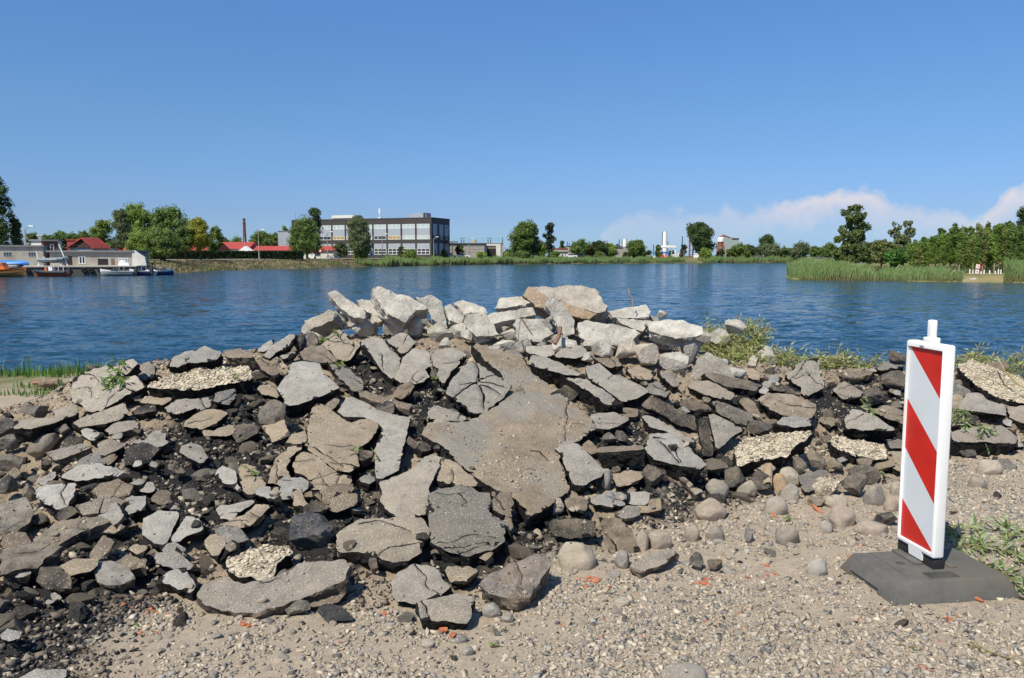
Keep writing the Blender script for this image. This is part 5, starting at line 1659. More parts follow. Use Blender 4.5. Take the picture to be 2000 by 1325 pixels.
# ------------------------------------------------------------------ striped beacon on its rubber foot
def ev(o, cutters):
    for c in cutters:
        md = o.modifiers.new('b', 'BOOLEAN'); md.operation = 'DIFFERENCE'; md.object = c; md.solver = 'EXACT'
    bpy.context.view_layer.update()
    dg = bpy.context.evaluated_depsgraph_get(); dg.update()
    me = bpy.data.meshes.new_from_object(o.evaluated_get(dg))
    o.modifiers.clear()
    old = o.data; o.data = me
    for c in cutters: bpy.data.objects.remove(c)
    return o


def rbox(name, x0, x1, y0, y1, z0, z1, m, parent, bev=0.006, seg=3, taper=0.0):
    bm = bmesh.new()
    V = []
    for zz, t in ((z0, 0), (z1, taper)):
        for a, b_ in ((x0 + t, y0 + t), (x1 - t, y0 + t), (x1 - t, y1 - t), (x0 + t, y1 - t)):
            V.append(bm.verts.new((a, b_, zz)))
    for f_ in [(3, 2, 1, 0), (4, 5, 6, 7), (0, 1, 5, 4), (1, 2, 6, 5), (2, 3, 7, 6), (3, 0, 4, 7)]:
        bm.faces.new([V[k] for k in f_])
    bmesh.ops.bevel(bm, geom=bm.edges[:], offset=bev, segments=seg, affect='EDGES', profile=0.5)
    me = bpy.data.meshes.new(name); bm.to_mesh(me); bm.free()
    me.materials.append(m)
    me.polygons.foreach_set('use_smooth', np.ones(len(me.polygons), dtype=bool))
    me.set_sharp_from_angle(angle=R(40))
    return link(name, me, parent=parent)


M['rubber'] = mat('recycled_rubber', (0.108, 0.105, 0.098), 0.85, 0.25, 0.18, 14, 0.002, 220, col2=(0.12, 0.108, 0.092))
M['blackrub'] = mat('black_plastic', (0.02, 0.02, 0.022), 0.6, 0.4)
M['wplastic'] = mat('white_plastic', (0.80, 0.80, 0.79), 0.4, 0.4, 0.05, 5)
add_dust(M['wplastic'], 6, (0.60, 0.56, 0.48), 0.60, 0.78, 0.5)
M['sheetw'] = mat('white_reflective_sheet', (0.60, 0.64, 0.67), 0.35, 0.5, 0.06, 3)
M['sheetr'] = mat('red_reflective_sheet', (0.52, 0.018, 0.012), 0.35, 0.4, 0.14, 7)
add_dust(M['sheetr'], 9, (0.42, 0.10, 0.07), 0.60, 0.8, 0.5)
add_dust(M['sheetw'], 9, (0.42, 0.42, 0.39), 0.58, 0.8, 0.5)
bx0, by0 = 2.048, 3.85
be = empty('safety_beacon', (bx0, by0, 0.0), R(8))
tag(be, 'white roadworks beacon panel with slanting red stripes on a black rubber foot', 'traffic beacon')
ft = rbox('rubber_foot', -0.335, 0.325, -0.30, 0.17, -0.01, 0.085, M['rubber'], be, 0.010, 2, 0.045)
hole = rbox('hole', -0.105, 0.05, -0.232, -0.16, 0.02, 0.2, M['rubber'], None, 0.008, 2)
hole.location = be.location; hole.rotation_euler = be.rotation_euler
slot = rbox('slot', -0.15, -0.11, -0.055, -0.015, 0.05, 0.2, M['rubber'], None, 0.004, 2)
slot.location = be.location; slot.rotation_euler = be.rotation_euler
groove = rbox('groove', -0.205, -0.197, -0.20, 0.11, 0.081, 0.2, M['rubber'], None, 0.001, 1)
groove.location = be.location; groove.rotation_euler = be.rotation_euler
under = rbox('under', -0.36, -0.315, -0.16, 0.08, -0.2, 0.016, M['rubber'], None, 0.004, 1)
under.location = be.location; under.rotation_euler = be.rotation_euler
ev(ft, [hole, slot, groove, under])
ft.data.set_sharp_from_angle(angle=R(30))
rbox('foot_rim', -0.075, -0.03, -0.07, 0.12, 0.08, 0.097, M['rubber'], be, 0.004, 2)
rbox('foot_rim', 0.07, 0.11, -0.13, 0.12, 0.08, 0.095, M['rubber'], be, 0.004, 2)
rbox('socket', -0.022, 0.035, -0.135, 0.15, 0.07, 0.136, M['blackrub'], be, 0.004, 2)
# panel body, a shallow box with a recess on the face turned to the left
pw, z0, z1 = 0.145, 0.14, 1.18
body = rbox('frame', -0.036, 0.026, -pw, pw, z0, z1, M['wplastic'], be, 0.013, 4)
rc = rbox('rc', -0.08, -0.022, -pw + 0.014, pw - 0.014, z0 + 0.022, z1 - 0.028, M['wplastic'], None, 0.003, 2)
rc.location = be.location; rc.rotation_euler = be.rotation_euler
ev(body, [rc])
body.data.set_sharp_from_angle(angle=R(40))
tp = MB(); tp.prism([(-0.03, 0.10), (0.012, 0.10), (0.035, 0.155), (-0.036, 0.155)], -0.055, 0.045)
tp.build('tongue', M['wplastic'], be)
rbox('carry_lug', -0.024, 0.024, -0.034, 0.034, 1.175, 1.205, M['wplastic'], be, 0.006, 3)
st_ = rbox('carry_stem', -0.016, 0.016, -0.020, 0.020, 1.20, 1.290, M['wplastic'], be, 0.009, 4)
rbox('carry_slot', -0.040, -0.0345, 0.005, 0.035, 1.158, 1.164, mat('grey_slot', (0.3, 0.3, 0.3), 0.7), be, 0.001, 1)
# sheet with slanting stripes; local -y is the near edge, +y the far one
sh = MB()
yl, yr, zb, zt_ = pw - 0.017, -pw + 0.017, z0 + 0.026, z1 - 0.032
X0 = -0.0235
cuts = [(1.148, 0.906), (0.882, 0.650), (0.630, 0.392), (0.363, 0.166)]      # (left edge z, right edge z)
lines_ = [(zt_, zt_)] + cuts + [(zb, zb)]
for i, (a, b_) in enumerate(zip(lines_[:-1], lines_[1:])):
    V = [(X0, yl, a[0]), (X0, yr, a[1]), (X0, yr, b_[1]), (X0, yl, b_[0])]
    Fc = [(0, 1, 2, 3)] if i not in (4,) else [(0, 1, 2, 3)]
    sh.add(V, Fc, 1 if i % 2 == 0 else 0)
sh.build('striped_sheet', [M['sheetw'], M['sheetr']], be)
ALLB = [(2.075, 3.86)]

# ------------------------------------------------------------------ brown pipe
pa, pb = hit(1501, 905), hit(1499, 962)
pa = pa + np.array([0, 0, 0.03]); pb = pb + np.array([0, 0, 0.045])
ax = Vector(pb - pa); q = ax.to_track_quat('Z', 'Y')
V, Fc = [], []
n = 28
for (t, r_) in ((0, .031), (1, .031), (1, .026), (0, .026)):
    for i in range(n):
        a = 2 * math.pi * i / n
        sq = 1 - 0.10 * math.cos(3 * a) * t
        V.append(tuple(Vector(pa) + ax * t + q @ Vector((math.cos(a) * r_ * sq, math.sin(a) * r_ * sq, 0))))
for k in range(4):
    for i in range(n):
        Fc.append((k * n + i, k * n + (i + 1) % n, ((k + 1) % 4) * n + (i + 1) % n, ((k + 1) % 4) * n + i))
pm = mat('brown_pipe', (0.33, 0.25, 0.175), 0.6, 0.4, 0.12, 12)
tag(link('pipe', mesh('pipe', V, Fc, pm, smooth=True)), 'short brown plastic pipe with an open end sticking out of the gravel', 'pipe')
bpy.data.objects['pipe'].data.set_sharp_from_angle(angle=R(50))


# ------------------------------------------------------------------ twigs, leaves and grass
class Plant:
    def __init__(s):
        s.V, s.F, s.C = [], [], []
        s.SV, s.SF = [], []

    def leaf(s, p, d, n, ln, wd, col):
        d = d / (np.linalg.norm(d) + 1e-9)
        sd = np.cross(d, n); sd /= (np.linalg.norm(sd) + 1e-9)
        nn = np.cross(sd, d)
        b = len(s.V)
        s.V += [p, p + d * ln * .35 + sd * wd / 2 - nn * wd * .12, p + d * ln * .42 + nn * wd * 0.1, p + d * ln * .35 - sd * wd / 2 - nn * wd * .12, p + d * ln - nn * ln * .12]
        s.F += [(b, b + 1, b + 2), (b, b + 2, b + 3), (b + 1, b + 4, b + 2), (b + 2, b + 4, b + 3)]
        s.C += [col] * 5

    def stem(s, a, b_, r):
        t = MB(); t.tube(a, b_, r, r * .8, 5)
        k = len(s.SV)
        s.SV += t.V; s.SF += [tuple(i + k for i in f) for f in t.F]

    def build(s, name, label, cat, group=None, stemc=(0.16, 0.13, 0.05)):
        allv = np.array(s.V + [tuple(v) for v in s.SV])
        base = np.array([allv[:, 0].mean(), allv[:, 1].mean(), allv[:, 2].min()])
        e = empty(name, tuple(base))
        tag(e, label, cat, group)
        if s.V:
            link('leaves', mesh('leaves', np.array(s.V) - base, s.F, M['leaf'], col=np.array(s.C)), parent=e)
        if s.SV:
            link('stem', mesh('stem', np.array(s.SV) - base, s.SF, M['bark']), parent=e, color=stemc)
        return e


LG = [(0.22, 0.30, 0.10), (0.14, 0.23, 0.055), (0.34, 0.40, 0.24), (0.28, 0.33, 0.14), (0.42, 0.46, 0.33)]


def lcol(pal_=LG):
    c = rnd.choice(pal_)
    v = rnd.uniform(.8, 1.2)
    return (c[0] * v, c[1] * v, c[2] * v)


def twig(pl, pts, ll=0.07, lw=0.013, step=0.02, r=0.003, spread=0.9, pal_=LG):
    """leafy twig through world points"""
    pts = [np.array(p, float) for p in pts]
    for a, b_ in zip(pts[:-1], pts[1:]):
        pl.stem(a, b_, r)
        L = np.linalg.norm(b_ - a); d = (b_ - a) / L
        k = max(1, int(L / step))
        for j in range(k):
            p = a + (b_ - a) * (j + rnd.random()) / k
            rv = np.array([rnd.gauss(0, 1), rnd.gauss(0, 1), rnd.gauss(0, .8) - 0.15])
            rv -= d * (rv @ d); rv /= np.linalg.norm(rv) + 1e-9
            dd = d * 0.8 + rv * spread
            nrm = np.array([rnd.gauss(0, .5), rnd.gauss(0, .5) - .3, 1.0])
            pl.leaf(p, dd, nrm, ll * rnd.uniform(.6, 1.2), lw * rnd.uniform(.8, 1.2), lcol(pal_))


def surf(px, py, lift=0.02):
    g = hit(px, py)
    d = drop(g[0], g[1])
    zz = d[0] if d else g[2]
    # walk towards the point really seen at this pixel
    r0 = ray(px, py)
    h_ = BV.ray_cast(Vector(CAM), Vector(r0).normalized())
    if h_[0] is not None and h_[0].y < 14:
        return np.array(h_[0]) + np.array([0, 0, lift])
    return np.array([g[0], g[1], zz + lift])


def twigs(name, label, plist, n=6, jit=14, lift=0.03, group=None, **kw):
    pl = Plant()
    for pp in plist:
        base = [surf(a, b_, lift) for a, b_ in pp]
        twig(pl, base, r=0.004, **kw)
        for k in range(n):
            i = rnd.randrange(len(base) - 1)
            a = base[i] + (base[i + 1] - base[i]) * rnd.random()
            s_ = jit / F * a[1]
            b_ = a + np.array([rnd.gauss(0, s_), rnd.gauss(0, s_), abs(rnd.gauss(0, s_ * .5))])
            twig(pl, [a, b_], r=0.002, **kw)
    return pl.build(name, label, 'plant' if 'sprig' in name else 'branch', group)


twigs('willow_branch', 'cut willow branch with long pale leaves lying on the gravel right of the beacon base',
      [[(1856, 1085), (1890, 1075), (1930, 1080), (1975, 1090), (2030, 1110)], [(1870, 1095), (1920, 1112), (1965, 1135), (2010, 1175)], [(1885, 1080), (1870, 1050), (1860, 1035)], [(1925, 1085), (1908, 1050), (1905, 1035)], [(1960, 1090), (1970, 1050), (1965, 1040)], [(1990, 1110), (2020, 1080), (2040, 1060)]],
      n=6, jit=26, lift=0.03, ll=0.085, lw=0.018, step=0.016)
twigs('willow_branch', 'leafy twig hanging over the dark slab edge just right of the beacon', [[(1858, 806), (1885, 815), (1900, 835), (1915, 860), (1932, 885)], [(1862, 800), (1870, 830)], [(1880, 812), (1886, 846)], [(1905, 840), (1945, 852)]], n=4, jit=12, ll=0.075, lw=0.016, step=0.014, lift=0.03)
twigs('willow_branch', 'small twig with pale leaves on the dark lump left of the beacon', [[(1676, 782), (1690, 798), (1702, 812)]], n=3, jit=10, ll=0.07, lw=0.014, step=0.016)
twigs('leafy_sprig', 'tiny green sprig beside the dark round cobble left of the beacon', [[(1716, 926), (1728, 940)]], n=2, jit=7, ll=0.05, lw=0.012)
GG = [(0.10, 0.22, 0.035), (0.16, 0.28, 0.05), (0.22, 0.33, 0.10)]
twigs('leafy_sprig', 'leafy green stem lying across the large tilted slab at the left', [[(241, 708), (234, 725), (228, 745), (212, 768)], [(230, 735), (243, 755)], [(228, 742), (205, 765)]], n=4, jit=9, ll=0.075, lw=0.02, step=0.016, pal_=GG)
twigs('leafy_sprig', 'small green weed in the black rubble left of the brown slabs', [[(485, 925), (496, 938)]], n=4, jit=7, ll=0.05, lw=0.014, pal_=GG)
twigs('leafy_sprig', 'small green weed under the right end of the gravel-crusted long slab', [[(455, 745), (462, 752)]], n=3, jit=6, ll=0.06, lw=0.02, pal_=GG)
twigs('leafy_sprig', 'wilted weed on the tan upright slab below the concrete rubble', [[(652, 650), (660, 658)], [(640, 668), (624, 672)]], n=3, jit=7, ll=0.055, lw=0.015, pal_=GG)
twigs('leafy_sprig', 'weed growing between the tan upright slab and the upper grey slabs', [[(655, 715), (664, 722)], [(676, 722), (668, 718)]], n=3, jit=7, ll=0.05, lw=0.015, pal_=GG)
twigs('leafy_sprig', 'weed in the black gap beside the joined upper slabs', [[(850, 748), (858, 755)]], n=4, jit=5, ll=0.05, lw=0.014, pal_=GG)
twigs('leafy_sprig', 'weed on the black gap beside the big brown slab', [[(685, 888), (698, 892)], [(733, 895), (738, 905)]], n=2, jit=5, ll=0.05, lw=0.012, pal_=GG)
twigs('leafy_sprig', 'fallen green leaves on the gravel at the lower left', [[(258, 1224), (274, 1217)]], n=2, jit=5, ll=0.04, lw=0.012, pal_=GG, lift=0.006)
twigs('leafy_sprig', 'green leaves lying on the gravel near the bottom centre', [[(958, 1266), (976, 1264)]], n=2, jit=5, ll=0.035, lw=0.012, pal_=GG, lift=0.006)
twigs('leafy_sprig', 'small green plant among the gravel left of the dark tan cobble', [[(1538, 1012), (1541, 1022)]], n=5, jit=5, ll=0.035, lw=0.012, pal_=GG)
twigs('leafy_sprig', 'thin green sprig lying on the dirt in the lower right', [[(1755, 1262), (1800, 1270)]], n=1, jit=6, ll=0.04, lw=0.008, pal_=GG, lift=0.006)
twigs('willow_branch', 'dry twig with a few leaves at the lower right edge', [[(1905, 1268), (1950, 1285), (2005, 1300)]], n=3, jit=12, ll=0.05, lw=0.008, lift=0.01, pal_=[(0.3, 0.22, 0.1), (0.2, 0.25, 0.08)])
twigs('leafy_sprig', 'single pale leaf sprig on the ground right of the beacon', [[(1872, 975), (1882, 980)]], n=1, jit=4, ll=0.05, lw=0.02, lift=0.006)
# the heap of cut willow behind the pile, several separate bushes
LW = [(0.32, 0.38, 0.12), (0.24, 0.34, 0.08), (0.46, 0.50, 0.30), (0.38, 0.40, 0.14), (0.40, 0.36, 0.18)]


def bush(name, label, px0, px1, py0, py1, D, n, ll=0.07, lw=0.016, up=0.0, group=None):
    pl = Plant()
    for k in range(int(n * 1.9)):
        u, v = rnd.random(), rnd.random()
        a = P(px0 + (px1 - px0) * u, py1 - (py1 - py0) * v * 0.85, D + rnd.uniform(-.25, .35))
        ln = rnd.uniform(0.07, 0.20)
        d = np.array([rnd.gauss(0, 1), rnd.gauss(0, .7), rnd.gauss(up, .5)]); d /= np.linalg.norm(d)
        twig(pl, [a, a + d * ln], ll=ll, lw=lw, step=0.028, r=0.0025, pal_=LW)
    return pl.build(name, label, 'shrub', group)


bush('cut_willow', 'bushy heap of cut willow right of the white rubble', 1376, 1480, 650, 742, 8.3, 270)
bush('cut_willow', 'taller willow shoots standing at the right top of the willow heap', 1425, 1490, 632, 700, 8.6, 120, up=0.8)
bush('cut_willow', 'willow leaves hanging over the rocks at the left of the willow heap', 1370, 1420, 632, 700, 8.4, 95)
bush('cut_willow', 'front part of the willow heap spilling over the white lumps', 1392, 1478, 672, 738, 7.85, 95)
bush('cut_willow', 'low willow leaves between the pale rocks and the upright crest slab', 1478, 1570, 688, 745, 8.3, 170)
bush('cut_willow', 'low strip of cut willow behind the upright crest slab', 1590, 1660, 690, 728, 8.5, 120)
bush('cut_willow', 'sloping strip of cut willow behind the right crest', 1650, 1715, 702, 730, 8.6, 60)
bush('cut_willow', 'willow twigs at the top right behind the beacon', 1866, 1925, 688, 714, 8.2, 45)
bush('cut_willow', 'cut willow leaves at the right edge behind the gravel-crusted slab', 1930, 2060, 690, 742, 8.4, 110)
for pp, lb in ([[(1508, 700), (1506, 672)], 'single willow shoot rising over the water right of the pale rocks'], [[(1640, 700), (1630, 668), (1618, 676)], 'curved willow shoot leaning over the water left of the beacon']):
    pl = Plant()
    twig(pl, [P(a, b_, 8.8) for a, b_ in pp], ll=0.06, lw=0.012, step=0.03, r=0.002, pal_=LW)
    pl.build('willow_shoot', lb, 'twig')


def stick(name, label, cat, pts, r, col):
    m = MB()
    for a, b_ in zip(pts[:-1], pts[1:]): m.tube(a, b_, r, r * .85, 7)
    return tag(m.build(name, M['bark'], color=col), label, cat)


stick('dead_twig', 'bare brown twig standing upright on the right of the white rubble', 'twig', [P(1236, 598, 7.6), P(1235, 582, 7.6), P(1229, 576, 7.6), P(1228, 563, 7.6)], 0.006, (0.35, 0.25, 0.17))
stick('rusty_bar', 'thin rusty bar leaning on the triangular block', 'steel bar', [P(1018, 622, 7.0), P(1040, 655, 6.95)], 0.006, (0.12, 0.07, 0.05))
stick('rusty_bar', 'rusty wire hanging down left of the leaning bar', 'steel bar', [P(1017, 620, 7.0), P(1013, 650, 6.95), P(1012, 668, 6.9)], 0.004, (0.2, 0.13, 0.09))
stick('wood_splinter', 'brown splintered wood stuck under the narrow upright slab', 'wood piece', [P(1094, 640, 7.05), P(1092, 656, 6.95), P(1084, 672, 6.9)], 0.02, (0.20, 0.12, 0.085))
stick('dead_branch', 'grey branch lying below the willow heap', 'branch', [P(1462, 726, 7.5), P(1490, 732, 7.4), P(1512, 738, 7.3)], 0.016, (0.28, 0.24, 0.19))
stick('dead_branch', 'bent bare stick over the top right gravel-crusted slab', 'branch', [P(1948, 698, 7.3), P(1962, 725, 7.1), P(1985, 748, 7.0), P(2010, 762, 6.9)], 0.008, (0.3, 0.25, 0.12))
stick('rusty_wire', 'thin reddish wire sticking out below the large tilted slab', 'wire', [P(279, 762, 6.0), P(268, 780, 5.9), P(258, 795, 5.8)], 0.003, (0.2, 0.07, 0.04))
stick('grey_wire', 'thin wire lying across the cracked brown slab', 'wire', [surf(550, 940, .01), surf(620, 948, .012), surf(690, 950, .012)], 0.002, (0.25, 0.2, 0.15))
tw = MB()
g = surf(148, 1160, 0.012)
a_ = np.array([0.045, 0.03, 0.004])
tw.add([g - a_, g + np.array([0.01, -0.012, 0.006]), g + a_, g + np.array([-0.01, 0.016, 0.014])], [(0, 1, 2, 3)])
tag(tw.build('dry_leaf', mat('orange_leaf', (0.38, 0.15, 0.05), 0.7)), 'curled orange-brown dry leaf on the black crumbs at the lower left', 'leaf')

# grass on the bank at the left
N_ = 5200
Vg, Fg, Cg = [], [], []
for k in range(N_):
    if k < 3600:
        if k % 2: continue
        X = rnd.uniform(-8.5, -5.2); Y = rnd.uniform(10.4, 11.6); hgt = rnd.uniform(.03, .11) * (1.9 if rnd.random() < .08 else 1) * (1.0 + 0.5 * math.sin(X * 5)); zb_ = float(H(X, Y))
    else:
        X = rnd.uniform(-8.0, -4.6); Y = rnd.uniform(9.0, 10.1); hgt = rnd.uniform(.03, .08); zb_ = float(H(X, Y))
        if vnoise(np.array([[X * 1.5, Y * 3, 0]]))[0] < -0.15: continue
    if k % 3 == 0 and k < 3600:
        X = rnd.choice([-7.9, -7.3, -6.6, -6.1, -5.8]) + rnd.gauss(0, .18); hgt *= 1.25
    w_ = rnd.uniform(.006, .012)
    a = rnd.uniform(0, 6.28); bend = rnd.uniform(.05, .35) * hgt
    dx, dy = math.cos(a), math.sin(a)
    b = len(Vg)
    Vg += [(X - dy * w_, Y + dx * w_, zb_ - .02), (X + dy * w_, Y - dx * w_, zb_ - .02), (X + dx * bend * .4 + dy * w_ * .7, Y + dy * bend * .4 - dx * w_ * .7, zb_ + hgt * .6), (X + dx * bend * .4 - dy * w_ * .7, Y + dy * bend * .4 + dx * w_ * .7, zb_ + hgt * .6), (X + dx * bend, Y + dy * bend, zb_ + hgt)]
    Fg += [(b, b + 1, b + 2, b + 3), (b + 3, b + 2, b + 4)]
    c = rnd.choice([(0.10, 0.24, 0.04), (0.16, 0.30, 0.05), (0.08, 0.17, 0.04), (0.24, 0.26, 0.09)])
    Cg += [c] * 5
tag(link('grass', mesh('grass', Vg, Fg, M['leaf'], col=np.array(Cg))), kind='stuff')
rock('dirt_mound', 100, 748, 50, 18, 'low brown mound of earth on the grass bank at the left', 'earth mound', kind='lump', m='rubble', col=(0.2, 0.15, 0.11), D=9.4)
rock('dirt_mound', 70, 748, 26, 10, 'reddish patch of brick earth beside the low brown mound', 'earth mound', kind='lump', m='rubble', col=(0.26, 0.14, 0.10), D=9.4)
# ------------------------------------------------------------------ the far shore
M['wallbeige'] = mat('beige_brick_wall', (0.36, 0.335, 0.29), 0.9, 0.2, 0.14, 1.6, col2=(0.30, 0.27, 0.23))
M['wallwhite'] = mat('white_wall', (0.62, 0.60, 0.55), 0.9, 0.2, 0.1, 0.8)
M['wallbrick'] = mat('red_brick_wall', (0.17, 0.06, 0.045), 0.9, 0.2, 0.25, 2.5)
M['roofgrey'] = mat('grey_flat_roof', (0.17, 0.18, 0.19), 0.8, 0.3, 0.1, 1)
M['roofred'] = mat('red_sheet_roof', (0.36, 0.055, 0.045), 0.6, 0.4, 0.12, 0.5)
M['dark'] = mat('dark_opening', (0.02, 0.018, 0.018), 0.7, 0.3)
M['glassd'] = mat('dark_glass', (0.04, 0.055, 0.065), 0.12, 0.6)
M['glassl'] = mat('light_glass', (0.42, 0.50, 0.50), 0.25, 0.5, 0.15, 0.5)
M['glasso'] = mat('curtained_glass', (0.40, 0.27, 0.10), 0.4, 0.5, 0.2, 1.0)
M['frame'] = mat('white_frame', (0.75, 0.75, 0.74), 0.5, 0.4)
M['claddark'] = mat('dark_brown_cladding', (0.055, 0.047, 0.045), 0.6, 0.4, 0.08, 0.4)
M['cladgrey'] = mat('grey_panel', (0.33, 0.36, 0.40), 0.5, 0.4, 0.05, 0.3)
M['brownwood'] = mat('brown_boards', (0.085, 0.05, 0.035), 0.85, 0.2, 0.2, 4)
M['concretefar'] = mat('grey_concrete', (0.33, 0.31, 0.28), 0.9, 0.2, 0.15, 0.8)
M['whitefar'] = mat('white_silo_paint', (0.78, 0.78, 0.76), 0.6, 0.4, 0.03, 0.5)
M['rust'] = mat('rust_red_steel', (0.24, 0.075, 0.05), 0.8, 0.3, 0.25, 1.0)
M['tyre'] = mat('black_tyre', (0.015, 0.015, 0.015), 0.8, 0.3)
M['orange'] = mat('orange_hull', (0.62, 0.17, 0.03), 0.45, 0.5, 0.08, 1)
M['blue'] = mat('blue_hull', (0.03, 0.20, 0.58), 0.45, 0.5, 0.08, 1)
M['navy'] = mat('navy_hull', (0.015, 0.03, 0.14), 0.4, 0.5)
M['greyrib'] = mat('grey_rubber_tube', (0.20, 0.24, 0.26), 0.6, 0.4, 0.1, 2)
M['wboat'] = mat('white_hull', (0.72, 0.73, 0.73), 0.35, 0.5)
M['greysteel'] = mat('galvanised_steel', (0.36, 0.37, 0.37), 0.5, 0.5)
M['polegrey'] = mat('grey_pole', (0.30, 0.28, 0.25), 0.8, 0.3)
M['carw'] = mat('silver_car_paint', (0.6, 0.62, 0.64), 0.3, 0.6)
M['card'] = mat('dark_car_paint', (0.03, 0.035, 0.05), 0.3, 0.6)
M['signred'] = mat('red_sign_paint', (0.6, 0.03, 0.03), 0.5, 0.4)
M['trussblue'] = mat('light_blue_steel', (0.25, 0.48, 0.62), 0.6, 0.4)
M['ironblack'] = mat('dark_iron', (0.04, 0.04, 0.045), 0.7, 0.3)
M['yellow'] = mat('yellow_tank', (0.55, 0.36, 0.06), 0.6, 0.3)


def thing(name, label, cat, loc, rz=0, group=None):
    return tag(empty(name, tuple(loc), rz), label, cat, group)


def lx(px, D, px0, z=0):      # local x of a column relative to column px0 at distance D
    return (px - px0) / F * D * (1.0)


def mpp(D): return D / F


def SD(px, D, m=10):
    """keep things on the far shore behind the waterline"""
    if px > 1545 or D < 140: return D
    ys = np.interp(px, [a_ for a_, b_ in SHORE], [b_ for a_, b_ in SHORE])
    return max(D, onz(px, ys, WZ)[1] + m + (D * 3.7) % 5)


# --- quay and boathouse area, seen at about 108-114 m
DQ = 111.0
q0, q1 = PX(-60, 107), PX(262, 113)


def window(parent, x0, x1, z0, z1, y, frame='frame', glass='glassd', nx=1, nm='window', fr=0.07, nz=1):
    w = MB()
    w.box(x0, x1, y - .05, y + .02, z0, z0 + fr); w.box(x0, x1, y - .05, y + .02, z1 - fr, z1)
    w.box(x0, x0 + fr, y - .05, y + .02, z0 + fr, z1 - fr); w.box(x1 - fr, x1, y - .05, y + .02, z0 + fr, z1 - fr)
    for k in range(1, nx):
        xx = x0 + (x1 - x0) * k / nx
        w.box(xx - fr / 2, xx + fr / 2, y - .045, y + .02, z0 + fr, z1 - fr)
    for k in range(1, nz):
        zz = z0 + (z1 - z0) * k / nz
        w.box(x0 + fr, x1 - fr, y - .04, y + .02, zz - fr / 2, zz + fr / 2)
    o = w.build(nm, M[frame], parent)
    g = MB(); g.box(x0 + fr * .5, x1 - fr * .5, y - .02, y + .01, z0 + fr * .5, z1 - fr * .5)
    g.build('pane', M[glass], o)
    return o


# quay wall (rises to 0.2)
qa, qb = P(-80, 500, 103.5), P(264, 500, 109.5)
ang = math.atan2(qb[1] - qa[1], qb[0] - qa[0])
t = thing('quay', 'low concrete quay wall with hanging tyres below the boathouses', 'quay', (qa[0], qa[1], 0), ang)
ln = math.hypot(qb[0] - qa[0], qb[1] - qa[1])
m = MB(); m.box(0, ln, 0, 6.5, -1.6, 0.08); m.build('quay_wall', mat('dark_quay_wall', (0.10, 0.09, 0.08), 0.9, 0.2, 0.3, 1), t)
m = MB(); m.box(-0.1, ln + .1, -.15, 12, 0.083, 0.24); m.build('quay_edge', mat('pale_quay_edge', (0.42, 0.39, 0.34), 0.9), t)
for px_ in (48, 159, 173, 192, 205):
    s_ = (px_ + 80) / 344 * ln
    V, Fc = [], []
    for i in range(12):
        for j in range(6):
            a, b_ = i * math.tau / 12, j * math.tau / 6
            V.append((s_ + math.cos(a) * (.28 + .1 * math.cos(b_)), -.18 + .1 * math.sin(b_), -0.35 + math.sin(a) * (.28 + .1 * math.cos(b_))))
    for i in range(12):
        for j in range(6):
            Fc.append((i * 6 + j, ((i + 1) % 12) * 6 + j, ((i + 1) % 12) * 6 + (j + 1) % 6, i * 6 + (j + 1) % 6))
    link('tyre', mesh('tyre', V, Fc, M['tyre'], smooth=True), parent=t)


def building(name, label, cat, pxl, pxr, Dl, Dr, ztop, zbot, depth, wallm, roofm=None, over=0.15, group=None):
    if pxl > 300 and SD(pxr, Dr, 12) > Dr: ztop = 1.6 + (ztop - 1.6) * SD(pxr, Dr, 12) / Dr; Dl = Dr = SD(pxr, Dr, 12)
    a, b_ = P(pxl, 500, Dl), P(pxr, 500, Dr)
    L = math.hypot(b_[0] - a[0], b_[1] - a[1])
    t = thing(name, label, cat, (a[0], a[1], zbot), math.atan2(b_[1] - a[1], b_[0] - a[0]), group)
    h = ztop - zbot
    m = MB(); m.box(0, L, 0, depth, -1.0, h - 0.25); m.build('wall', M[wallm], t)
    if roofm:
        m = MB(); m.box(-over, L + over, -over - .1, depth + over, h - 0.246, h); m.build('roof', M[roofm], t)
    return t, L, h


t, L, h = building('storage_shed', 'long beige brick shed with two small dark windows behind the orange boat', 'shed', -75, 85, 108, 111, PZ(479, 110), 0.24, 8, 'wallbeige', 'roofgrey')
for px_ in (14, 63):
    s_ = (px_ + 75) / 160 * L
    window(t, s_ - .5, s_ + .5, h - 1.55, h - 0.95, 0, 'greysteel', 'glassd', 3, fr=.05)
t, L, h = building('brick_tower', 'red brick stair tower with a narrow white-framed window behind the boathouse', 'tower', 85, 114, 113, 114, PZ(468, 113), 0.24, 4, 'wallbrick', 'roofgrey')
window(t, 0.85, 1.35, h - 2.0, h - 0.65, 0, 'frame', 'glassd', 1, fr=.1)
t, L, h = building('rooftop_hut', 'pale hut on the left of the brick tower behind the long shed', 'hut', 62, 85, 118, 117, PZ(468, 118), 0.24, 3, 'wallwhite', 'roofgrey')
t, L, h = building('boathouse', 'low grey-white boathouse with dark garage door and windows on the quay', 'boathouse', 97, 259, 111, 112.5, PZ(489.5, 112), 0.24, 7, 'wallbeige', 'roofgrey', 0.3)


def sx(px): return (px - 97) / 162 * L


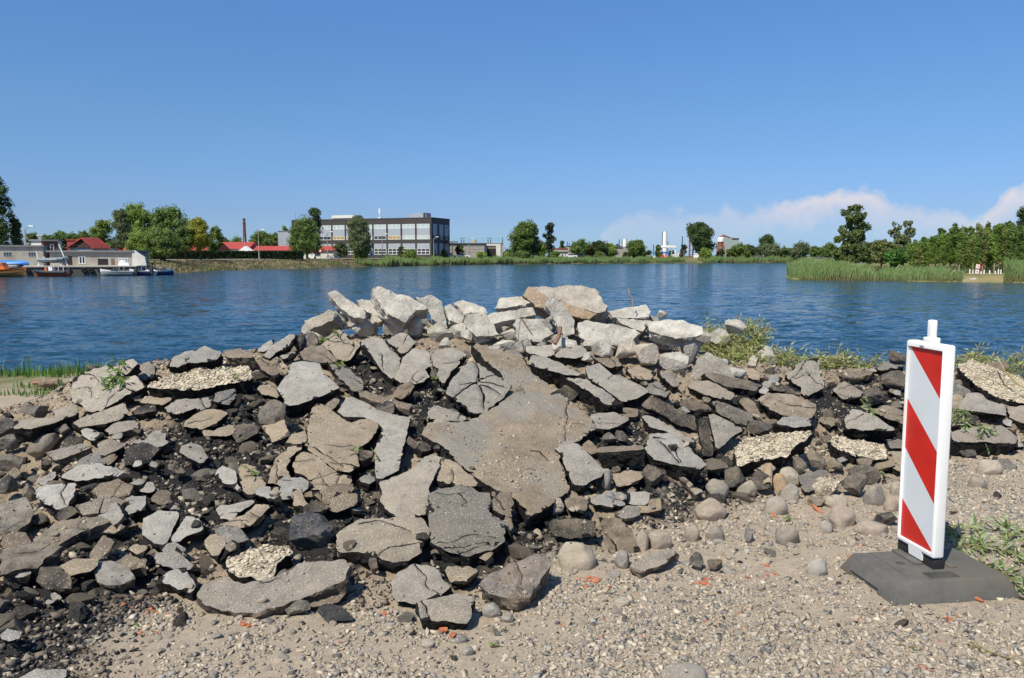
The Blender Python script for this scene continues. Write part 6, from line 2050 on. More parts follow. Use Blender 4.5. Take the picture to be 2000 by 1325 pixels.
m = MB(); m.box(sx(190), sx(210), -.03, .03, 0.1, h - 1.15); m.build('garage_door', M['dark'], t)
m = MB(); m.box(sx(216), sx(223), -.03, .03, 0.1, h - 1.15); m.build('door', mat('brown_door', (0.16, 0.11, 0.08)), t)
window(t, sx(231), sx(250), 0.55, h - 1.1, 0, 'frame', 'glassd', 3, nz=2)
window(t, sx(153), sx(166), h - 1.9, h - 0.8, 0, 'frame', 'glassd', 2, fr=.1)
m = MB(); m.box(sx(118), sx(140), -.02, .03, 0.1, h - .8); m.build('gate_opening', M['dark'], t)
m = MB(); m.prism([(L + .02, 0), (L + 1.9, 0), (L + 1.7, 1.1), (L + 0.3, h + .02), (L + .02, h + .02)], -0.3, 0.3)
m.build('wing_wall', M['wallwhite'], t)
for k in range(8):
    pass
m = MB()
for k in range(9): m.tube((1.5 + k * .75, .3, h), (1.5 + k * .75, .3, h + .75), .025, n=5)
m.tube((1.5, .3, h + .75), (7.5, .3, h + .75), .025, n=5); m.tube((1.5, .3, h + .4), (7.5, .3, h + .4), .02, n=5)
m.build('railing', M['ironblack'], t)

# red-roofed gabled house behind
Dh = 135
t = thing('gabled_house', 'house with a brown boarded gable and red roof behind the boathouse', 'house', (PX(132, Dh), Dh, 0.5))
wd = lx(183, Dh, 132)
zt_, ze = PZ(465, Dh) - .5, PZ(484, Dh) - .5
m = MB(); m.box(0.3, wd - .3, 0.3, 8, -1, ze - .05); m.build('wall', M['wallwhite'], t)
m = MB(); m.prism([(0.2, ze), (wd - .2, ze), (wd / 2 + .4, zt_ - .12)], 0.05, .3); m.build('gable', M['brownwood'], t)
m = MB(); m.prism([(-0.3, ze - .1), (0.05, ze - .14), (wd / 2 + .4, zt_ - .13), (wd - .1, ze - .14), (wd + .3, ze - .1), (wd / 2 + .4, zt_ + .1)], -.3, 5.5); m.build('roof', M['roofred'], t)


def longhouse(name, label, pxl, pxr, D, ytop, yeave, ybase, dz=5):
    t = thing(name, label, 'house', (PX(pxl, D), D, 0.85))
    L = lx(pxr, D, pxl)
    e, tp = PZ(yeave, D) - .85, PZ(ytop, D) - .85
    m = MB(); m.box(0, L, 0, dz * 2, -.8, e - .02); m.build('wall', M['wallwhite'], t)
    m = MB()
    m.add([(-.3, -.5, e), (L + .3, -.5, e), (L + .3, dz, tp), (-.3, dz, tp), (-.3, dz * 2 + .5, e), (L + .3, dz * 2 + .5, e)], [(0, 1, 2, 3), (3, 2, 5, 4), (0, 3, 4), (1, 5, 2)])
    m.build('roof', M['roofred'], t)
    return t, L, e


longhouse('red_roofed_building', 'long low building with a red roof half hidden by trees on the left', 190, 416, 176, 473, 489, 505)
longhouse('red_roofed_building', 'long low building with a taller red roof left of the chimney', 416, 484, 205, 472.5, 486.5, 505)
t, L, e = longhouse('red_roofed_building', 'long low building with a flatter red roof right of the white gable', 484, 652, 207, 480.5, 489.5, 505, 3)
for k in range(4): window(t, L * (.12 + .22 * k), L * (.18 + .22 * k), .6, 1.6, 0, 'frame', 'glassd', 1)
t = thing('white_porch', 'white pointed porch gable in front of the red roofs', 'porch', (PX(464, 200), 200, 0.85))
w_ = lx(493, 200, 464); a, b_ = PZ(491, 200) - .85, PZ(481, 200) - .85
m = MB(); m.prism([(0, -.5), (w_, -.5), (w_, a), (w_ / 2, b_), (0, a)], 0, 2); m.build('gable_wall', M['whitefar'], t)
# hedge
hg = MB()
rg2 = random.Random(5)
Dg = 168
Vh, Fh, Ch = [], [], []
def card(Vh, Fh, Ch, c, s, col, rg2, droop=0):
    n = np.array([rg2.gauss(0, 1), rg2.gauss(0, 1), rg2.gauss(0, 1)]); n /= np.linalg.norm(n)
    u = np.cross(n, [0.3, 0.2, 1]); u /= np.linalg.norm(u); v = np.cross(n, u)
    b = len(Vh)
    if droop: v = v * 0.5 + np.array([0, 0, -1]) * droop
    for p_, q_ in ((-1, -.5), (.2, -.9), (1, .3), (-.2, 1)):
        Vh.append(c + u * s * p_ * .55 + v * s * q_ * .55)
    Fh.append((b, b + 1, b + 2, b + 3)); Ch += [col] * 4


hx0, hx1 = PX(268, Dg), PX(590, 176)
e = thing('clipped_hedge', 'long dark clipped hedge along the far road', 'hedge', (hx0, Dg, 0.85))
zt_ = PZ(491.5, 170) - .85
for k in range(9000):
    s_ = rg2.random(); side = rg2.random()
    x_ = s_ * (hx1 - hx0); y0_ = s_ * 8
    if side < .7: c = np.array([x_, y0_ + rg2.gauss(0, .08), rg2.random() * zt_])
    else: c = np.array([x_, y0_ + rg2.random() * 1.4, zt_ + rg2.gauss(0, .05)])
    v_ = rg2.uniform(.7, 1.2)
    card(Vh, Fh, Ch, c, .28, (0.022 * v_, 0.045 * v_, 0.016 * v_), rg2)
link('leaves', mesh('leaves', Vh, Fh, M['leaf'], col=np.array(Ch)), parent=e)
m = MB(); m.add([(0, .15, -.3), (hx1 - hx0, 8.15, -.3), (hx1 - hx0, 9.3, -.3), (0, 1.3, -.3), (0, .15, zt_ - .1), (hx1 - hx0, 8.15, zt_ - .1), (hx1 - hx0, 9.3, zt_ - .1), (0, 1.3, zt_ - .1)],
                [(0, 3, 2, 1), (4, 5, 6, 7), (0, 1, 5, 4), (1, 2, 6, 5), (2, 3, 7, 6), (3, 0, 4, 7)])
m.build('branches', mat('hedge_inside', (0.012, 0.02, 0.009)), e)

# brick chimney
Dc = 270
t = thing('brick_chimney', 'tall brown brick chimney rising behind the red roofs', 'chimney', (PX(479, Dc), Dc, 0.9))
z1_ = PZ(428.5, Dc) - .9
m = MB(); m.tube((0, 0, -1), (0, 0, z1_), 0.75, 0.42, 14); m.build('stack', mat('chimney_brick', (0.17, 0.075, 0.055), 0.9, 0.2, 0.2, 1), t)
m = MB(); m.tube((0, 0, z1_ - 1.6), (0, 0, z1_ - 1.3), .55, .55, 14); m.tube((0, 0, z1_), (0, 0, z1_ + .25), .5, .48, 14); m.build('rim', mat('chimney_rim', (0.10, 0.05, 0.04)), t)
t, L, h = building('grey_annex', 'plain light grey windowless box building left of the office block', 'building', 544, 572, 236, 236, PZ(451, 236), 0.9, 10, 'cladgrey', 'roofgrey', 0)

# three-storey office block
Dl, Dr = 249.0, 231.0
A_, B_ = P(571, 500, Dl), P(843, 500, Dr)
zb_ = 0.95
L = math.hypot(B_[0] - A_[0], B_[1] - A_[1])
t = thing('office_block', 'three-storey office block in dark brown cladding with grey panels', 'office building', (A_[0], A_[1], zb_), math.atan2(B_[1] - A_[1], B_[0] - A_[0]))
zt_ = PZ(424.5, Dr) - zb_
dep = 12.0
m = MB(); m.box(0, L, 0.12, dep, -1, zt_ - .3); m.build('wall', M['claddark'], t)
m = MB(); m.box(-.05, L + .05, .05, dep + .05, zt_ - .297, zt_); m.build('roof', mat('dark_coping', (0.07, 0.065, 0.062)), t)
zy = lambda y: PZ(y, Dr) - zb_
nb = 10
pit = (L - .6) / nb
m = MB()
for k in range(nb + 1): m.box(k * pit + .05, k * pit + .62, -.02, .1195, -.5, zt_ - .5)
for a, b_ in ((424.5 + 4, 437), (467.7, 475), (497.5, 506)): m.box(0.62, L - .02, -.012, .1195, zy(b_), zy(a) - (.3 if a < 430 else 0))
m.build('cladding', M['claddark'], t)
gl = ['glassl', 'glassl', 'glassd', 'glasso', 'glassl', 'glassl', 'glassd', 'glasso', 'glassl', 'glassl']
for k in range(nb):
    x0, x1 = k * pit + .66, (k + 1) * pit + .01
    m = MB(); m.box(x0, x1, .04, .11, zy(459.3), zy(445.8)); m.build('spandrel_panel', M['cladgrey'], t)
    m = MB(); m.box(x0, x1, .04, .11, zy(485), zy(475.2)); m.build('spandrel_panel', M['cladgrey'], t)
    window(t, x0, x1, zy(445.6), zy(437.2), .07, 'frame', 'glassl', 3, fr=.12)
    window(t, x0, x1, zy(467.5), zy(459.5), .07, 'frame', gl[k], 3, fr=.12)
    window(t, x0, x1, zy(497.3), zy(485.4), .07, 'frame', 'glassd', 3, fr=.12, nz=2)
# right end
side = [1.2, 3.9, 6.6, 9.3]
for k, yy in enumerate((1.0, 5.0, 8.6)):
    for a, b_ in ((459.3, 437.5), (496, 475.2)):
        m = MB(); m.box(L - .02, L + .04, yy, yy + 2.6, zy(a), zy(b_)); m.build('spandrel_panel', M['cladgrey'], t)
    for a, b_ in ((445.6, 437.9), (467.5, 460), (496, 488)):
        m = MB(); m.box(L, L + .07, yy + .9, yy + 1.9, zy(a), zy(b_)); o = m.build('window', M['frame'], t)
        m = MB(); m.box(L + .071, L + .08, yy + 1.0, yy + 1.8, zy(a) + .1, zy(b_) - .1); m.build('pane', M['glassd'], o)
def rooftop(name, label, cat, px0, px1, ytop, mm, D=226, dp=4):
    a = P(px0, 500, D)
    t = thing(name, label, cat, (a[0], a[1], zb_ + zt_))
    w_ = lx(px1, D, px0); hh = PZ(ytop, D) - zb_ - zt_
    return t, w_, hh
pr = []
m = MB(); s0 = (648 - 571) / 272 * L; s1 = (693 - 571) / 272 * L
m.box(s0, s1 - .6, 2, 6, zt_, zt_ + 1.2); m.box(s0 - .2, s1, 1.8, 6.2, zt_ + .35, zt_ + 1.15)
m.build('plant_room', M['wallwhite'], t)
m = MB(); s0 = (797 - 571) / 272 * L; s1 = (828 - 571) / 272 * L
m.box(s0, s1, 2, 5, zt_, zt_ + 1.25); m.build('plant_room', M['cladgrey'], t)
m = MB(); m.box(s1 - .9, s1 - .2, 1.9, 5.1, zt_ + .1, zt_ + 1.4); m.build('ventilator', M['ironblack'], t)
s0 = (741 - 571) / 272 * L
m = MB(); m.tube((s0, 2, zt_), (s0, 2, zt_ + 2.9), .08); m.tube((s0 - .18, 1.9, zt_ + 1.5), (s0 - .18, 1.9, zt_ + 2.95), .13); m.tube((s0 + .2, 1.9, zt_ + 1.5), (s0 + .2, 1.9, zt_ + 2.95), .13); m.box(s0 - .5, s0 + .5, 1.6, 2.4, zt_, zt_ + .3)
m.build('antenna', M['whitefar'], t)
m = MB(); m.tube(((576 - 571) / 272 * L, 1, zt_), ((576 - 571) / 272 * L, 1, zt_ + 2.6), .03, n=5); m.tube(((686 - 571) / 272 * L, 3, zt_), ((686 - 571) / 272 * L, 3, zt_ + 2.0), .03, n=5); m.build('aerial', M['ironblack'], t)
# canopy and depot to the right
t, L, h = building('depot_shed', 'long pale grey depot shed with rows of small windows right of the office block', 'shed', 876, 946, 228, 230, PZ(474.5, 229), 0.95, 12, 'concretefar', 'roofgrey', .3)
for k in range(2): window(t, 4.8 + k * 1.1, 5.5 + k * 1.1, .9, 2.6, 0, 'frame', 'glassd', 2)
m = MB()
for k in range(3): m.box(.2, L - .1, -.03, -.005, h - 1.2 - k * .9, h - 1.1 - k * .9)
m.build('band', mat('grey_band', (0.22, 0.21, 0.2)), t)
m = MB(); m.tube((8.2, 2, h), (8.2, 2, h + 1.0), .55, .5, 12); m.build('roof_tank', M['yellow'], t)
t, L, h = building('gate_building', 'cream concrete block with a tall dark vehicle doorway', 'building', 941, 982, 222, 222, PZ(475, 222), 0.95, 9, 'wallbeige', 'roofgrey', .05)
x0, x1 = lx(951, 257, 941), lx(969, 257, 941)
m = MB(); m.box(x0, x1, -.06, .02, 0, h - 1.0); m.build('doorway', M['dark'], t)
m = MB(); m.box(x0 - .9, x0 - .02, -.3, -.005, -.3, h - .9); m.box(x1 + .02, x1 + 1.5, -.3, -.005, -.3, h - .9); m.box(x0 - .9, x1 + 1.5, -.32, -.005, h - .897, h - .3); m.build('portal_frame', M['wallwhite'], t)
m = MB(); m.box(x0 + .02, x1 - .02, -.12, -.065, h - 1.9, h - 1.0); m.build('roller_shutter', mat('brown_shutter', (0.2, 0.15, 0.12)), t)
t = thing('carport_canopy', 'thin dark canopy on posts joining the office block and the depot', 'canopy', (PX(866, 238), 238, .95))
w_ = lx(893, 238, 866); zz = PZ(472, 238) - .95
m = MB(); m.box(0, w_, 0, 4, zz - .2, zz); m.build('roof', M['claddark'], t)
m = MB(); m.box(w_ - 1.6, w_ - 1.35, 0, .25, -.5, zz - .2); m.build('post', M['claddark'], t)
# blue truss crane behind the depot
t = thing('gantry_crane', 'light blue lattice gantry bridge seen above the depot roof', 'gantry crane', (PX(885, 285), 285, 0.9))
w_ = lx(982, 285, 885); za, zb2 = PZ(469, 285) - .9, PZ(465, 285) - .9
m = MB(); m.tube((0, 0, za), (w_, 0, za), .09, n=5); m.tube((.5, 0, zb2), (w_, 0, zb2), .07, n=5)
for k in range(24):
    xa = k * w_ / 24
    m.tube((xa, 0, za), (xa + w_ / 48, 0, zb2), .045, n=4); m.tube((xa + w_ / 48, 0, zb2), (xa + w_ / 24, 0, za), .045, n=4)
m.build('truss', M['trussblue'], t)
m = MB()
for px_ in (901, 906, 953, 958, 981):
    xx = lx(px_, 285, 885); m.tube((xx, 0.3, -1), (xx, .3, zb2 + .2), .16, n=5)
m.build('leg', M['ironblack'], t)

# small things further right
t, L, h = building('small_white_house', 'small cream hut with two dark windows beside the parked car', 'hut', 1094, 1109, 262, 262, PZ(492, 262), 0.9, 4, 'wallwhite', 'brownwood', .2)
for k in (0, 1): window(t, .5 + k * 1.1, 1.0 + k * 1.1, .5, 1.2, 0, 'brownwood', 'glassd', 1, fr=.04)
t, L, h = building('ruined_wall_shed', 'long pinkish derelict shed behind the small cream hut', 'shed', 1076, 1109, 285, 285, PZ(485, 285), 0.9, 6, 'wallbeige', 'roofred', .1)
t, L, h = building('boiler_house', 'grey hut with two short stacks behind the trees in the middle', 'hut', 1106, 1114, 300, 300, PZ(480, 300), 0.9, 4, 'concretefar', 'roofgrey', .1)
m = MB(); m.tube((.5, 1, h), (.5, 1, h + 1.5), .12); m.tube((1.2, 1, h), (1.2, 1, h + 1.0), .12); m.build('stack', M['ironblack'], t)
t, L, h = building('round_fronted_house', 'grey house with a dark pointed roof between the round trees', 'house', 1202, 1222, 300, 300, PZ(482, 300), 0.9, 8, 'concretefar', None)
m = MB(); m.add([(-.3, -.3, h - .4), (L * .7, -.3, h - .4), (L * .7, 8, h - .4), (-.3, 8, h - .4), (L * .3, 4, h + 1.2)], [(0, 1, 4), (1, 2, 4), (2, 3, 4), (3, 0, 4)]); m.build('roof', M['ironblack'], t)
t, L, h = building('flat_roofed_hall', 'pale flat-roofed hall behind the round trees in the middle', 'hall', 1198, 1240, 360, 360, PZ(482, 360), 0.9, 14, 'concretefar', 'roofgrey', .2)
for px_, yt, r_, D, lb in ((1220, 467.5, 1.05, 380, 'short white silo tower left of the tall white one'), (1298, 453, 1.15, 420, 'tall slender white silo tower')):
    t = thing('silo_tower', lb, 'silo', (PX(px_, D), D, .9))
    zz = PZ(yt, D) - .9
    m = MB(); m.tube((0, 0, -1), (0, 0, zz), r_, r_, 16); m.build('shaft', M['whitefar'], t, smooth=False)
    m = MB(); m.tube((0, 0, zz), (0, 0, zz + .35), r_ * .9, r_ * .8, 16); m.build('cap', M['greysteel'], t)
    m = MB(); m.box(-r_ - .35, -r_ - .1, -.15, .15, -1, zz); m.build('ladder', M['ironblack'], t)
t = thing('white_hangar', 'white arched hangar roof on columns beside the tall silo', 'hangar', (PX(1301, 330), 330, .9))
w_ = lx(1321, 330, 1301); zz = PZ(484, 330) - .9; z2 = PZ(481, 330) - .9
m = MB(); m.prism([(0, zz), (w_, zz), (w_, zz + .5), (w_ * .8, z2 + .3), (w_ * .2, z2 + .3), (0, zz + .5)], 0, 14); m.build('roof', M['whitefar'], t)
m = MB()
for xx in (0.2, w_ * .5, w_ - .5): m.box(xx, xx + .3, 0, .3, -1, zz)
m.build('column', M['greysteel'], t)
for px_, D, yt, lb in ((1319, 300, 488, 'wide white pipe column under the hangar roof'), (1325, 300, 494, 'shorter white pipe column right of the wide one')):
    m = MB(); zz = PZ(yt, D); m.tube((PX(px_, D), D, 0.5), (PX(px_, D), D, zz), .25, .25, 10)
    tag(m.build('white_column', M['whitefar']), lb, 'column')
for px_, D, yt, lb in ((1209, 320, 468, 'thin dark mast left of the short white silo'), (1185, 330, 470, 'thin dark mast above the low trees in the middle'), (1276, 350, 478, 'thin short mast left of the tall white silo'), (1304, 400, 472, 'dark vent pipe beside the tall white silo'), (1332, 300, 462, 'dark lattice mast left of the big dark tree')):
    m = MB(); m.tube((PX(px_, D), D, 0.5), (PX(px_, D), D, PZ(yt, D)), .22, .16, 6)
    tag(m.build('mast', M['ironblack']), lb, 'mast')
t, L, h = building('blue_white_kiosk', 'white kiosk with blue ends by the far shore', 'kiosk', 1288, 1306, 300, 300, PZ(492, 300), 0.9, 4, 'wallwhite', 'blue', .05)
m = MB(); m.box(L * .62, L + .05, -.06, 3.9, .3, h - .3); m.build('blue_panel', M['blue'], t)
m = MB(); m.box(-1.9, 0, 0, .1, .9, h - .1); m.build('blue_banner', M['blue'], t)
for px_, c_, w2, lb in ((1290, 'signred', 1.8, 'red and white play structure in front of the kiosk'), (1299, 'orange', 1.6, 'orange slide in front of the kiosk')):
    m = MB(); m.prism([(0, 0), (w2, 0), (w2 * .5, 1.3)], 0, 1); m.box(0, w2, -.1, 0, .0, .25)
    tag(m.build('play_slide', M[c_], loc=(PX(px_, 296), 296, .9)), lb, 'slide')
for px_, w2, h2, lb in ((1312, 2.2, 1.3, 'white box container right of the kiosk'), (1276, 2.0, 1.0, 'white tent left of the kiosk'), (1264, 1.6, .8, 'small white caravan left of the white tent'), (1356, 1.8, 1.6, 'white wall post under the big dark tree')):
    m = MB(); m.box(0, w2, 0, 2, 0, h2 * .8); m.prism([(-.1, h2 * .8), (w2 + .1, h2 * .8), (w2 * .5, h2)], -.1, 2.1)
    tag(m.build('white_cabin', M['whitefar'], loc=(PX(px_, 302), 302, .9)), lb, 'cabin')
# grey loading hall with rust-red tower
D = 470
t = thing('loading_hall', 'huge grey-green slab-sided loading hall behind the trees', 'hall', (PX(1412, D), D, 0.9))
w_ = lx(1442, D, 1412); za = PZ(462, D) - .9; zb2 = PZ(466, D) - .9
m = MB(); m.add([(0, 0, -1), (w_, 0, -1), (w_ + 1.5, 14, -1), (0, 14, -1), (0, 0, za), (w_, 0, zb2), (w_ + 1.5, 14, zb2), (0, 14, za)], [(0, 3, 2, 1), (4, 5, 6, 7), (0, 1, 5, 4), (1, 2, 6, 5), (2, 3, 7, 6), (3, 0, 4, 7)])
m.build('wall', mat('grey_green_cladding', (0.30, 0.35, 0.34), 0.7), t)
m = MB(); m.box(w_ * .55, w_ + .05, -.25, 0, zb2 - .5, zb2 + .15); m.build('roof_edge', M['claddark'], t)
t = thing('loading_tower', 'rust-red loading tower with a white domed top beside the grey hall', 'tower', (PX(1407, 455), 455, 0.9))
za = PZ(460, 455) - .9
m = MB(); m.tube((0, 0, za - 6.2), (0, 0, za - 3.6), 1.6, 1.6, 12); m.box(-1.9, 1.9, -1.9, 1.9, za - 6.5, za - 6.2)
for a, b_ in ((-1.7, -1.7), (1.7, -1.7), (-1.7, 1.7), (1.7, 1.7)): m.tube((a, b_, -1), (a, b_, za - 6.2), .28, n=6)
for k in range(3): m.tube((-1.7, -1.7, k * 2.2), (1.7, -1.7, k * 2.2 + 2), .2, n=5)
m.build('frame', M['rust'], t)
m = MB(); m.tube((0, 0, za - 3.6), (0, 0, za - 1.6), 1.9, 1.9, 14); m.tube((0, 0, za - 1.6), (0, 0, za - 1.0), 1.9, 1.2, 14); m.build('dome', M['whitefar'], t)
m = MB(); m.tube((-.6, 0, za - 1.0), (2.2, 0, za - .2), .6, .5, 8); m.tube((1.0, 0, za + .2), (5.5, 0, za - 1.5), .4, .4, 6); m.build('conveyor', M['rust'], t)
t = thing('rust_red_tower', 'top of a rust-red lattice tower behind the big dark tree', 'tower', (PX(1350, 450), 450, 0.9))
zz = PZ(438, 450) - .9
m = MB()
for a, b_ in ((-1, -1), (1, -1), (-1, 1), (1, 1)): m.tube((a, b_, -1), (a, b_, zz), .22, n=5)
for k in range(8):
    m.box(-1.2, 1.2, -1.2, 1.2, zz - 1.2 * k * 2 - .3, zz - 1.2 * k * 2)
m.box(-1, .6, -.8, .8, zz - 2.2, zz - .4)
m.build('frame', M['rust'], t)
t, L, h = building('low_shore_hut', 'low pale flat hut at the shore right of the loading hall', 'hut', 1473, 1490, 300, 300, PZ(500, 300), 0.9, 4, 'wallbeige', 'roofgrey', .4)
t, L, h = building('low_shore_hut', 'tiny grey flat hut among the far trees behind the peninsula', 'hut', 1598, 1608, 300, 300, PZ(502, 300), 0.9, 4, 'wallbeige', 'roofgrey', .2)
t, L, h = building('flat_white_warehouse', 'far white warehouse roof between the trees on the left', 'warehouse', 48, 100, 290, 290, PZ(460, 290), 0.9, 10, 'cladgrey', 'wallwhite', .1)
t, L, h = building('red_roofed_shed', 'small shed with a bright red roof left of the brown gable', 'shed', 132, 156, 190, 190, PZ(468, 190), 0.9, 5, 'roofred', 'roofred', .1)
# wooden jetty
D = onz(1370, 513, WZ)[1]
t = thing('wooden_jetty', 'low wooden jetty in the far reeds', 'jetty', (PX(1340, D - 3), D - 3, WZ))
w_ = lx(1372, D - 3, 1340)
m = MB(); m.box(0, w_, 0, 1.5, .45, .6); m.build('deck', mat('grey_planks', (0.36, 0.33, 0.28), 0.9, 0.2, 0.2, 3), t)
for k in range(5):
    m = MB(); m.box(k * w_ / 4.3, k * w_ / 4.3 + .15, 0.05, .2, -.6, .44); m.build('post', M['polegrey'], t)


# --- lamp posts
def lamp(px, ytop, D, label, side=1):
    D = SD(px, D, 8)
    t = thing('street_lamp', label, 'street lamp', (PX(px, D), D, .9), 0, 'street lamps along the far road')
    zz = PZ(ytop, D) - .9
    m = MB(); m.tube((0, 0, -.4), (0, 0, zz - .5), .13, .08, 8); m.build('pole', M['polegrey'], t)
    m = MB(); m.tube((0, 0, zz - .5), (side * .9, -.2, zz), .045, n=6); m.build('arm', M['polegrey'], t)
    m = MB(); m.box(side * .7, side * 1.5, -.35, 0.0, zz - .08, zz + .1); m.build('lamp_head', M['whitefar'], t)


lamp(506, 449, 173, 'street lamp between the hedge and the water left of the office block')
lamp(640, 453, 182, 'street lamp in front of the big tree at the office block')
lamp(747, 457, 196, 'street lamp in front of the middle office bays')
lamp(847, 463, 205, 'street lamp at the right corner of the office block')
lamp(916, 466, 214, 'street lamp in front of the depot shed')
lamp(1030, 471, 228, 'street lamp in front of the tall trees right of the depot')
lamp(52, 442, 122, 'street lamp beside the dark tree on the far left', 1)
lamp(1336, 488, 292, 'tiny street lamp left of the big dark tree')
# overhead cable between the porch pole and the annex
t = thing('utility_pole', 'wooden utility pole standing behind the white porch gable', 'pole', (PX(479, 204), 204, .9))
m = MB(); m.tube((0, 0, -.5), (0, 0, PZ(464, 204) - .9), .12, .09, 7); m.build('shaft', M['polegrey'], t)
# road sign, info board, motorcyclist group, parked cars
t = thing('warning_sign', 'triangular warning sign with a red border on the far road', 'road sign', (PX(626, 184), 184, .9))
zz = PZ(492, 184) - .9
m = MB(); m.tube((0, 0, -.3), (0, 0, zz), .05, n=6); m.build('post', M['polegrey'], t)
m = MB(); m.prism([(-.5, zz - .1), (.5, zz - .1), (0, zz + .8)], -.08, -.05); m.build('border', M['signred'], t)
m = MB(); m.prism([(-.27, zz + .04), (.27, zz + .04), (0, zz + .5)], -.10, -.081); m.build('face', M['whitefar'], t)
t = thing('notice_board', 'arched blue and white notice board among the bushes by the office block', 'notice board', (PX(726, 206), 206, .9))
zz = PZ(490, 206) - .9; w_ = lx(8, 190, 0)
m = MB(); m.prism([(-.5, .5), (.5, .5), (.5, zz - .3), (.3, zz), (-.3, zz), (-.5, zz - .3)], -.05, .02); m.build('board', M['whitefar'], t)
m = MB(); m.box(-.35, .3, -.08, -.052, 1.3, 1.5); m.box(-.3, .1, -.08, -.052, .9, 1.15); m.box(-.1, .38, -.08, -.052, .65, .82); m.build('lettering', M['blue'], t)
m = MB(); m.box(-.5, -.4, -.04, .01, -.5, .5); m.box(.4, .5, -.04, .01, -.5, .5); m.build('post', M['greysteel'], t)


def car(px, D, label, paint, L=4.2, flip=1, z=.92):
    D = SD(px, D, 9)
    t = thing('parked_car', label, 'car', (PX(px, D), D, z), 0, 'cars parked on the far shore')
    s = flip
    m = MB(); m.prism([(s * -L / 2, .25), (s * L / 2, .25), (s * L / 2, .75), (s * (L / 2 - .9), .9), (s * (-L / 2 + .1), .9), (s * -L / 2, .8)], 0, 1.7); m.build('body', M[paint], t)
    m = MB(); m.prism([(s * (-L / 2 + .5), .9), (s * (L / 2 - 1.2), .9), (s * (L / 2 - 1.9), 1.42), (s * (-L / 2 + 1.0), 1.45)], .1, 1.6); m.build('windows', M['glassd'], t)
    m = MB(); m.prism([(s * (-L / 2 + 1.0), 1.45), (s * (L / 2 - 1.9), 1.42), (s * (L / 2 - 2.0), 1.5), (s * (-L / 2 + 1.1), 1.52)], .08, 1.62); m.build('roof', M[paint], t)
    for xx in (-L * .3, L * .3):
        m = MB(); m.tube((xx, -.03, .3), (xx, .2, .3), .3, .3, 12); m.build('wheel', M['tyre'], t)


car(905, 214, 'silver parked car in front of the depot shed', 'carw')
car(882, 216, 'white parked car left of the silver one by the depot', 'carw', 3.8)
car(1115, 245, 'silver car parked right of the small cream hut', 'carw', 4.4, -1)
car(1133, 247, 'dark car parked right of the silver one by the cream hut', 'card', 4.6)
car(1262, 286, 'small white car at the foot of the round tree', 'carw', 3.6)
# person on a white scooter at the far road
t = thing('motor_scooter', 'white scooter parked in the shade of the big tree at the office block', 'scooter', (PX(609, 183), 183, .9))
m = MB(); m.prism([(-.7, .25), (.5, .25), (.75, .9), (.6, 1.1), (.35, .5), (-.1, .5), (-.2, .8), (-.8, .8)], -.15, .15); m.build('body', M['whitefar'], t)
for xx in (-.6, .7):
    m = MB(); m.tube((xx, -.07, .22), (xx, .07, .22), .25, .25, 12); m.build('wheel', M['tyre'], t)


# --- boats
def hull_mesh(L, W, Hh, sheer=.35, n=14, flat=.1, bowp=2.2):
    V, Fc = [], []
    rows = 5
    for i in range(n + 1):
        u = i / n
        w_ = W / 2 * (1 - max(0, (u - .35) / .65) ** bowp) * (0.85 + .15 * min(1, u * 4))
        zt = Hh + sheer * max(0, u - .4) ** 2 * 2.5
        keel = max(0, u - .75) ** 2 * 8 * Hh * .6
        for j in range(rows):
            a = j / (rows - 1)
            V.append((-L / 2 + L * u, w_ * math.sin(a * math.pi / 2) ** .8, keel + (zt - keel) * (1 - math.cos(a * math.pi / 2)) ** .75))
    for i in range(n + 1):
        for j in range(rows):
            x_, y_, z_ = V[i * rows + j]
            V.append((x_, -y_, z_))
    o = (n + 1) * rows
    for i in range(n):
        for j in range(rows - 1):
            a = i * rows + j
            Fc.append((a, a + rows, a + rows + 1, a + 1))
            b = o + a
            Fc.append((b, b + 1, b + rows + 1, b + rows))
    for i in range(n):       # deck a little below the rim
        a, b = i * rows + rows - 1, o + i * rows + rows - 1
        Fc.append((a, a + rows, b + rows, b))
    Fc.append(tuple([j for j in range(rows)] + [o + j for j in range(rows - 1, 0, -1)]))
    return V, Fc


def tube_ring(L, W, z, r, m, name, parent, sheer=.25, n=26):
    pts = []
    for i in range(n + 1):
        u = i / n
        if u < .4: p = (-L / 2 + L * .62 * u / .4, -W / 2)
        elif u > .6: p = (-L / 2 + L * .62 * (1 - u) / .4, W / 2)
        else:
            a = (u - .4) / .2 * math.pi - math.pi / 2
            p = (-L / 2 + L * .62 + L * .38 * math.cos(a), W / 2 * math.sin(a))
        zz = z + sheer * max(0, (p[0] / L + .5) - .55) ** 2 * 4
        pts.append((p[0], p[1], zz))
    t = MB()
    for a, b in zip(pts[:-1], pts[1:]): t.tube(a, b, r, r, 8)
    return t.build(name, m, parent)


def boat_at(name, label, px, py, rz, D=None, group=None, cat='boat'):
    w_ = onz(px, py, WZ)
    D = w_[1] if D is None else D
    return thing(name, label, cat, (PX(px, D), D, WZ), rz, group)


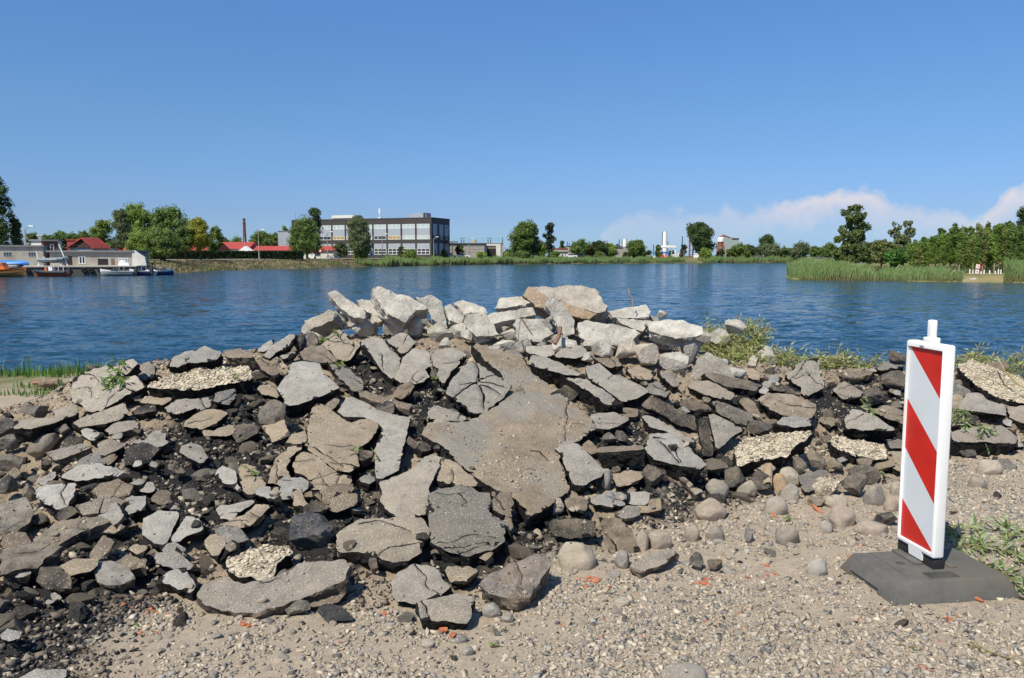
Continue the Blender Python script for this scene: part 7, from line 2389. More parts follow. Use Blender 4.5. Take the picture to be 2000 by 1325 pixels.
# orange enclosed boat at the left edge
t = boat_at('orange_launch', 'orange enclosed launch with a rounded cabin moored at the left edge', 6, 538.5, R(4), 100.5)
V, Fc = hull_mesh(5.2, 2.0, .75, .35); link('hull', mesh('hull', V, Fc, mat('brown_hull', (0.28, 0.15, 0.05), 0.5)), (0, 0, -.1), t)
V, Fc = hull_mesh(5.35, 2.1, .28, .3); link('deck', mesh('deck', V, Fc, M['orange']), (0, 0, .62), t)
m = MB(); m.prism([(-1.6, .85), (.5, .85), (.2, 1.35), (-.0, 1.75), (-1.0, 1.8), (-1.4, 1.3)], -.6, .6); m.build('cabin', M['orange'], t)
for xx in (-.9, -.35):
    m = MB(); m.box(xx, xx + .3, -.62, -.605, 1.35, 1.6); m.build('window', M['glassd'], t)
# blue upturned boat on the quay
t = thing('upturned_boat', 'bright blue upturned boat lying on the quay', 'boat', (PX(47, 108.5), 105.6, .24 + .75), R(3))
V, Fc = hull_mesh(4.6, 1.5, .55, .1); V = [(a, b_, -c) for a, b_, c in V]
link('hull', mesh('hull', V, [f[::-1] for f in Fc], M['blue'], smooth=True), (0, 0, 0), t)
m = MB(); m.box(-1.6, -1.3, -.5, .5, -.75, -.5); m.box(1.0, 1.3, -.5, .5, -.75, -.5); m.build('trestle', M['brownwood'], t)
# black-orange RIB
t = boat_at('rescue_boat', 'dark rescue boat with an orange bottom and console moored at the quay', 100, 536.5, R(176), 102.8)
V, Fc = hull_mesh(4.6, 1.5, .5, .3); link('hull', mesh('hull', V, Fc, mat('red_orange_hull', (0.45, 0.09, 0.03), 0.5)), (0, 0, -.12), t)
tube_ring(4.5, 1.5, .5, .2, mat('black_rubber_tube', (0.03, 0.035, 0.045), 0.5), 'tube', t)
m = MB(); m.box(-.2, .3, -.3, .3, .5, 1.2); m.tube((.0, -.3, 1.1), (-.1, -.3, 1.6), .03); m.tube((.0, .3, 1.1), (-.1, .3, 1.6), .03); m.tube((-1.2, -.5, .5), (-1.2, -.5, 1.6), .04); m.tube((-1.2, .5, .5), (-1.2, .5, 1.6), .04); m.tube((-1.2, -.5, 1.6), (-1.2, .5, 1.6), .04); m.build('console', M['whitefar'], t)
m = MB(); m.tube((.8, 0, .5), (.8, 0, 1.1), .22, .14, 8); m.build('buoy', M['orange'], t)
m = MB(); m.box(-2.5, -2.2, -.2, .2, .3, 1.1); m.build('outboard_motor', M['ironblack'], t)
# grey inflatable on a cradle
t = thing('inflatable_boat', 'grey inflatable boat raised on a white launching cradle', 'boat', (PX(121, 109.6), 107.6, PZ(508, 108)), R(2))
tube_ring(3.4, 1.4, .0, .26, M['greyrib'], 'tube', t, .3)
V, Fc = hull_mesh(3.2, 1.2, .4, .2); link('hull', mesh('hull', V, Fc, M['greyrib']), (0, 0, -.4), t)
t = thing('boat_cradle', 'white steel launching cradle under the grey inflatable boat', 'boat cradle', (PX(121, 109.6), 107.6, .24), R(2))
m = MB()
zc = PZ(511, 109) - .26
for xx in (-1.3, 1.2): m.tube((xx, -.6, 0), (xx, -.2, zc), .07, n=6); m.tube((xx, .6, 0), (xx, .2, zc), .07, n=6)
m.tube((-1.9, -.6, -.1), (-1.0, -.4, 1.2), .09, n=6); m.tube((-1.5, -.8, -.1), (-2.0, -.5, 2.0), .07, n=6); m.tube((1.9, -.2, 0), (.9, -.2, 2.9), .08, n=6)
m.build('frame', M['metal_white'], t)
# pale RIB, motor boats and dinghy at the quay end
def motorboat(px, py, D, L, label, bottom, rz, group=None, wind=True, motor=True):
    t = boat_at('motor_boat', label, px, py, rz, D, group)
    V, Fc = hull_mesh(L, 1.6, .42, .35); link('hull', mesh('hull', V, Fc, M[bottom]), (0, 0, -.1), t)
    V, Fc = hull_mesh(L * 1.02, 1.66, .26, .35); link('topside', mesh('topside', V, Fc, M['wboat']), (0, 0, .3), t)
    if wind:
        m = MB(); m.prism([(-.1, .6), (.7, .6), (.35, 1.0), (0.1, 1.0)], -.5, .5); m.build('windscreen', M['glassd'], t)
        m = MB(); m.tube((-.5, -.6, .6), (-.6, -.6, 1.15), .03, n=5); m.tube((-.5, .6, .6), (-.6, .6, 1.15), .03, n=5); m.tube((-.6, -.6, 1.15), (-.6, .6, 1.15), .03, n=5); m.build('rail', M['greysteel'], t)
    if motor:
        m = MB(); m.box(-L / 2 - .35, -L / 2, -.18, .18, .1, 1.0); m.build('outboard_motor', M['ironblack'] if bottom != 'wboat' else M['wboat'], t)
motorboat(228, 533, 106.2, 4.6, 'long pale grey boat with an orange buoy moored below the boathouse windows', 'greyrib', R(178))
motorboat(272, 532.5, 107.6, 2.9, 'white motor boat with a navy hull moored left of the white dinghy', 'navy', R(176))
motorboat(294, 532, 109.0, 1.9, 'small white dinghy with an outboard between the two navy-hulled boats', 'wboat', R(120), None, False)
motorboat(316, 531, 109.6, 2.9, 'white motor boat with a navy hull farthest right at the quay', 'navy', R(12))
m = MB(); m.tube((0, 0, 0), (0, 0, .5), .18, .12, 8); tag(m.build('orange_buoy', M['orange'], loc=(PX(226, 106.2), 106.2, -.5)), 'orange buoy standing in the long pale grey boat', 'buoy')
m = MB(); m.prism([(0, 0), (1.6, 0), (1.5, .35), (1.1, .45), (.9, .75), (.3, .75), (.1, .4)], 0, .6); tag(m.build('jet_ski', M['wboat'], loc=(PX(232, 111), 110.6, .24)), 'white jet ski standing on the quay by the boathouse window', 'jet ski')

# --- peninsula: signs, trunk stubs, stones
Ds = onz(1908, 548, WZ)[1] + 2
t = thing('navigation_sign', 'leaning post with two red and white square water signs on the peninsula', 'sign', (PX(1909, Ds), Ds, -.42), 0)
t.rotation_euler = (0, R(5), 0)
zz = PZ(516, Ds) + .42
m = MB(); m.tube((0, 0, -.3), (0, 0, zz), .035, n=6); m.build('post', M['rust'], t)
for za, zc_ in ((zz - .52, zz), (zz - 1.1, zz - .56)):
    m = MB(); m.box(-.20, .30, -.06, -.03, za, zc_); o = m.build('sign_board', M['signred'], t)
    m = MB(); m.box(-.20, .20, -.075, -.061, za + .05, zc_ - .05); m.build('sign_face', M['whitefar'], o)
    m = MB(); m.box(-.06, .06, -.085, -.076, za + .2, zc_ - .24); m.box(.04, .07, -.085, -.076, za + .2, zc_ - .14); m.build('symbol', M['ironblack'], o)
for px_, hh, lb in ((1866, 7, 'leftmost white-painted trunk stub on the peninsula'), (1896, 9, 'tall white-painted stub left of the signs'), (1902, 8, 'thin white stub right beside the tall one left of the signs'), (1918, 5, 'short white stub just right of the signs'), (1924, 8, 'white stub second to the right of the signs'),
                  (1935, 7, 'white stub midway between the signs and the right reeds'), (1946, 6, 'short white stub left of the pair near the right reeds'), (1952, 9, 'left stub of the white pair near the right reeds'), (1957, 8, 'right stub of the white pair near the right reeds')):
    D = Ds + 3.0
    m = MB(); m.tube((0, 0, -.1), (0, 0, hh * mpp(D)), .07, .06, 8); tag(m.build('painted_stub', M['whitefar'], loc=(PX(px_, D), D, -.42)), lb, 'tree stub', 'white-painted stubs on the peninsula')
for px_, py_, w_, h_, lb in ((1900, 547, 15, 8, 'pale concrete boulder tipped at the peninsula waterline under the signs'), (1932, 547.5, 24, 6, 'long flat concrete piece at the peninsula waterline'), (1945, 547.5, 14, 5, 'short concrete piece right of the long flat one at the waterline'), (1914, 548, 8, 4, 'small pale stone between the concrete pieces at the waterline')):
    D = onz(px_, 551, WZ)[1]
    rock('shore_stone', px_, py_, w_, h_, lb, 'concrete piece', kind='block', m='concrete', col=(0.4, 0.36, 0.3), D=D, sub=3)
m = MB(); D = onz(1745, 548, WZ)[1] + 9
t = thing('bench', 'small pale wooden bench in the grass of the peninsula', 'bench', (PX(1758, D), D, -.4))
m.box(-.5, .5, 0, .35, .38, .43); m.build('seat', M['wallbeige'], t); m = MB(); m.box(-.45, -.38, .02, .3, 0, .38); m.box(.38, .45, .02, .3, 0, .38); m.build('leg', M['wallbeige'], t)
m = MB(); m.tube((0, 0, 0), (1.1, .2, 1.0), .08, .05, 6); m.tube((.5, .2, 0), (1.3, .2, .9), .07, .05, 6); m.tube((-.5, .1, .1), (.6, .1, .3), .1, .07, 6)
tag(m.build('driftwood', M['bark'], loc=(PX(1734, D), D - 1, -.42), color=(.3, .22, .17)), 'fallen brown trunks leaning under the dark bush on the peninsula', 'fallen trunk')
# ------------------------------------------------------------------ trees
def tree(label, px, ytop, ybase, w, D, col, lobes=None, kind='round', cards=1500, size=None, name='tree', zb=0.9, group=None, trunk=(0.11, 0.09, 0.07), tw=None, gap=0.32, lean=0.0, crown_y=None):
    """crown of many small leaf faces on lumpy lobes; sizes given in photo pixels"""
    rg_ = random.Random(int(px * 13 + ytop * 7))
    if zb > .5: D = SD(px, D, 11 if kind != 'bush' else 8)
    s = D / F
    base = np.array([PX(px, D), D, zb])
    zt = PZ(ytop, D)
    yb = crown_y if crown_y is not None else ybase - (ybase - ytop) * (.06 if kind in ('bush',) else .14)
    zc = PZ(yb, D)
    e = tag(empty(name, tuple(base)), label, 'bush' if kind == 'bush' else 'tree', group)
    Wm = w * s
    if lobes is None:
        lobes = []
        nl = {'round': 11, 'bush': 8, 'birch': 14, 'tall': 13, 'airy': 10, 'thin': 6}[kind]
        for k in range(nl):
            v = (k + .5) / nl
            a = rg_.uniform(0, math.tau)
            if kind in ('round', 'bush'):
                prof_ = math.sin(math.pi * min(1, max(0.12, v * .82 + .16))) ** .6
                rr = .34 * Wm * rg_.uniform(.75, 1.15)
            elif kind == 'birch':
                prof_ = (1 - v) ** .5 * .9 + .12; rr = .28 * Wm * rg_.uniform(.8, 1.2)
            elif kind == 'tall':
                prof_ = .95 - .35 * v; rr = .29 * Wm * rg_.uniform(.8, 1.2)
            elif kind == 'thin':
                prof_ = .75; rr = .33 * Wm
            else:
                prof_ = .85 - .3 * v; rr = .28 * Wm * rg_.uniform(.7, 1.2)
            q = math.sqrt(rg_.uniform(.25, 1)) * max(0, Wm * .5 * prof_ - rr * .7)
            hh = zt - zc
            lobes.append((math.cos(a) * q, math.sin(a) * q, zc - zb + min(hh - rr * .8, max(rr * .5, v * hh)), rr, rr * (rg_.uniform(1.3, 1.9) if kind == 'thin' else rg_.uniform(.7, 1.0))))
        lobes.append((0, 0, zt - zb - .22 * Wm * .8, .2 * Wm, .2 * Wm * .9))
    else:
        lobes = [((a - px) * s, dy * s, PZ(b_, D) - zb, r * s, r2 * s) for a, b_, r, r2, dy in lobes]
    big_ = lobes
    lobes = []
    for l in big_:
        lobes.append((l[0], l[1], l[2], l[3] * .72, l[4] * .72))
        for _ in range(5 if w > 30 else 3):
            d_ = np.array([rg_.gauss(0, 1), rg_.gauss(0, 1), rg_.gauss(0, .8) + .15]); d_ /= np.linalg.norm(d_)
            f_ = rg_.uniform(.32, .52)
            lobes.append((l[0] + d_[0] * l[3] * .68, l[1] + d_[1] * l[3] * .68, l[2] + d_[2] * l[4] * .68, l[3] * f_, l[4] * f_ * rg_.uniform(.8, 1.3)))
    tot = sum(l[3] ** 2 for l in lobes)
    size = size or max(.16, 1.25 * s * 2.0)
    V, Fc, C = [], [], []
    so_ = rg_.uniform(0, 99)
    cards = int(cards * 2.6)
    iv, ifc = ico(2)
    for l in lobes:
        if kind != 'airy':
            cv = iv * (1 + .25 * fbm(iv * 1.7 + so_ + l[0], 2, 5)[:, None]) * np.array([l[3], l[3], l[4]]) * .5 + np.array(l[:3])
            b = len(V); V += list(cv); Fc += [tuple(q_ + b for q_ in f_) for f_ in ifc]; C += [np.array(col) * .8] * len(cv)  # cores darker than the leaves: the crown's inner shade put into colour
        n = int(cards * l[3] ** 2 / tot)
        d = rng.normal(size=(n, 3)); d /= np.linalg.norm(d, axis=1, keepdims=True)
        r = rng.uniform(.55, 1.08, n) ** .7
        p = d * r[:, None] * np.array([l[3], l[3], l[4]]) + np.array(l[:3])
        nz = fbm(p / (Wm * .11) + so_, 2, 3)
        keep = nz > -gap
        p = p[keep]; nz = nz[keep]
        if not len(p): continue
        k_ = len(p)
        nn = rng.normal(size=(k_, 3)) + d[keep] * .8; nn /= np.linalg.norm(nn, axis=1, keepdims=True)
        u = np.cross(nn, np.array([.31, .2, .93])); u /= np.linalg.norm(u, axis=1, keepdims=True)
        v = np.cross(nn, u)
        sz = size * rng.uniform(.6, 1.3, (k_, 1)) * .5
        if kind == 'birch':
            v = v * .5 + np.array([0, 0, -1.3])
            u = u * .7
        if lean: v = v + np.array([lean, 0, .5]) * 1.0
        quad = np.stack([p - u * sz * .9, p - v * sz * .7 + u * sz * .2, p + u * sz, p + v * sz], 1)
        b = len(V)
        V += list(quad.reshape(-1, 3))
        Fc += [(b + 4 * i, b + 4 * i + 1, b + 4 * i + 2, b + 4 * i + 3) for i in range(k_)]
        cc = np.array(col) * rng.uniform(.65, 1.35, (k_, 1)) * (1 + .35 * nz[:, None])
        C += list(np.repeat(cc, 4, axis=0))
    link('crown', mesh('crown', V, Fc, M['leaf'], col=np.array(C)), parent=e)
    tr = MB()
    r0 = tw or max(.08, Wm * .035)
    hc = zc - zb
    tipz = zt - zb - (zt - zc) * .25
    tr.tube((0, 0, -.6), (0, 0, max(.3, hc)), r0, r0 * .8, 7)
    tr.tube((0, 0, max(.3, hc)), (lean * .4, 0, tipz), r0 * .8, r0 * .2, 6)
    for k in range(6 if kind not in ('bush', 'thin') else 3):
        l = lobes[rg_.randrange(len(lobes))]
        z0_ = max(.2, hc * .8) + rg_.random() * (tipz - hc) * .5
        tr.tube((0, 0, z0_), (l[0] * .8, l[1] * .8, max(l[2], z0_ + .2)), r0 * .4, r0 * .12, 5)
    tr.build('trunk', M['bark'], e, color=trunk)
    return e


G1 = (0.23, 0.32, 0.065)    # fresh willow green
G2 = (0.145, 0.215, 0.052)    # mid green
G3 = (0.078, 0.125, 0.04)    # dark
G4 = (0.33, 0.33, 0.045)      # yellow green
G5 = (0.16, 0.195, 0.085)    # grey green birch
# far left
tree('very dark tall tree at the left edge of the picture', -8, 338, 505, 84, 121, G3, kind='tall', cards=6000, zb=.3, gap=.25)
tree('smaller dark tree right beside the very dark one at the left edge', 36, 425, 500, 34, 124, G3, kind='tall', cards=1800, zb=.3)
for k, (a, b_, w_, lb) in enumerate([(65, 455, 30, 'far dark tree just right of the left dark trees'), (92, 458, 30, 'low far tree above the brick tower'), (122, 451, 42, 'far round tree behind the red gable'), (146, 455, 34, 'far tree left of the big willow group'), (168, 450, 36, 'tree touching the left side of the big willow group')]):
    tree(lb, a, b_, 500, w_, 200, G2, cards=1100)
tree('leftmost lower willow of the big group', 203, 428, 503, 50, 150, G1, cards=2600)
tree('dark birch in front of the big willow group', 238, 410, 500, 44, 146, G5, kind='birch', cards=3400)
tree('tall fresh green willow forming the left top of the big group', 272, 398, 503, 92, 156, G1, cards=5200, gap=.28)
tree('broad green tree forming the right top of the big group', 332, 401, 503, 86, 156, (0.17, 0.255, 0.06), cards=5000, gap=.28)
tree('low round willow in front of the big group beside the boathouse', 276, 450, 503, 62, 140, G1, cards=3000)
tree('willow with a thick dark trunk standing on the bank', 318, 446, 508, 74, 138, (0.18, 0.25, 0.06), cards=3400, tw=.55, trunk=(0.05, 0.04, 0.03))
tree('dark green tree closing the right side of the big group', 362, 440, 500, 44, 150, G2, cards=2400)
tree('yellow-green tree right of the big group', 392, 425, 497, 56, 152, G4, cards=3200, gap=.2)
tree('dark tree behind the yellow-green one', 421, 443, 495, 34, 175, G2, cards=1500)
tree('dark green tree right of the brick chimney', 512, 450, 495, 50, 235, G2, cards=1900)
tree('dark tree left of the grey annex', 540, 453, 495, 40, 240, G2, cards=1300)
tree('thin-leaved tree showing above the grey annex', 557, 441, 495, 18, 250, G1, cards=500)
tree('far round tree behind the red roofs left of the chimney', 460, 466, 497, 40, 300, G2, cards=900)
tree('low dark tree behind the red roof right of the yellow-green tree', 440, 464, 497, 26, 300, G3, cards=500)
# office
tree('dark tree rising highest in front of the office roofline', 615, 406, 500, 50, 200, G3, kind='airy', cards=2200, gap=.2)
tree('big dense round tree in front of the left office bays', 600, 426, 505, 76, 190, G2, cards=5200, gap=.4)
tree('drooping birch in front of the middle office bays', 700, 422, 503, 66, 196, G5, kind='birch', cards=5000, gap=.3)
tree('small open tree left of the drooping birch', 664, 473, 505, 36, 190, (0.09, 0.12, 0.035), cards=1200, gap=.15)
tree('round green bush below the drooping birch', 705, 480, 507, 40, 186, G1, kind='bush', cards=1700, name='bush')
tree('thin sapling in front of the right office bays', 784, 480, 507, 17, 198, (0.09, 0.11, 0.04), kind='airy', cards=500, gap=.1)
tree('dense round bush in front of the right office bays', 802, 487, 508, 28, 200, G1, kind='bush', cards=1200, name='bush')
tree('slim bush at the right corner of the office block', 866, 487, 506, 15, 208, (0.08, 0.12, 0.04), kind='bush', cards=600, name='bush')
tree('yellowish round tree in front of the depot shed', 897, 479, 502, 20, 220, (0.15, 0.15, 0.035), cards=800)
tree('low bush in front of the cream gate building', 941, 492, 505, 25, 214, G1, kind='bush', cards=800, name='bush')
tree('low bush right of the cream gate building', 991, 492, 506, 22, 216, G1, kind='bush', cards=700, name='bush')
tree('tall dark broad tree right of the gate building', 1022, 432, 503, 62, 222, G2, cards=4200, gap=.34)
tree('airy willow leaning at the right of the tall dark tree', 1043, 436, 500, 34, 226, G5, kind='airy', cards=1500, gap=.25)
tree('airy tall tree second right of the gate building', 1073, 435, 502, 34, 230, (0.05, 0.075, 0.035), kind='airy', cards=1900, gap=.25)
tree('bright round willow bush in front of the airy tall tree', 1053, 472, 506, 36, 218, G1, cards=1800)
tree('low wide dark bush at the foot of the tall dark tree', 1022, 488, 507, 42, 217, G2, kind='bush', cards=1400, name='bush')
tree('low bush left of the small cream hut', 1082, 490, 506, 28, 225, G2, kind='bush', cards=800, name='bush')
tree('far spruce-like tree above the derelict shed', 1098, 470, 498, 14, 330, G3, kind='tall', cards=350)
tree('round tree left of the reddish one in the middle', 1134, 469, 504, 44, 262, G2, cards=2100, gap=.34)
tree('reddish-brown tree in the middle of the far shore', 1150, 477, 505, 22, 258, (0.12, 0.085, 0.035), cards=800)
tree('round green tree right of the reddish one', 1172, 470, 504, 42, 262, (0.06, 0.105, 0.03), cards=2100, gap=.34)
tree('bright green tree with a drooping right side in the middle', 1192, 475, 505, 34, 258, G1, cards=1500)
tree('low bush under the drooping bright green tree', 1170, 490, 507, 24, 250, G2, kind='bush', cards=600, name='bush')
tree('low light bush right of the drooping bright green tree', 1222, 492, 507, 22, 262, (0.09, 0.13, 0.045), kind='bush', cards=600, name='bush')
tree('dense dome-shaped tree in front of the short silo', 1245, 467, 506, 45, 268, G2, cards=2600, gap=.42)
tree('small light tree right of the dome-shaped tree', 1268, 488, 507, 16, 270, (0.10, 0.12, 0.05), cards=400)
tree('small round tree left of the tall silo', 1285, 478, 504, 17, 300, G2, cards=500)
tree('open grey-green tree between the hangar and the big dark tree', 1335, 478, 506, 22, 280, (0.08, 0.10, 0.05), kind='airy', cards=700)
tree('largest dark dense tree on the far shore right of the silos', 1366, 434, 505, 62, 285, G3, cards=4800, gap=.45)
tree('light green willow bush in front of the largest dark tree', 1378, 483, 507, 36, 272, G1, kind='bush', cards=1400, name='bush')
tree('small light tree under the rust-red loading tower', 1408, 487, 506, 18, 290, (0.09, 0.12, 0.05), cards=500)
tree('yellow-green round bush right of the loading tower', 1428, 485, 507, 24, 280, (0.14, 0.18, 0.03), kind='bush', cards=800, name='bush')
tree('dark tree in front of the grey loading hall', 1448, 476, 506, 42, 292, G2, cards=1800)
tree('dark tree right of the one in front of the loading hall', 1464, 478, 506, 30, 294, G3, cards=1100)
tree('dark dome-topped tree rising above the far tree line', 1495, 458, 503, 36, 340, G3, cards=1500, gap=.45)
tree('grey-green willow below the dark dome-topped tree', 1503, 476, 507, 48, 290, G5, cards=2000)
tree('small far tree left of the broad grey-green willow', 1532, 482, 506, 26, 310, G2, cards=700)
tree('broad grey-green willow at the right of the far tree line', 1561, 474, 507, 44, 295, G5, cards=1900)
tree('far tree between the two grey-green willows at the right', 1590, 481, 506, 32, 320, G2, cards=900)
tree('dark far tree left of the tall peninsula tree', 1618, 475, 506, 34, 300, G2, cards=1300)
for k, (a, b_, w_) in enumerate([(1100, 480, 34), (1215, 484, 30), (1310, 490, 22), (1476, 484, 34), (1545, 484, 34), (1605, 484, 30), (1640, 482, 34), (60, 462, 40), (1000, 486, 40)]):
    tree(['low far tree behind the derelict shed', 'low far tree behind the pointed-roof house', 'low far tree behind the hangar', 'low far tree right of the loading hall', 'low far tree behind the broad willows', 'low far tree behind the tiny hut', 'far tree just left of the tall peninsula tree', 'far tree row behind the white warehouse', 'far low tree behind the gate building'][k], a, b_, 506, w_, 370, G3, cards=500)
# peninsula
zp = -.42
tree('tall ragged tree standing alone on the tip of the peninsula', 1661, 398, 520, 76, 104, (0.15, 0.195, 0.06), kind='airy', cards=9000, zb=zp, gap=.16, size=.24, trunk=(.1, .08, .06), crown_y=512,
     lobes=[(1664, 410, 17, 12, 0), (1648, 416, 9, 9, 6), (1660, 424, 19, 15, -8), (1683, 422, 9, 10, 5), (1668, 440, 21, 17, 0), (1650, 448, 13, 14, 10), (1688, 444, 8, 12, -6), (1664, 460, 22, 17, -4), (1640, 468, 10, 9, 5), (1684, 464, 11, 13, 8), (1631, 472, 5, 4, 0), (1664, 480, 23, 17, 0), (1648, 494, 20, 16, 6), (1682, 490, 18, 16, -6), (1662, 505, 27, 13, 0), (1692, 506, 12, 9, 2)])
tree('olive bushy tree between the tall tree and the airy one on the peninsula', 1722, 468, 520, 54, 118, (0.18, 0.21, 0.07), cards=3200, zb=zp, size=.3)
tree('low olive tree right behind the tall peninsula tree', 1700, 476, 518, 40, 124, (0.075, 0.09, 0.032), cards=2000, zb=zp, size=.3)
tree('airy twin-topped tree on the peninsula', 1761, 431, 515, 46, 122, (0.19, 0.22, 0.09), kind='airy', cards=3600, zb=zp, gap=.16, size=.28, lobes=[(1748, 442, 9, 11, 0), (1746, 456, 11, 12, 4), (1770, 440, 9, 10, 0), (1775, 454, 12, 13, -4), (1760, 468, 17, 13, 0), (1756, 484, 20, 14, 0), (1770, 496, 22, 13, 3)])
tree('dark fresh-green bush with sweeping boughs on the peninsula', 1748, 488, 521, 44, 100, (0.10, 0.22, 0.045), kind='bush', cards=2600, zb=zp, size=.3, name='bush')
tree('tall dark tree at the right edge of the picture', 2003, 402, 515, 62, 118, G3, kind='tall', cards=5200, zb=zp, gap=.2)
tree('dark tree just left of the one at the right edge', 1968, 432, 515, 26, 122, G3, kind='tall', cards=1500, zb=zp)
rg3 = random.Random(77)
gtop = [(1770, 468), (1800, 462), (1820, 452), (1850, 446), (1865, 428), (1880, 448), (1905, 445), (1925, 430), (1950, 436), (1975, 432), (2000, 434), (2060, 438)]
rows_ = []
ONE = 'first second third fourth fifth sixth seventh eighth ninth tenth eleventh twelfth thirteenth fourteenth fifteenth sixteenth seventeenth eighteenth nineteenth twentieth'.split()
ORD = ONE + ['twenty-' + o_ for o_ in ONE[:9]] + ['thirtieth', 'thirty-first', 'thirty-second']
for k in range(64):
    px_ = 1776 + (k % 32) * 8.9 + rg3.uniform(-2, 2)
    back_ = k >= 32
    D = (112 if back_ else 97) + rg3.uniform(-5, 6)
    yt = np.interp(px_, [a for a, b_ in gtop], [b_ for a, b_ in gtop]) + rg3.uniform(-4, 20) + (0 if back_ else 8)
    g_ = [(0.27, 0.38, 0.095), (0.22, 0.33, 0.085), (0.17, 0.26, 0.07), (0.30, 0.34, 0.12)][rg3.randrange(4)]
    tree(f'{ORD[k % 32]} young tree from the left in the {"back" if back_ else "front"} row of the peninsula grove', px_, yt, 524, rg3.uniform(15, 32), D, g_, kind='thin', cards=1000, zb=zp, size=.28,
         group='young trees of the peninsula grove', trunk=(0.30, 0.25, 0.18), tw=.07, gap=.25, lean=.25, crown_y=521 - rg3.uniform(0, 16) ** 1)


for k, (a_, b_, w_) in enumerate([(2110, 430, 80), (2200, 410, 110), (2300, 425, 100), (2420, 405, 120), (2560, 420, 120), (2720, 410, 130)]):
    tree(ONE[k] + ' broad tree beyond the right edge of the picture', a_, b_, 520, w_, 118, G2, cards=1800, zb=zp, group='trees beyond the right edge')


# ------------------------------------------------------------------ reeds, one mass along each shore
def reeds(name, line, dens_, h0, h1, inland, cols_, D_scale=1.0, taper=None):
    Vr, Fr, Cr = [], [], []
    tot = 0
    for (a, ya), (b_, yb) in zip(line[:-1], line[1:]):
        p0, p1 = onz(a, ya, WZ), onz(b_, yb, WZ)
        L = np.linalg.norm(p1 - p0)
        n = int(L * dens_)
        dirn = (p1 - p0) / L
        nn = np.array([-dirn[1], dirn[0], 0])
        tgt = np.array([p0[0] + 14, 122, 0]) if name == 'peninsula_reeds' else np.array([p0[0], 900, 0])
        if nn @ (tgt - p0) < 0: nn = -nn
        u = rng.random(n); w_ = rng.random(n) ** 1.2 * inland
        P0 = p0 + (p1 - p0) * u[:, None] + nn * w_[:, None] + np.array([0, 0, -.1])
        P0[:, 2] += np.clip(w_ * .1, 0, .6)
        hh = (h0 + (h1 - h0) * rng.random(n)) * (1 + .9 * fbm2(P0[:, 0], P0[:, 1], .35, 3, 7))
        D = P0[:, 1]
        wd = np.maximum(.022, D / F * .35) * rng.uniform(.7, 1.4, n)
        for i in range(n):
            b0 = len(Vr)
            p = P0[i]; h_ = hh[i]; lx_ = rng.normal(0, .20) * h_ + .12 * h_
            Vr += [(p[0] - wd[i], p[1], p[2]), (p[0] + wd[i], p[1], p[2]), (p[0] + wd[i] * 1.6 + lx_ * .4, p[1] - .02, p[2] + h_ * .6), (p[0] - wd[i] * 1.6 + lx_ * .4, p[1] + .02, p[2] + h_ * .6), (p[0] + lx_, p[1], p[2] + h_)]
            Fr += [(b0, b0 + 1, b0 + 2, b0 + 3), (b0 + 3, b0 + 2, b0 + 4)]
            c = cols_[rnd.randrange(len(cols_))]; v = rnd.uniform(.75, 1.25)
            base_c = (0.24, 0.21, 0.08)
            Cr += [base_c, base_c, (c[0] * v, c[1] * v, c[2] * v), (c[0] * v, c[1] * v, c[2] * v), (c[0] * v * 1.1, c[1] * v * 1.1, c[2] * v)]
    tag(link(name, mesh(name, Vr, Fr, M['leaf'], col=np.array(Cr))), kind='stuff')


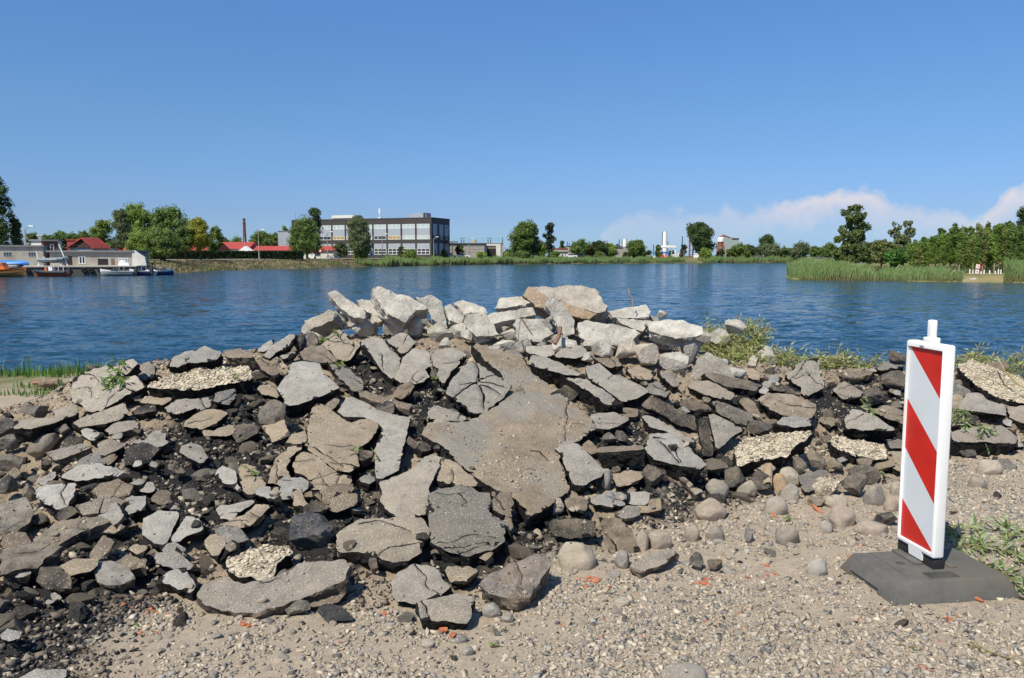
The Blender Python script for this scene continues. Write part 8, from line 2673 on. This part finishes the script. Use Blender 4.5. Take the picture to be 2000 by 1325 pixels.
RC = [(0.15, 0.25, 0.075), (0.19, 0.29, 0.10), (0.11, 0.19, 0.06), (0.25, 0.28, 0.12)]
reeds('far_reeds', [(700, 521.3), (760, 520.6), (870, 518), (1000, 516.3), (1200, 514.8), (1338, 514.1)], 55, 1.5, 2.2, 4.5, RC)
reeds('far_reeds', [(1374, 514), (1500, 513.6), (1560, 513.4)], 45, 1.6, 2.3, 4.5, RC)
reeds('peninsula_reeds', [(1538, 541), (1545, 544.5), (1575, 546.6), (1620, 547.4), (1700, 548.4), (1800, 550.2), (1852, 550.8)], 360, 0.7, 1.45, 5.0, RC)
reeds('peninsula_reeds', [(1852, 550.8), (1880, 551)], 130, .5, 1.0, 3, RC)
reeds('peninsula_reeds', [(1958, 552), (2050, 553.5), (2160, 555)], 330, 1.2, 1.8, 5, RC)
reeds('peninsula_reeds', [(1536, 540), (1545, 533), (1570, 527), (1600, 523)], 60, 1.2, 1.8, 3, RC)
# long grass further in on the peninsula
Vr, Fr, Cr = [], [], []
for k in range(9000):
    px_ = rnd.uniform(1550, 2050); D = rnd.uniform(93, 120)
    X = PX(px_, D); w_ = .05; h_ = rnd.uniform(.3, .8) * (1.5 if px_ < 1640 else 1)
    b0 = len(Vr)
    if D < onz(px_, 549, WZ)[1] + 4: continue
    Vr += [(X - w_, D, -.45), (X + w_, D, -.45), (X + .1, D, -.42 + h_)]
    Fr += [(b0, b0 + 1, b0 + 2)]
    c = rnd.choice([(0.13, 0.17, 0.06), (0.20, 0.19, 0.09), (0.10, 0.14, 0.05)]); Cr += [c] * 3
tag(link('meadow_grass', mesh('meadow_grass', Vr, Fr, M['leaf'], col=np.array(Cr))), kind='stuff')
# weeds and tufts on the far bank
Vr, Fr, Cr = [], [], []
for k in range(9000):
    i = rnd.randrange(len(fd) - 1)
    p = fd[i] + (fd[i + 1] - fd[i]) * rnd.random()
    if not -95 < p[0] < -20: continue
    w0 = rnd.random() * 7
    X, Y = p[0], p[1] + w0
    zz = np.interp(w0, [0, 1.5, 4.5, 7], [-1.0, -.5, .35, .8])
    h_ = rnd.uniform(.1, .35); w_ = .12
    b0 = len(Vr)
    Vr += [(X - w_, Y, zz - .05), (X + w_, Y, zz - .05), (X + rnd.uniform(-.1, .1), Y, zz + h_)]
    Fr += [(b0, b0 + 1, b0 + 2)]
    c = rnd.choice([(0.15, 0.125, 0.07), (0.11, 0.12, 0.05), (0.18, 0.135, 0.08), (0.08, 0.065, 0.045)]); Cr += [c] * 3
tag(link('bank_weeds', mesh('bank_weeds', Vr, Fr, M['leaf'], col=np.array(Cr))), kind='stuff')
